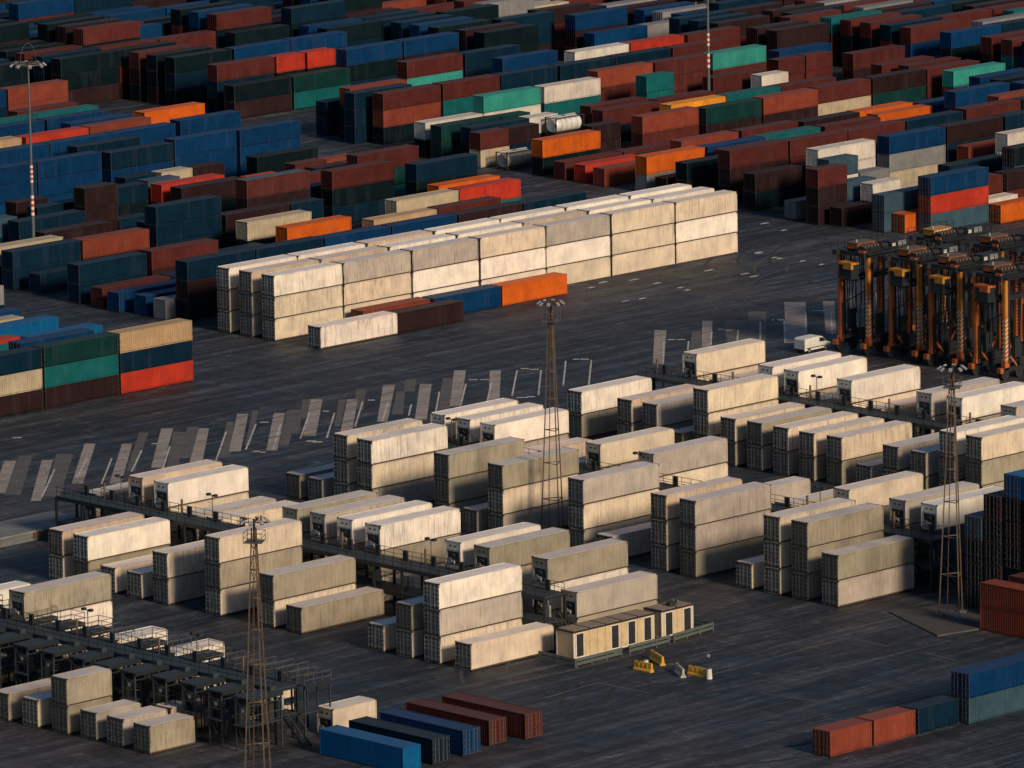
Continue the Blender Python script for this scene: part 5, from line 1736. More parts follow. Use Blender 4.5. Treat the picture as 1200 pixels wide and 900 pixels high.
178.8|327.4|2.62|12.19|2.62|b|-
178.8|327.4|5.24|12.19|2.62|n|-
191.3|327.4|0|12.19|2.62|M|-
191.3|327.4|2.62|12.19|2.62|k|-
191.3|327.4|5.24|12.19|2.62|k|-
191.3|327.4|7.86|12.19|2.62|k|-
203.7|327.4|0|12.19|2.62|n|-
203.7|327.4|2.62|12.19|2.62|b|-
203.7|327.4|5.24|12.19|2.62|n|-
203.9|226.6|0|12.19|2.62|k|-
203.9|226.6|2.62|12.19|2.62|M|-
203.9|226.6|5.24|12.19|2.62|k|-
203.9|231|0|12.19|2.62|b|-
203.9|231|2.62|12.19|2.62|n|-
203.9|231|5.24|12.19|2.62|b|-
203.9|235.4|0|12.19|2.62|k|-
203.9|235.4|2.62|12.19|2.62|n|-
203.9|235.4|5.24|12.19|2.62|n|-
191.5|239.8|0|12.19|2.62|n|-
191.5|239.8|2.62|12.19|2.62|n|-
191.5|239.8|5.24|12.19|2.62|k|-
203.9|239.8|0|12.19|2.62|k|-
203.9|239.8|2.62|12.19|2.62|M|-
203.9|239.8|5.24|12.19|2.62|n|-
191.5|244.2|0|12.19|2.62|n|-
191.5|244.2|2.62|12.19|2.62|k|-
191.5|244.2|5.24|12.19|2.62|b|-
203.9|244.2|0|12.19|2.62|n|-
203.9|244.2|2.62|12.19|2.62|n|-
203.9|244.2|5.24|12.19|2.62|n|-
252.9|206|0|12.19|2.62|m|-
252.9|206|2.62|12.19|2.62|b|-
265.3|206|0|12.19|2.62|m|-
265.3|206|2.62|12.19|2.62|O|-
277.8|206|0|12.19|2.62|b|-
277.8|206|2.62|12.19|2.62|e|-
277.8|206|5.24|12.19|2.62|k|-
290.2|206|0|12.19|2.62|M|-
290.2|206|2.62|12.19|2.62|b|-
315.1|206|0|12.19|2.62|m|-
315.1|206|2.62|12.19|2.62|m|-
327.6|206|0|12.19|2.62|M|-
327.6|206|2.62|12.19|2.62|c|-
252.9|210.4|0|12.19|2.62|O|-
252.9|210.4|2.62|12.19|2.62|M|-
252.9|210.4|5.24|12.19|2.62|n|-
265.3|210.4|0|12.19|2.62|m|-
265.3|210.4|2.62|12.19|2.62|e|-
277.8|210.4|0|12.19|2.62|e|-
277.8|210.4|2.62|12.19|2.62|e|-
290.2|210.4|0|12.19|2.62|c|-
290.2|210.4|2.62|12.19|2.62|k|-
302.7|210.4|0|12.19|2.62|n|-
302.7|210.4|2.62|12.19|2.62|O|-
327.6|210.4|0|12.19|2.62|e|-
327.6|210.4|2.62|12.19|2.62|m|-
327.6|210.4|5.24|12.19|2.62|m|-
228|214.8|0|12.19|2.62|M|-
228|214.8|2.62|12.19|2.62|b|-
240.4|214.8|0|12.19|2.62|e|-
240.4|214.8|2.62|12.19|2.62|e|-
252.9|214.8|0|12.19|2.62|M|-
252.9|214.8|2.62|12.19|2.62|b|-
290.2|214.8|0|12.19|2.62|k|-
290.2|214.8|2.62|12.19|2.62|M|-
302.7|214.8|0|12.19|2.62|M|-
302.7|214.8|2.62|12.19|2.62|M|-
302.7|214.8|5.24|12.19|2.62|b|-
315.1|214.8|0|12.19|2.62|M|-
315.1|214.8|2.62|12.19|2.62|c|-
327.6|214.8|0|12.19|2.62|b|-
327.6|214.8|2.62|12.19|2.62|c|-
327.6|214.8|5.24|12.19|2.62|c|-
228|219.2|0|12.19|2.62|m|-
228|219.2|2.62|12.19|2.62|M|-
228|219.2|5.24|12.19|2.62|b|-
252.9|219.2|0|12.19|2.62|M|-
252.9|219.2|2.62|12.19|2.62|b|-
265.3|219.2|0|12.19|2.62|M|-
265.3|219.2|2.62|12.19|2.62|M|-
265.3|219.2|5.24|12.19|2.62|M|-
277.8|219.2|0|12.19|2.62|b|-
277.8|219.2|2.62|12.19|2.62|M|-
302.7|219.2|0|12.19|2.62|M|-
302.7|219.2|2.62|12.19|2.62|e|-
302.7|219.2|5.24|12.19|2.62|M|-
252.9|223.6|0|12.19|2.62|n|-
252.9|223.6|2.62|12.19|2.62|e|-
265.3|223.6|0|12.19|2.62|n|-
265.3|223.6|2.62|12.19|2.62|c|-
265.3|223.6|5.24|12.19|2.62|e|-
277.8|223.6|0|12.19|2.62|O|-
277.8|223.6|2.62|12.19|2.62|k|-
290.2|223.6|0|12.19|2.62|m|-
290.2|223.6|2.62|12.19|2.62|m|-
290.2|223.6|5.24|12.19|2.62|n|-
302.7|223.6|0|12.19|2.62|M|-
302.7|223.6|2.62|12.19|2.62|m|-
302.7|223.6|5.24|12.19|2.62|b|-
315.1|223.6|0|12.19|2.62|O|-
315.1|223.6|2.62|12.19|2.62|m|-
315.1|223.6|5.24|12.19|2.62|O|-
228|228|0|12.19|2.62|O|-
228|228|2.62|12.19|2.62|m|-
228|228|5.24|12.19|2.62|M|-
252.9|228|0|12.19|2.62|b|-
252.9|228|2.62|12.19|2.62|b|-
265.3|228|0|12.19|2.62|m|-
265.3|228|2.62|12.19|2.62|c|-
265.3|228|5.24|12.19|2.62|M|-
277.8|228|0|12.19|2.62|b|-
277.8|228|2.62|12.19|2.62|m|-
277.8|228|5.24|12.19|2.62|b|-
290.2|228|0|12.19|2.62|n|-
290.2|228|2.62|12.19|2.62|k|-
290.2|228|5.24|12.19|2.62|b|-
302.7|228|0|12.19|2.62|k|-
302.7|228|2.62|12.19|2.62|O|-
302.7|228|5.24|12.19|2.62|m|-
228|232.4|0|12.19|2.62|M|-
228|232.4|2.62|12.19|2.62|m|-
252.9|232.4|0|12.19|2.62|b|-
252.9|232.4|2.62|12.19|2.62|M|-
265.3|232.4|0|12.19|2.62|n|-
265.3|232.4|2.62|12.19|2.62|M|-
277.8|232.4|0|12.19|2.62|b|-
277.8|232.4|2.62|12.19|2.62|b|-
277.8|232.4|5.24|12.19|2.62|b|-
290.2|232.4|0|12.19|2.62|b|-
290.2|232.4|2.62|12.19|2.62|M|-
302.7|232.4|0|12.19|2.62|M|-
302.7|232.4|2.62|12.19|2.62|n|-
302.7|232.4|5.24|12.19|2.62|n|-
315.1|232.4|0|12.19|2.62|e|-
315.1|232.4|2.62|12.19|2.62|k|-
315.1|232.4|5.24|12.19|2.62|M|-
240.4|236.8|0|12.19|2.62|e|-
240.4|236.8|2.62|12.19|2.62|k|-
252.9|236.8|0|12.19|2.62|O|-
252.9|236.8|2.62|12.19|2.62|e|-
265.3|236.8|0|12.19|2.62|O|-
265.3|236.8|2.62|12.19|2.62|b|-
290.2|236.8|0|12.19|2.62|m|-
290.2|236.8|2.62|12.19|2.62|m|-
302.7|236.8|0|12.19|2.62|m|-
302.7|236.8|2.62|12.19|2.62|b|-
228|241.2|0|12.19|2.62|n|-
228|241.2|2.62|12.19|2.62|e|-
228|241.2|5.24|12.19|2.62|e|-
240.4|241.2|0|12.19|2.62|M|-
240.4|241.2|2.62|12.19|2.62|b|-
265.3|241.2|0|12.19|2.62|m|-
265.3|241.2|2.62|12.19|2.62|b|-
265.3|241.2|5.24|12.19|2.62|m|-
277.8|241.2|0|12.19|2.62|M|-
277.8|241.2|2.62|12.19|2.62|c|-
277.8|241.2|5.24|12.19|2.62|M|-
290.2|241.2|0|12.19|2.62|e|-
290.2|241.2|2.62|12.19|2.62|M|-
290.2|241.2|5.24|12.19|2.62|M|-
302.7|241.2|0|12.19|2.62|k|-
302.7|241.2|2.62|12.19|2.62|n|-
228|245.6|0|12.19|2.62|M|-
228|245.6|2.62|12.19|2.62|e|-
228|245.6|5.24|12.19|2.62|m|-
240.4|245.6|0|12.19|2.62|k|-
240.4|245.6|2.62|12.19|2.62|c|-
265.3|245.6|0|12.19|2.62|n|-
265.3|245.6|2.62|12.19|2.62|b|-
265.3|245.6|5.24|12.19|2.62|e|-
277.8|245.6|0|12.19|2.62|M|-
277.8|245.6|2.62|12.19|2.62|M|-
290.2|245.6|0|12.19|2.62|m|-
290.2|245.6|2.62|12.19|2.62|b|-
302.7|245.6|0|12.19|2.62|m|-
302.7|245.6|2.62|12.19|2.62|e|-
240.4|250|0|12.19|2.62|M|-
240.4|250|2.62|12.19|2.62|e|-
252.9|250|0|12.19|2.62|m|-
252.9|250|2.62|12.19|2.62|m|-
265.3|250|0|12.19|2.62|m|-
265.3|250|2.62|12.19|2.62|m|-
265.3|250|5.24|12.19|2.62|k|-
277.8|250|0|12.19|2.62|M|-
277.8|250|2.62|12.19|2.62|b|-
277.8|250|5.24|12.19|2.62|k|-
290.2|250|0|12.19|2.62|k|-
290.2|250|2.62|12.19|2.62|M|-
290.2|250|5.24|12.19|2.62|m|-
302.7|250|0|12.19|2.62|O|-
302.7|250|2.62|12.19|2.62|m|-
302.7|250|5.24|12.19|2.62|k|-
240.4|254.4|0|12.19|2.62|k|-
240.4|254.4|2.62|12.19|2.62|b|-
240.4|254.4|5.24|12.19|2.62|k|-
252.9|254.4|0|12.19|2.62|b|-
252.9|254.4|2.62|12.19|2.62|b|-
265.3|254.4|0|12.19|2.62|c|-
265.3|254.4|2.62|12.19|2.62|n|-
265.3|254.4|5.24|12.19|2.62|k|-
277.8|254.4|0|12.19|2.62|c|-
277.8|254.4|2.62|12.19|2.62|n|-
228|258.8|0|12.19|2.62|n|-
228|258.8|2.62|12.19|2.62|m|-
240.4|258.8|0|12.19|2.62|M|-
240.4|258.8|2.62|12.19|2.62|M|-
240.4|258.8|5.24|12.19|2.62|n|-
252.9|258.8|0|12.19|2.62|e|-
252.9|258.8|2.62|12.19|2.62|M|-
265.3|258.8|0|12.19|2.62|O|-
265.3|258.8|2.62|12.19|2.62|O|-
265.3|258.8|5.24|12.19|2.62|M|-
277.8|258.8|0|12.19|2.62|M|-
277.8|258.8|2.62|12.19|2.62|b|-
290.2|258.8|0|12.19|2.62|M|-
290.2|258.8|2.62|12.19|2.62|e|-
290.2|258.8|5.24|12.19|2.62|k|-
240.4|263.2|0|12.19|2.62|k|-
240.4|263.2|2.62|12.19|2.62|O|-
240.4|263.2|5.24|12.19|2.62|e|-
265.3|263.2|0|12.19|2.62|M|-
265.3|263.2|2.62|12.19|2.62|m|-
265.3|263.2|5.24|12.19|2.62|m|-
277.8|263.2|0|12.19|2.62|m|-
277.8|263.2|2.62|12.19|2.62|m|-
277.8|263.2|5.24|12.19|2.62|m|-
290.2|263.2|0|12.19|2.62|b|-
290.2|263.2|2.62|12.19|2.62|k|-
228|267.6|0|12.19|2.62|b|-
228|267.6|2.62|12.19|2.62|O|-
252.9|267.6|0|12.19|2.62|m|-
252.9|267.6|2.62|12.19|2.62|k|-
265.3|267.6|0|12.19|2.62|m|-
265.3|267.6|2.62|12.19|2.62|b|-
265.3|267.6|5.24|12.19|2.62|m|-
228|272|0|12.19|2.62|c|-
228|272|2.62|12.19|2.62|k|-
240.4|272|0|12.19|2.62|M|-
240.4|272|2.62|12.19|2.62|O|-
240.4|272|5.24|12.19|2.62|c|-
252.9|272|0|12.19|2.62|m|-
252.9|272|2.62|12.19|2.62|n|-
265.3|272|0|12.19|2.62|m|-
265.3|272|2.62|12.19|2.62|M|-
277.8|272|0|12.19|2.62|n|-
277.8|272|2.62|12.19|2.62|m|-
277.8|272|5.24|12.19|2.62|M|-
228|276.4|0|12.19|2.62|n|-
228|276.4|2.62|12.19|2.62|k|-
228|276.4|5.24|12.19|2.62|n|-
240.4|276.4|0|12.19|2.62|e|-
240.4|276.4|2.62|12.19|2.62|M|-
252.9|276.4|0|12.19|2.62|b|-
252.9|276.4|2.62|12.19|2.62|b|-
252.9|276.4|5.24|12.19|2.62|c|-
265.3|276.4|0|12.19|2.62|b|-
265.3|276.4|2.62|12.19|2.62|k|-
265.3|276.4|5.24|12.19|2.62|M|-
277.8|276.4|0|12.19|2.62|k|-
277.8|276.4|2.62|12.19|2.62|n|-
228|280.8|0|12.19|2.62|e|-
228|280.8|2.62|12.19|2.62|e|-
240.4|280.8|0|12.19|2.62|M|-
240.4|280.8|2.62|12.19|2.62|m|-
252.9|280.8|0|12.19|2.62|k|-
252.9|280.8|2.62|12.19|2.62|M|-
252.9|280.8|5.24|12.19|2.62|O|-
265.3|280.8|0|12.19|2.62|k|-
265.3|280.8|2.62|12.19|2.62|M|-
265.3|280.8|5.24|12.19|2.62|m|-
277.8|280.8|0|12.19|2.62|M|-
277.8|280.8|2.62|12.19|2.62|O|-
228|285.2|0|12.19|2.62|M|-
228|285.2|2.62|12.19|2.62|c|-
240.4|285.2|0|12.19|2.62|k|-
240.4|285.2|2.62|12.19|2.62|m|-
240.4|285.2|5.24|12.19|2.62|O|-
252.9|285.2|0|12.19|2.62|k|-
252.9|285.2|2.62|12.19|2.62|b|-
265.3|285.2|0|12.19|2.62|m|-
265.3|285.2|2.62|12.19|2.62|O|-
228|289.6|0|12.19|2.62|M|-
228|289.6|2.62|12.19|2.62|m|-
228|289.6|5.24|12.19|2.62|M|-
240.4|289.6|0|12.19|2.62|e|-
240.4|289.6|2.62|12.19|2.62|M|-
252.9|289.6|0|12.19|2.62|b|-
252.9|289.6|2.62|12.19|2.62|m|-
252.9|289.6|5.24|12.19|2.62|b|-
265.3|289.6|0|12.19|2.62|m|-
265.3|289.6|2.62|12.19|2.62|b|-
265.3|289.6|5.24|12.19|2.62|c|-
228|294|0|12.19|2.62|m|-
228|294|2.62|12.19|2.62|k|-
228|294|5.24|12.19|2.62|m|-
240.4|294|0|12.19|2.62|m|-
240.4|294|2.62|12.19|2.62|M|-
265.3|294|0|12.19|2.62|M|-
265.3|294|2.62|12.19|2.62|n|-
265.3|294|5.24|12.19|2.62|n|-
228|298.4|0|12.19|2.62|e|-
228|298.4|2.62|12.19|2.62|n|-
228|298.4|5.24|12.19|2.62|n|-
240.4|298.4|0|12.19|2.62|e|-
240.4|298.4|2.62|12.19|2.62|n|-
204.5|216.4|0|12.19|2.62|M|-
204.5|216.4|2.62|12.19|2.62|k|-
204.5|216.4|5.24|12.19|2.62|k|-
204.5|220.8|0|12.19|2.62|k|-
204.5|220.8|2.62|12.19|2.62|n|-
204.5|220.8|5.24|12.19|2.62|M|-
216.9|225.2|0|12.19|2.62|M|-
216.9|225.2|2.62|12.19|2.62|n|-
216.9|225.2|5.24|12.19|2.62|n|-
216.9|238.4|0|12.19|2.62|n|-
216.9|238.4|2.62|12.19|2.62|M|-
216.9|238.4|5.24|12.19|2.62|k|-
252|140|0|12.19|2.62|m|-
252|140|2.62|12.19|2.62|b|-
252|140|5.24|12.19|2.62|n|-
252|144.4|0|12.19|2.62|k|-
252|148.8|0|12.19|2.62|e|-
252|148.8|2.62|12.19|2.62|M|-
264.4|148.8|0|12.19|2.62|k|-
264.4|148.8|2.62|12.19|2.62|m|-
264.4|148.8|5.24|12.19|2.62|M|-
252|157.6|0|12.19|2.62|t|-
252|157.6|5.24|12.19|2.62|b|-
264.4|157.6|0|12.19|2.62|n|-
264.4|157.6|2.62|12.19|2.62|b|-
264.4|157.6|5.24|12.19|2.62|n|-
264.4|162|0|12.19|2.62|M|-
264.4|162|2.62|12.19|2.62|m|-
264.4|162|5.24|12.19|2.62|e|-
252|166.4|0|12.19|2.62|e|-
252|166.4|5.24|12.19|2.62|m|-
276.9|166.4|0|12.19|2.62|e|-
276.9|166.4|2.62|12.19|2.62|M|-
276.9|166.4|5.24|12.19|2.62|t|-
252|170.8|0|12.19|2.62|m|-
252|170.8|2.62|12.19|2.62|m|-
252|170.8|5.24|12.19|2.62|n|-
264.4|170.8|0|12.19|2.62|m|-
264.4|170.8|2.62|12.19|2.62|e|-
264.4|170.8|5.24|12.19|2.62|m|-
276.9|170.8|0|12.19|2.62|m|-
276.9|170.8|2.62|12.19|2.62|m|-
276.9|170.8|5.24|12.19|2.62|m|-
289.3|170.8|0|12.19|2.62|b|-
289.3|170.8|2.62|12.19|2.62|M|-
289.3|170.8|5.24|12.19|2.62|e|-
252|175.2|0|12.19|2.62|k|-
252|175.2|2.62|12.19|2.62|k|-
252|175.2|5.24|12.19|2.62|m|-
276.9|175.2|0|12.19|2.62|t|-
276.9|175.2|2.62|12.19|2.62|M|-
276.9|175.2|5.24|12.19|2.62|M|-
289.3|175.2|0|12.19|2.62|m|-
289.3|175.2|2.62|12.19|2.62|b|-
289.3|175.2|5.24|12.19|2.62|m|-
252|179.6|0|12.19|2.62|n|-
252|179.6|2.62|12.19|2.62|k|-
252|179.6|5.24|12.19|2.62|m|-
264.4|179.6|0|12.19|2.62|m|-
264.4|179.6|2.62|12.19|2.62|k|-
264.4|179.6|5.24|12.19|2.62|n|-
276.9|179.6|0|12.19|2.62|m|-
276.9|179.6|2.62|12.19|2.62|n|-
276.9|179.6|5.24|12.19|2.62|k|-
289.3|179.6|0|12.19|2.62|k|-
289.3|179.6|2.62|12.19|2.62|b|-
289.3|179.6|5.24|12.19|2.62|M|-
252|184|0|12.19|2.62|m|-
252|184|2.62|12.19|2.62|m|-
252|184|5.24|12.19|2.62|t|-
264.4|184|0|12.19|2.62|k|-
264.4|184|2.62|12.19|2.62|n|-
264.4|184|5.24|12.19|2.62|M|-
276.9|184|0|12.19|2.62|M|-
276.9|184|2.62|12.19|2.62|e|-
276.9|184|5.24|12.19|2.62|b|-
289.3|184|0|12.19|2.62|m|-
289.3|184|2.62|12.19|2.62|b|-
289.3|184|5.24|12.19|2.62|b|-
301.8|184|0|12.19|2.62|M|-
301.8|184|2.62|12.19|2.62|m|-
301.8|184|5.24|12.19|2.62|k|-
264.4|188.4|0|12.19|2.62|n|-
264.4|188.4|2.62|12.19|2.62|m|-
264.4|188.4|5.24|12.19|2.62|e|-
276.9|188.4|0|12.19|2.62|t|-
276.9|188.4|2.62|12.19|2.62|t|-
276.9|188.4|5.24|12.19|2.62|m|-
301.8|188.4|0|12.19|2.62|b|-
301.8|188.4|2.62|12.19|2.62|n|-
301.8|188.4|5.24|12.19|2.62|m|-
252|192.8|0|12.19|2.62|M|-
252|192.8|2.62|12.19|2.62|M|-
252|192.8|5.24|12.19|2.62|k|-
264.4|192.8|0|12.19|2.62|m|-
264.4|192.8|2.62|12.19|2.62|m|-
264.4|192.8|5.24|12.19|2.62|m|-
276.9|192.8|0|12.19|2.62|M|-
276.9|192.8|2.62|12.19|2.62|m|-
276.9|192.8|5.24|12.19|2.62|M|-
301.8|192.8|0|12.19|2.62|M|-
301.8|192.8|2.62|12.19|2.62|m|-
301.8|192.8|5.24|12.19|2.62|M|-
314.2|192.8|0|12.19|2.62|M|-
314.2|192.8|2.62|12.19|2.62|m|-
314.2|192.8|5.24|12.19|2.62|m|-
252|197.2|0|12.19|2.62|b|-
252|197.2|2.62|12.19|2.62|t|-
252|197.2|5.24|12.19|2.62|M|-
264.4|197.2|0|12.19|2.62|b|-
264.4|197.2|2.62|12.19|2.62|e|-
264.4|197.2|5.24|12.19|2.62|e|-
276.9|197.2|0|12.19|2.62|e|-
276.9|197.2|2.62|12.19|2.62|b|-
276.9|197.2|5.24|12.19|2.62|b|-
289.3|197.2|0|12.19|2.62|e|-
289.3|197.2|2.62|12.19|2.62|t|-
289.3|197.2|5.24|12.19|2.62|b|-
301.8|197.2|0|12.19|2.62|m|-
301.8|197.2|2.62|12.19|2.62|m|-
301.8|197.2|5.24|12.19|2.62|m|-
314.2|197.2|0|12.19|2.62|e|-
314.2|197.2|2.62|12.19|2.62|t|-
314.2|197.2|5.24|12.19|2.62|m|-
264.4|201.6|0|12.19|2.62|k|-
264.4|201.6|2.62|12.19|2.62|m|-
264.4|201.6|5.24|12.19|2.62|m|-
276.9|201.6|0|12.19|2.62|m|-
276.9|201.6|2.62|12.19|2.62|m|-
276.9|201.6|5.24|12.19|2.62|e|-
289.3|201.6|0|12.19|2.62|k|-
289.3|201.6|2.62|12.19|2.62|t|-
289.3|201.6|5.24|12.19|2.62|e|-
314.2|201.6|0|12.19|2.62|b|-
314.2|201.6|2.62|12.19|2.62|n|-
314.2|201.6|5.24|12.19|2.62|n|-
111.8|246|0|12.19|2.62|n|-
111.8|246|2.62|12.19|2.62|k|-
111.8|246|5.24|12.19|2.62|k|-
124.3|250.4|0|12.19|2.62|k|-
124.3|250.4|2.62|12.19|2.62|k|-
124.3|254.8|0|12.19|2.62|k|-
124.3|254.8|2.62|12.19|2.62|k|-
124.3|254.8|5.24|12.19|2.62|n|-
124.3|259.2|0|12.19|2.62|k|-
124.3|259.2|2.62|12.19|2.62|n|-
236|181|0|12.19|2.62|m|-
236|181|2.62|12.19|2.62|M|-
236|181|5.24|12.19|2.62|M|-
236|185.4|0|12.19|2.62|m|-
236|185.4|2.62|12.19|2.62|m|-
236|185.4|5.24|12.19|2.62|M|-
248.4|189.8|0|12.19|2.62|M|-
248.4|189.8|2.62|12.19|2.62|M|-
248.4|189.8|5.24|12.19|2.62|m|-
236|194.2|0|12.19|2.62|n|-
236|194.2|2.62|12.19|2.62|m|-
236|194.2|5.24|12.19|2.62|M|-
236|198.6|0|12.19|2.62|M|-
236|198.6|2.62|12.19|2.62|n|-
236|198.6|5.24|12.19|2.62|n|-
236|203|0|12.19|2.62|M|-
236|203|2.62|12.19|2.62|M|-
236|203|5.24|12.19|2.62|n|-
248.4|203|0|12.19|2.62|M|-
248.4|203|2.62|12.19|2.62|m|-
248.4|203|5.24|12.19|2.62|M|-
246.3|133.6|0|12.19|2.62|b|-
246.3|133.6|2.62|12.19|2.62|b|-
246.3|133.6|5.24|12.19|2.62|b|-
232|120|0|12.19|2.62|n|-
232|120|2.62|12.19|2.62|k|-
232|124.4|0|12.19|2.62|k|-
232|124.4|2.62|12.19|2.62|b|-
232|128.8|0|12.19|2.62|b|-
232|133.2|0|12.19|2.62|n|-'''
mb = MB(); pc = []
def paint_face(n, col):
    for _ in range(n): pc.append(col)
for line in STUFF.strip().split('\n'):
    u, v, z, L, h, code, kd = line.split('|')
    u, v, z, L, h = float(u), float(v), float(z)+.06, float(L), float(h)
    w = WD
    if kd == 'rot': L, w = w, L
    kf = 1+rnd.uniform(-.14, .12)
    col = tuple(a*kf for a in PAL[code])
    n0 = len(mb.f)
    a, b, c0, d = u+.03, u+L-.03, v+.03, v+w-.03
    mb.box(a, b, c0, d, z+.02, z+h-.05, M['far'])
    for xx in (u, u+L-.14):
        for yy in (v, v+w-.12): mb.box(xx, xx+.14, yy, yy+.12, z, z+h-.02, M['far'])
    mb.box(u+.02, u+L-.02, v+.005, v+.03, z+h-.16, z+h-.03, M['far']); mb.box(u+.02, u+L-.02, v+.005, v+.03, z+.02, z+.16, M['far'])
    if kd != 'rot':
        x = u+.4
        while x < u+L-.4:      # side ribs
            mb.box(x, x+.28, v+.012, v+.03, z+.16, z+h-.16, M['far']); x += 1.12
        for yy in (.45, .93, 1.5, 1.98): mb.box(u-.03, u+.03, v+yy-.03, v+yy+.03, z+.1, z+h-.1, M['far'])
    mb.quad([(u+.03,v+.03,z+h-.03),(u+L-.03,v+.03,z+h-.03),(u+L-.03,v+w-.03,z+h-.03),(u+.03,v+w-.03,z+h-.03)], M['far_roof'])
    paint_face(len(mb.f)-n0, col)
o = mb.build('stacked_containers')
at = o.data.color_attributes.new('paint', 'FLOAT_COLOR', 'CORNER')
buf = []
for p in o.data.polygons:
    cc = pc[p.index]
    for _ in range(p.loop_total): buf += [cc[0], cc[1], cc[2], 1.0]
at.data.foreach_set('color', buf)
tag(o, 'hundreds more stacked containers packed in the back rows and hidden between the nearer stacks', 'container stacks', kind='stuff')

# ------------------------------------------------------------------ reefer racks
def rack(name, x0, x1, y0, y1, label, fingers=False, lampy=()):
    """steel service rack between two container rows: two decks, columns, railings"""
    r = empty(name, ((x0+x1)/2, (y0+y1)/2, 0)); ox, oy = (x0+x1)/2, (y0+y1)/2
    tag(r, label, 'service rack', 'steel service racks between the refrigerated rows')
    w = (x1-x0)/2; l = (y1-y0)/2
    cols = int(round(2*l/4.35))
    for z, nm in ((2.75, 'lower_deck'), (5.62, 'upper_deck')):
        d = MB(); d.box(-w, w, -l, l, z, z+.12, M['deck'])
        for s in (-1, 1): d.box(s*w-.06, s*w+.06, -l, l, z-.28, z+.16, M['steel'])
        for k in range(cols*2+1):
            y = -l+2*l*k/(cols*2); d.box(-w, w, y-.05, y+.05, z-.2, z, M['steel'])
        d.build(nm, r)
    for k in range(cols+1):
        y = -l+2*l*k/cols
        c = MB()
        for s in (-1, 1):
            c.box(s*w-.12, s*w+.12, y-.12, y+.12, 0, 5.62, M['steel'])
        for z in (2.6, 5.45): c.beam((-w, y, z), (w, y, z), .16, M['steel'])
        c.beam((-w, y, .3), (w, y, 2.6), .07, M['steel'])
        c.build('column', r)
    for s in (-1, 1):
        rl = MB()
        for zb in ((2.87, 5.74) if s > 0 else (5.74,)):
            for hh in (.55, 1.08): rl.beam((s*w*.98, -l, zb+hh), (s*w*.98, l, zb+hh), .05, M['rail' if s > 0 else 'steel'])
            for k in range(cols*3+1):
                y = -l+2*l*k/(cols*3); rl.beam((s*w*.98, y, zb), (s*w*.98, y, zb+1.08), .05, M['rail' if s > 0 else 'steel'])
        rl.build('railing', r)
    # socket cabinets along the container side of the upper deck
    for k in range(cols):
        y = -l+2*l*(k+.5)/cols
        sb = MB(); sb.box(w-.42, w-.16, y-.28, y+.28, 5.74, 6.85, M['steel']); sb.build('socket_cabinet', r)
        sb = MB(); sb.box(w-.42, w-.16, y-.28, y+.28, 2.87, 4.1, M['unit']); sb.build('socket_cabinet', r)
        if k % 3 == 1:
            hm = MB(); hm.tube((w-.3, y+1.3, 5.74), (w-.3, y+1.3, 7.5), .13, M['mast'], n=8); hm.build('cable_post', r)
    if fingers:
        for k in range(cols+1):
            y = -l+2*l*k/cols
            for sx, ln in ((1, 4.2), (-1, 4.4)):
                fb = MB()
                xa, xb = sorted((sx*w, sx*(w+ln*(.86+.22*rnd.random()))))
                fb.box(xa, xb, y-1.15, y+1.15, 5.62, 5.74, M['deck'])
                lb = MB(); lb.box(xa-.3, xb, y-1.0, y+1.0, 2.75, 2.87, M['deck']); lb.build('lower_platform', r)
                fb.box(xa, xb, y-1.2, y-1.15, 5.36, 5.78, M['steel']); fb.box(xa, xb, y+1.15, y+1.2, 5.36, 5.78, M['steel'])
                if sx < 0:
                    st = MB(); st.box(xa+2.2, xb-.9, y-.75, y-.1, 2.87, 4.6, M['gasket']); st.build('cabinet', r)
                    for q in (.3, .62):
                        for yy in (-.95, .95):
                            st = MB(); xx = xa+(xb-xa)*q; st.beam((xx, y+yy, 0), (xx, y+yy, 5.62), .09, M['steel']); st.build('post', r)
                    st = MB()
                    for yy in (-.95, .95):
                        st.beam((xa, y+yy, 4.9), (xb, y+yy, 4.9), .08, M['deck']); st.beam((xa, y+yy, 3.85), (xb, y+yy, 3.85), .06, M['rail'])
                    for xx in (xa+.1, xb-.1): st.beam((xx, y-.95, 4.9), (xx, y+.95, 4.9), .08, M['deck'])
                    st.build('inner_rail', r)
                    st = MB(); st.box(xa+.1, xa+1.2+.5*rnd.random(), y+.55, y+.75, 2.87, 4.6+.4*rnd.random(), M['steel']); st.build('side_panel', r)
                fb.build('side_platform', r)
                for xx in (xa+.1, xb-.1):
                    for yy in (-.95, .95):
                        pp = MB(); pp.beam((xx, y+yy, 0), (xx, y+yy, 5.62), .15, M['deck']); pp.build('post', r)
                if sx > 0:
                    rl = MB()
                    for yy in (-1.1, 1.1):
                        for hh in (.5, 1.05): rl.beam((xa, y+yy, 5.74+hh), (xb, y+yy, 5.74+hh), .05, M['rail'])
                        for q in range(4):
                            xx = xa+(xb-xa)*q/3; rl.beam((xx, y+yy, 5.74), (xx, y+yy, 6.79), .05, M['rail'])
                    for hh in (.5, 1.05): rl.beam((xb, y-1.1, 5.74+hh), (xb, y+1.1, 5.74+hh), .05, M['rail'])
                    rl.build('side_railing', r)
                else:
                    dg = MB(); dg.beam((xa+.1, y-.95, 2.9), (xa+.1, y+.95, 5.5), .07, M['deck']); dg.beam((xa+.1, y-.95, .2), (xa+.1, y+.95, 2.7), .07, M['deck']); dg.beam((xa+.1, y-.95, 3.9), (xa+.1, y+.95, 3.9), .06, M['rail']); dg.build('cross_brace', r)
                    sk = MB(); sk.box(xa+.04, xa+.12, y-.25, y+.05, 4.2, 4.5, M['unit']); sk.build('socket', r)
                    cbx = MB(); cbx.box(xb-.9, xb-.2, y-.3, y+.4, 5.74, 6.2, M['deck']); cbx.build('roof_box', r)
    # stairs at the near end
    st = MB()
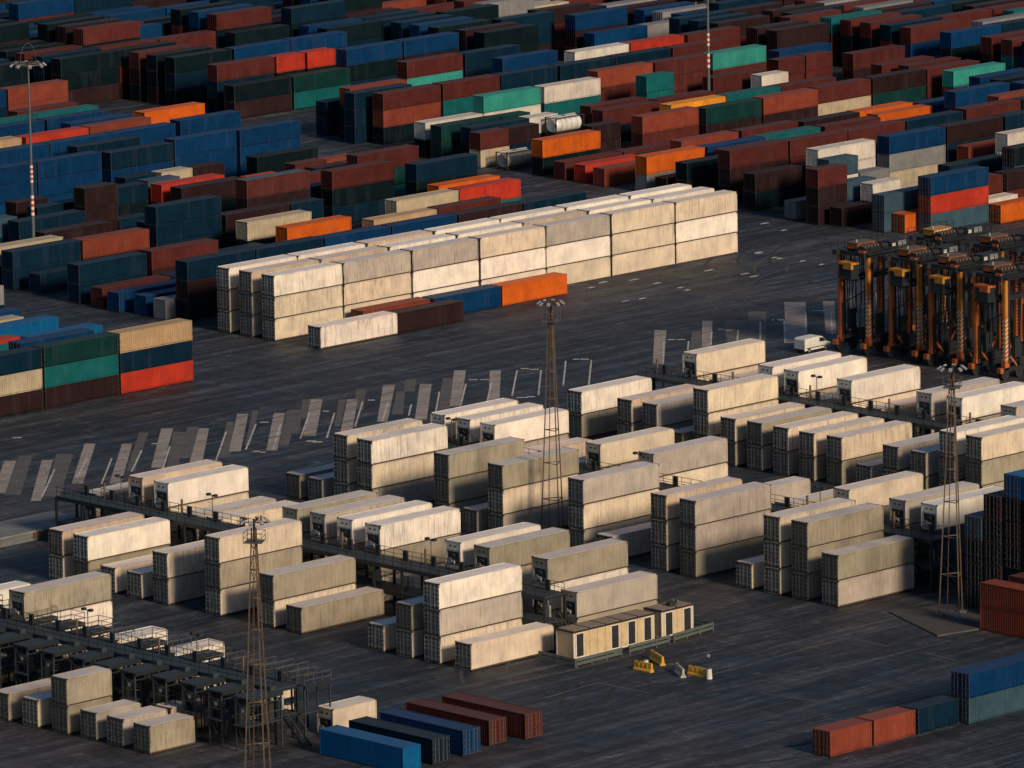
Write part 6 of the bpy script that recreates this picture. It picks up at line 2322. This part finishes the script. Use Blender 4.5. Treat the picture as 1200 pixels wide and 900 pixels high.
    for k in range(12):
        st.box(-.45, .45, -l-.3-.24*k, -l-.06-.24*k, 2.75-.23*k-.05, 2.75-.23*k, M['steel'])
    for s in (-.5, .5): st.beam((s, -l, 2.7), (s, -l-3.0, .05), .1, M['steel'], .2); st.beam((s, -l, 3.8), (s, -l-3.0, 1.1), .05, M['rail'])
    st.build('stairs', r)
    for y in lampy:
        lm = MB(); yy = y-oy
        lm.tube((w+.05, yy, 5.7), (w+.05, yy, 8.6), .05, M['rail'], n=8)
        lm.beam((w+.05, yy-.55, 8.55), (w+.05, yy+.55, 8.55), .06, M['gasket'])
        for s in (-.55, .55): lm.box(w-.2, w+.25, yy+s-.2, yy+s+.2, 8.5, 8.75, M['gasket'])
        lm.build('floodlight', r)
    return r
rack('service_rack', -73.75, -70.75, -80.6, -1.2, 'long steel rack in front of the cabins row, ending at the site cabins', lampy=(-9.0, -24.5, -60.0))
rack('service_rack', -25.9, -23.1, -92.4, -9.0, 'middle steel rack running between cream stacks to the right lattice mast', lampy=(-13.5, -44.5, -73.0))
rack('service_rack', 21.2, 24.0, -74.0, -.4, 'farther steel rack starting beside the parked straddle carriers', lampy=(-28.0,))
rack('service_rack', -121.2, -118.2, -90.2, -30.0, 'dark steel rack with many side platforms at lower left', fingers=True, lampy=(-58.0, -75.0))

# ------------------------------------------------------------------ lattice masts
def lattice_mast(x, y, H, label, rot=R(20)):
    r = empty('lattice_mast', (x, y, 0), rot)
    tag(r, label, 'lighting mast', 'lattice floodlight masts among the reefer rows')
    b0, b1 = 1.6, .26
    ang = [R(90), R(210), R(330)]
    P = lambda i, z: Vector((math.cos(ang[i])*(b0+(b1-b0)*z/H), math.sin(ang[i])*(b0+(b1-b0)*z/H), z))
    for i in range(3):
        lg = MB(); lg.beam(P(i, 0), P(i, H), .12, M['mast']); lg.build('leg', r)
    zs = [0]
    z = 0
    while z < H-1.5:
        z += max(1.5, 4.6*(1-z/H*.5)); zs.append(min(z, H))
    br = MB()
    for a, b in zip(zs[:-1], zs[1:]):
        for i in range(3):
            j = (i+1) % 3
            br.beam(P(i, b), P(j, b), .08, M['mast'])
            if a > H*.72: br.beam(P(i, a), P(j, b), .05, M['mast'])
    br.build('bracing', r)
    ld = MB(); bx = .15
    for s in (-.22, .22): ld.beam((s, bx+.55, .3), (s, bx*.4, H-.5), .04, M['mast'])
    for k in range(int(H/.38)):
        z = .5+k*.38
        if z > H-.6: break
        yy = bx+.55+(bx*.4-bx-.55)*z/H
        ld.beam((-.22, yy, z), (.22, yy, z), .06, M['mast' if k % 2 else 'mastred'])
    ld.build('ladder', r)
    pf = MB(); pf.box(-.9, .9, -.9, .9, H-1.4, H-1.32, M['rail'])
    for hh in (-.85, -.35):
        for s in (-.9, .9):
            pf.beam((s, -.9, H+hh), (s, .9, H+hh), .04, M['rail']); pf.beam((-.9, s, H+hh), (.9, s, H+hh), .04, M['rail'])
    for sx in (-.9, .9):
        for sy in (-.9, 0, .9): pf.beam((sx, sy, H-1.4), (sx, sy, H-.35), .05, M['rail'])
    pf.tube((0, 0, H-1.4), (0, 0, H+.9), .12, M['gasket'], n=10)
    pf.build('platform', r)
    arm = MB()
    for a in (0, PI/2): 
        arm.beam((-1.4*math.cos(a), -1.4*math.sin(a), H+.55), (1.4*math.cos(a), 1.4*math.sin(a), H+.55), .1, M['gasket'])
    arm.build('crossarm', r)
    for k in range(8):
        a = PI/4*k
        lm = MB(); rr = 1.35
        c = Vector((math.cos(a)*rr, math.sin(a)*rr, H+.75)); o = Vector((math.cos(a), math.sin(a), -.75)).normalized()*.3
        lm.beam(c-o*.6, c+o, .36, M['lamp'], .16); lm.beam(c, (math.cos(a)*rr, math.sin(a)*rr, H+.5), .06, M['gasket'])
        lm.build('floodlight', r)
    ft = MB()
    for i in range(3): p = P(i, 0); ft.box(p.x-.45, p.x+.45, p.y-.45, p.y+.45, 0, .35, M['slab'])
    ft.build('footing', r)
    return r
lattice_mast(-33.7, -41.4, 26.6, 'rusty lattice floodlight mast rising above the middle of the reefer rows', R(35))
lattice_mast(-134.9, -102.9, 26.4, 'rusty lattice floodlight mast beside the dark lower-left rack', R(35))
lattice_mast(-33.1, -102.2, 26.6, 'rusty lattice floodlight mast by the tall dark stack at right', R(35))

def tube_mast(x, y, H, label, bands):
    r = empty('floodlight_pole', (x, y, 0)); tag(r, label, 'lighting pole', 'tubular floodlight poles among the coloured stacks')
    s = MB(); s.tube((0,0,0), (0,0,H), .27, M['pole'], .11, 14); s.build('shaft', r)
    for z0, z1 in bands:
        b = MB(); n = max(3, int(round((z1-z0)/.42))|1)
        for k in range(n):
            za, zb = z0+(z1-z0)*k/n, z0+(z1-z0)*(k+1)/n; rr = .27-.16*za/H+.02
            b.tube((0,0,za), (0,0,zb), rr, M['white' if k % 2 == 0 else 'redp'], n=14)
        b.build('warning_band', r)
    h = MB(); h.tube((0,0,H-.1), (0,0,H+.5), .3, M['gasket'], n=12)
    for k in range(24):
        a0, a1 = 2*PI*k/24, 2*PI*(k+1)/24
        h.beam((2.0*math.cos(a0), 2.0*math.sin(a0), H+.2), (2.0*math.cos(a1), 2.0*math.sin(a1), H+.2), .12, M['rail'])
    for k in range(8): h.beam((0,0,H+.2), (2*math.cos(PI/4*k), 2*math.sin(PI/4*k), H+.2), .09, M['rail'])
    for k in range(7):
        a0, a1 = PI*k/7, PI*(k+1)/7
        h.beam((1.4*math.cos(a0), 0, H+.5+2.6*math.sin(a0)), (1.4*math.cos(a1), 0, H+.5+2.6*math.sin(a1)), .05, M['rail'])
    h.build('lamp_ring', r)
    for k in range(8):
        a = PI/4*k+.2
        lm = MB(); c = Vector((2.25*math.cos(a), 2.25*math.sin(a), H+.1)); o = Vector((math.cos(a), math.sin(a), -.8)).normalized()*.4
        lm.beam(c-o*.6, c+o*.8, .42, M['lamp'], .22); lm.build('floodlight', r)
    return r
tube_mast(41.2, 137.5, 29.0, 'grey floodlight pole with red-white bands among upper-left stacks', ((8.0, 10.8), (12.6, 15.0)))
tube_mast(199.0, 160.4, 31.0, 'grey floodlight pole with red-white bands among upper-right maroon stacks', ((8.2, 10.4), (11.6, 13.6)))

isl = MB()
pts = [(-41.5,-107.5),(-31.0,-109.8),(-26.5,-99.5),(-36.5,-95.8)]
top = [(x, y, .16) for x, y in pts]
isl.quad(top, M['dustmark'])
for i in range(4):
    a, b = pts[i], pts[(i+1) % 4]; isl.quad([(*a, 0), (*b, 0), (*b, .16), (*a, .16)], M['patchd'])
tag(isl.build('concrete_island'), 'low concrete island under the right lattice mast', kind='structure')
sl = MB(); sl.box(-118, -65.2, 2.8, 9.6, 0, 1.15, M['slab']); 
for k in range(5): sl.box(-110+9*k, -106+9*k, 2.6, 2.8, .35, 1.0, M['mast'])
sl.box(-118, -65.2, 2.7, 2.8, 1.0, 1.12, M['patchl'])
tag(sl.build('loading_platform'), 'low pale concrete loading platform at left edge of the reefer yard', 'platform')

# ------------------------------------------------------------------ straddle carriers
def straddle(x, y, label=None, body='orange', cab='yellow'):
    """x,y: near-left foot; length along X 9.2, width along Y 5"""
    r = empty('straddle_carrier', (x, y, 0))
    Lx, Wy, Hh = 9.2, 4.9, 13.2
    for ix, lx in enumerate((.9, Lx-.9)):
        for iy, ly in enumerate((0, Wy)):
            lg = MB(); m = M['orange']
            lg.box(lx-.26, lx+.26, ly-.26, ly+.26, 1.5, Hh, m)
            lg.box(lx+.27, lx+.75, ly-.20, ly+.20, 1.6, Hh-.6, M['black'])
            if ix: lg.box(lx-.29, lx-.26, ly-.2, ly+.2, 1.6, Hh-.6, M['orange'])
            lg.box(lx-.4, lx+.4, ly-.30, ly+.30, 1.2, 2.0, m)
            if ix == 0:
                lg.box(lx-.29, lx-.26, ly-.17, ly+.17, 2.2, Hh-.8, M['yellow'] if iy == 0 else M['orange'])
                if iy == 0: lg.box(lx-.18, lx+.18, ly-.27, ly-.24, 4.0, Hh-.5, M['yellow'])
            if iy == 0 and ix == 0:
                for k in range(10):
                    z = 2.4+k*.55
                    lg.quad([(lx-.26, ly-.275, z), (lx+.26, ly-.275, z+.28), (lx+.26, ly-.275, z+.42), (lx-.26, ly-.275, z+.14)], M['white'])
                    lg.quad([(lx-.30, ly+.24, z), (lx-.30, ly-.24, z+.25), (lx-.30, ly-.24, z+.39), (lx-.30, ly+.24, z+.14)], M['white'])
            lg.build('leg', r)
    for ly in (0, Wy):
        sb = MB(); sb.box(-.3, Lx+.3, ly-.30, ly+.30, .95, 1.5, M['black'])
        sb.box(-.34, .2, ly-.32, ly+.32, .9, 1.55, M['orange'])
        sb.box(3.2, 6.2, ly-.38, ly+.38, 1.6, 2.6, M['black'])
        sb.build('sill_beam', r)
        for k in range(4):
            wl = MB(); cx0 = .6+k*(Lx-1.2)/3
            wl.tube((cx0, ly-.28, .72), (cx0, ly+.28, .72), .72, M['tyre'], n=20); wl.tube((cx0, ly-.31, .72), (cx0, ly+.31, .72), .3, M['black'], n=14)
            wl.build('wheel', r)
    tp = MB()
    for ly in (0, Wy): tp.box(-.2, Lx+.2, ly-.35, ly+.35, Hh-.5, Hh+.1, M['black'])
    for lx in (.5, Lx-.9, 3.2, 5.9): tp.box(lx, lx+.5, .3, Wy-.3, Hh-.45, Hh+.05, M['black'])
    tp.box(.2, Lx-.2, -.9, -.3, Hh-.1, Hh, M['black']); tp.box(.2, Lx-.2, Wy+.3, Wy+.9, Hh-.1, Hh, M['black'])
    for k in range(7): tp.box(.3+1.25*k, .9+1.25*k, .2+(k*1.7) % 3.6, 1.1+(k*1.7) % 3.6, Hh+.05, Hh+.35+.12*(k % 3), M['orange' if k % 3 == 0 else 'mast' if k % 3 == 1 else 'black'])
    tp.build('top_frame', r)
    for ly in (-.9, Wy+.9):
        rl = MB()
        for hh in (.5, 1.0): rl.beam((.2, ly, Hh+hh), (Lx-.2, ly, Hh+hh), .06, M['steel'])
        for k in range(8): rl.beam((.2+(Lx-.4)*k/7, ly, Hh), (.2+(Lx-.4)*k/7, ly, Hh+1.0), .06, M['steel'])
        rl.build('railing', r)
    en = MB()
    en.box(1.8, 5.0, 2.6, 4.5, Hh+.1, Hh+.85, M[body]); en.box(1.7, 5.1, 2.5, 4.6, Hh+.85, Hh+.93, M['mast'] if body != 'yellow' else M['yellow'])
    en.box(2.0, 4.6, 2.57, 2.6, Hh+.2, Hh+.75, M['white'] if body == 'yellow' else M['black'])
    en.tube((2.4, 3.4, Hh+.9), (2.4, 3.4, Hh+1.3), .13, M['lamp'], n=10)
    en.build('engine_housing', r)
    eb = MB()
    eb.box(5.3, 8.3, .0, 1.6, Hh+.1, Hh+1.0, M['black']); eb.box(5.5, 6.2, -.04, .0, Hh+.3, Hh+.8, M['white']); eb.box(6.6, 8.1, -.04, 0, Hh+.2, Hh+.9, M['unit'])
    eb.build('electrical_box', r)
    eb = MB(); eb.box(.6, 3.6, .2, 1.5, Hh+.1, Hh+.7, M['black'])
    for k in range(5): eb.tube((.8+.6*k, .3, Hh+.85), (.8+.6*k, 1.4, Hh+.85), .17, M['mast'], n=10)
    eb.build('resistor_bank', r)
    for ly in (.9, Wy-.9):
        dr = MB(); dr.tube((4.2, ly, Hh+.45), (6.4, ly, Hh+.45), .38, M['gasket'], n=14); dr.build('hoist_drum', r)
    cb = MB()
    cb.box(-.9, .35, 1.3, 3.4, Hh-3.1, Hh-1.45, M['glass'])
    for xx in (-.92, .28):
        for yy in (1.28, 3.32): cb.box(xx, xx+.1, yy, yy+.1, Hh-3.1, Hh-1.4, M['black'])
    cb.box(-.95, .4, 1.22, 3.5, Hh-3.3, Hh-2.95, M['black'])
    c = cb.build('cab', r)
    rf = MB(); rf.box(-1.0, .5, 1.2, 3.5, Hh-1.45, Hh-1.15, M[cab]); rf.box(-1.02, -.6, 1.2, 2.6, Hh-2.0, Hh-1.45, M[cab]); rf.build('cab_roof', c)
    sp = MB(); zs = 9.6
    sp.box(.2, Lx-.2, 1.35, 1.6, zs, zs+.35, M['black']); sp.box(.2, Lx-.2, Wy-1.6, Wy-1.35, zs, zs+.35, M['black'])
    for lx in (.2, Lx-.5): sp.box(lx, lx+.3, 1.2, Wy-1.2, zs-.1, zs+.3, M['black'])
    sp.box(3.2, 6.0, 1.5, Wy-1.5, zs, zs+.6, M['black'])
    sp.build('spreader', r)
    for lx in (3.4, 5.8):
        for ly in (1.6, Wy-1.6):
            rp = MB(); rp.tube((lx, ly, zs+.5), (lx, ly, Hh-.2), .04, M['black'], n=6); rp.build('hoist_rope', r)
    ls = MB()
    for s in (0, .6): ls.beam((Lx-1.3, Wy-.4-s, 1.7), (Lx-1.3, Wy-.4-s, Hh-.5), .06, M['steel'])
    for k in range(26): ls.beam((Lx-1.3, Wy-.4, 1.9+k*.42), (Lx-1.3, Wy-1.0, 1.9+k*.42), .05, M['steel'])
    ls.build('ladder', r)
    ls = MB(); ls.beam((.9, Wy-.3, 6.2), (.9, .4, 8.4), .14, M['black']); ls.beam((.9, Wy-.35, 1.6), (.9, Wy-.35, 6.2), .14, M['black'])
    ls.build('access_frame', r)
    for k in range(8):
        ls = MB(); ls.beam((.6, Wy-.5-.3*k, Hh-.5), (.6, Wy-.5-.3*k, Hh-3.2-rnd.random()*1.6), .07, M['black']); ls.build('hose', r)
    for k in range(5):
        cb2 = MB(); yy = .9+.75*k
        cb2.beam((1.0, yy, Hh-.3), (1.3+.2*(k % 2), yy, 3.0+1.1*((k*3) % 4)), .10, M['black' if k % 2 else 'steel']); cb2.build('cable', r)
    for ly in (0, Wy):
        sp2 = MB()
        for k in range(6): sp2.beam((1.2+1.1*k, ly, 2.2), (1.75+1.1*k, ly, Hh-.5 if k % 2 else Hh-3), .09, M['black'])
        sp2.box(.9, Lx-.9, ly-.1, ly+.1, 2.0, 2.3, M['black'])
        sp2.build('side_lattice', r)
        sp2 = MB(); sp2.box(2.4, 3.6, ly-.3, ly+.3, 2.6, 5.2, M['black']); sp2.build('hydraulic_tank', r)
    ft = MB()
    for lx in (1.4, Lx-1.4):
        ft.beam((lx, 0, 3.2), (lx+(1.6 if lx < 4 else -1.6), 0, 1.5), .22, M['orange'])
        ft.beam((lx, Wy, 3.2), (lx+(1.6 if lx < 4 else -1.6), Wy, 1.5), .22, M['orange'])
    ft.build('knee_brace', r)
    remember(r)
    return r
carriers = [(70.6, 7.7, 'orange', 'yellow', 'leftmost orange straddle carrier with yellow cab roof, front row'),
            (71.2, -.7, 'orange', 'yellow', 'second orange straddle carrier from left, front row, yellow cab roof'),
            (70.6, -8.2, 'orange', 'yellow', 'third orange straddle carrier from left in the front row'),
            (69.6, -16.8, 'orange', 'orange', 'front-row straddle carrier nearest right edge, with all-orange cab roof'),
            (84.4, 7.0, 'yellow', 'yellow', 'back-row straddle carrier with yellow engine housing, leftmost behind'),
            (85.2, -2.2, 'orange', 'orange', 'back-row straddle carrier with pale cabinet, second from left behind'),
            (84.6, -11.0, 'orange', 'orange', 'back-row straddle carrier partly cut by the right edge'),
            (97.0, -5.0, 'orange', 'orange', 'rearmost straddle carrier peeking above the back row')]
made = {}
for x, y, bd, cb_, lb in carriers:
    if (bd, cb_) in made: o = copy_thing(made[(bd, cb_)], (x, y, 0))
    else: o = straddle(x, y, None, bd, cb_); made[(bd, cb_)] = o
    tag(o, lb, 'straddle carrier', 'straddle carriers parked together')

# ------------------------------------------------------------------ van
def van(x, y):
    r = empty('delivery_van', (x, y, 0)); tag(r, 'small white panel van parked left of the straddle carriers', 'van')
    b = MB(); m = M['white']
    prof = [(0,.35),(0,1.75),(.15,1.95),(3.0,1.98),(3.35,1.85),(4.05,1.18),(4.75,.98),(4.9,.75),(4.9,.35)]
    for s, y0 in ((0, 0), (1, 1.85)):
        pts = [(p[0], y0, p[1]) for p in prof]
        if s: pts.reverse()
        b.quad(list(reversed(pts)) if not s else list(reversed(pts)), m)
    for i in range(len(prof)):
        a, c = prof[i], prof[(i+1) % len(prof)]
        b.quad([(a[0], 0, a[1]), (c[0], 0, c[1]), (c[0], 1.85, c[1]), (a[0], 1.85, a[1])], m)
    b.build('body', r)
    gl = MB()
    gl.quad([(3.42,.12,1.80),(4.03,.12,1.22),(4.03,1.73,1.22),(3.42,1.73,1.80)], M['glass'])
    for v in gl.v: pass
    gl.v = [(a+.02, c, d+.02) for a, c, d in gl.v]
    gl.build('windscreen', r)
    for yy, nm in ((-.012, 'side_window'), (1.862, 'side_window')):
        sw = MB(); sw.quad([(2.75,yy,1.25),(3.95,yy,1.22),(3.40,yy,1.75),(2.75,yy,1.80)], M['glass']); sw.build(nm, r)
    for xx in (.85, 3.95):
        for yy in (-.02, 1.65):
            w = MB(); w.tube((xx, yy, .33), (xx, yy+.22, .33), .33, M['tyre'], n=18); w.tube((xx, yy-.01, .33), (xx, yy+.23, .33), .18, M['lamp'], n=12); w.build('wheel', r)
    for yy in (.08, 1.42):
        hl = MB(); hl.box(4.82, 4.93, yy, yy+.35, .66, .86, M['lamp']); hl.build('headlight', r)
    bp = MB(); bp.box(-.06, 0, .05, 1.8, .3, .55, M['gasket']); bp.box(4.9, 4.97, .05, 1.8, .28, .55, M['gasket']); bp.build('bumper', r)
    tr = MB(); tr.box(.25, 3.9, -.03, -.005, .62, .72, M['gasket']); tr.build('side_trim', r)
van(66.4, 14.2)

# ------------------------------------------------------------------ site cabins
def cabin(x, y, L, doors, bays, label, extra=False):
    r = empty('site_cabin', (x, y, 0)); tag(r, label, 'site cabin', 'beige site cabins at the end of the rack')
    W, z0, z1 = 2.65, .3, 3.12
    b = MB(); b.box(.04, L-.04, .04, W-.04, z0, z1, M['cabin']); b.box(.2, L-.2, .2, W-.2, 0, z0, M['gasket']); b.build('body', r)
    f = MB()
    for xx in (0, L-.14):
        for yy in (0, W-.14): f.box(xx, xx+.14, yy, yy+.14, z0-.02, z1-.02, M['white'])
    f.box(.14, L-.14, 0.01, .05, z0-.02, z0+.12, M['white']); f.box(0.01, .05, .14, W-.14, z0-.02, z0+.12, M['white'])
    f.build('corner_frame', r)
    rf = MB()
    rf.box(-.06, L+.06, -.06, W+.06, z1, z1+.16, M['door'])
    for k in range(bays):
        a, c = L*k/bays+.16, L*(k+1)/bays-.1
        rf.box(a, c, .12, W-.12, z1+.16, z1+.20, M['cabroof'])
    rf.build('roof', r)
    for cx0 in doors:
        d = MB(); w = .98
        d.box(cx0-w/2-.12, cx0+w/2+.12, .01, .035, z0+.12, z1-.12, M['white'])
        d.box(cx0-w/2, cx0+w/2, -.03, .01, z0+.2, z1-.2, M['door'])
        dd = d.build('door', r)
        l = MB()
        for k in range(12): l.box(cx0-w/2+.06, cx0+w/2-.06, -.055, -.03, z0+.3+k*.19, z0+.36+k*.19, M['gasket'])
        l.build('louvre', dd)
        st = MB(); st.box(cx0-.6, cx0+.6, -.42, -.02, 0, z0+.05, M['rails']); st.build('step', r)
    pn = MB()
    for k in range(1, int(L/1.2)):
        pn.box(k*1.2-.015, k*1.2+.015, .025, .045, z0+.1, z1-.05, M['cabroof'])
    pn.build('panel_seam', r)
    if extra:
        ac = MB(); ac.box(2.0, 2.9, .7, 1.3, z1+.2, z1+.62, M['gasket']); ac.tube((3.2,1.0,z1+.2),(3.2,1.0,z1+.8),.14,M['gasket'],n=10); ac.build('roof_unit', r)
        hx = MB(); hx.box(L-.9, L-.2, W-.5, W-.1, z1+.2, z1+.4, M['rails']); hx.build('roof_box', r)
cabin(-75.7, -86.9, 12.1, (.95, 6.2, 8.7, 11.1), 5, 'long beige site cabin with four dark louvred doors and low flat roof')
cabin(-62.5, -86.9, 4.85, (1.15, 3.95), 2, 'short beige site cabin with two dark doors and rooftop unit', True)
gw = empty('guard_barrier', (-67, -88.9, 0)); tag(gw, 'grey-green steel guard rail running around both beige site cabins', 'guard rail')
def rail_run(a, b, name='rail_section'):
    m = MB(); a, b = Vector(a), Vector(b); n = max(2, int((b-a).length/2)+1)
    for z in (.42, .86): m.beam((a.x, a.y, z), (b.x, b.y, z), .10, M['rails'], .30)
    for k in range(n):
        p = a+(b-a)*k/(n-1); m.box(p.x-.07, p.x+.07, p.y-.07, p.y+.07, 0, 1.02, M['rails'])
    o = m.build(name, None); return o
for a, b in (((-77.4,-89.0),(-70.6,-88.9)), ((-69.3,-88.8),(-63.1,-88.6)), ((-62.3,-88.5),(-55.6,-87.8)), ((-77.5,-88.9),(-77.4,-83.4)), ((-55.6,-87.7),(-55.7,-84.6)), ((-55.8,-84.4),(-60.5,-84.0))):
    o = rail_run(a, b); o.parent = gw; o.location = (67, 88.9, 0)

# ------------------------------------------------------------------ plastic barriers and cones near the cabins
def jersey(x, y, L, rz, m, name, label):
    r = empty(name, (x, y, 0), rz); tag(r, label, 'barrier', 'yellow and faded water-filled barriers')
    b = MB()
    prof = [(-.30,0),(-.30,.14),(-.14,.32),(-.10,.95),(.10,.95),(.14,.32),(.30,.14),(.30,0)]
    for i in range(len(prof)-1):
        a, c = prof[i], prof[i+1]
        b.quad([(0,a[0],a[1]),(0,c[0],c[1]),(L,c[0],c[1]),(L,a[0],a[1])], m)
    b.quad([(0,p[0],p[1]) for p in reversed(prof)], m); b.quad([(L,p[0],p[1]) for p in prof], m)
    b.build('body', r)
    for k in range(1, 4):
        rb = MB(); rb.box(L*k/4-.06, L*k/4+.06, -.17, .17, .3, .8, m); rb.build('rib', r)
    cp = MB(); cp.tube((L*.25,0,.95),(L*.25,0,1.0),.09,M['gasket'],n=10); cp.build('filler_cap', r)
jersey(-73.6, -93.9, 2.5, R(-90), M['barrier'], 'plastic_barrier', 'yellow water-filled barrier on the ground nearest the cabins')
jersey(-69.0, -91.8, 3.6, R(-116), M['barrier'], 'plastic_barrier', 'darker yellow barrier just behind the nearest yellow one')
jersey(-71.4, -99.7, 2.6, R(-92), M['barrier'], 'plastic_barrier', 'yellow barrier farthest right, beside the white drum')
jersey(-71.6, -98.1, 2.9, R(-122), M['palebar'], 'plastic_barrier', 'faded whitish barrier left of the right-hand yellow one')
for x, y, lb in ((-71.6, -102.8, 'white drum on the asphalt at right end of yellow barrier'), (-73.1, -95.0, 'white drum standing behind the nearest yellow barrier')):
    d = empty('marker_drum', (x, y, 0)); tag(d, lb, 'drum', 'white marker drums')
    a = MB(); a.tube((0,0,0),(0,0,1.05),.33,M['white'],.27,16); a.build('body', d)
    e = MB(); e.tube((0,0,1.05),(0,0,1.15),.2,M['rail'],n=12); e.build('lid', d)
d = empty('sign_post', (-70.3, -101.4, 0)); tag(d, 'thin post with round white head by right-hand yellow barrier', 'post')
a = MB(); a.tube((0,0,0),(0,0,1.9),.035,M['gasket'],n=8); a.build('pole', d)
a = MB(); a.tube((-.03,.0,2.0),(.03,0,2.0),.2,M['white'],n=14); a.build('sign_disc', d)
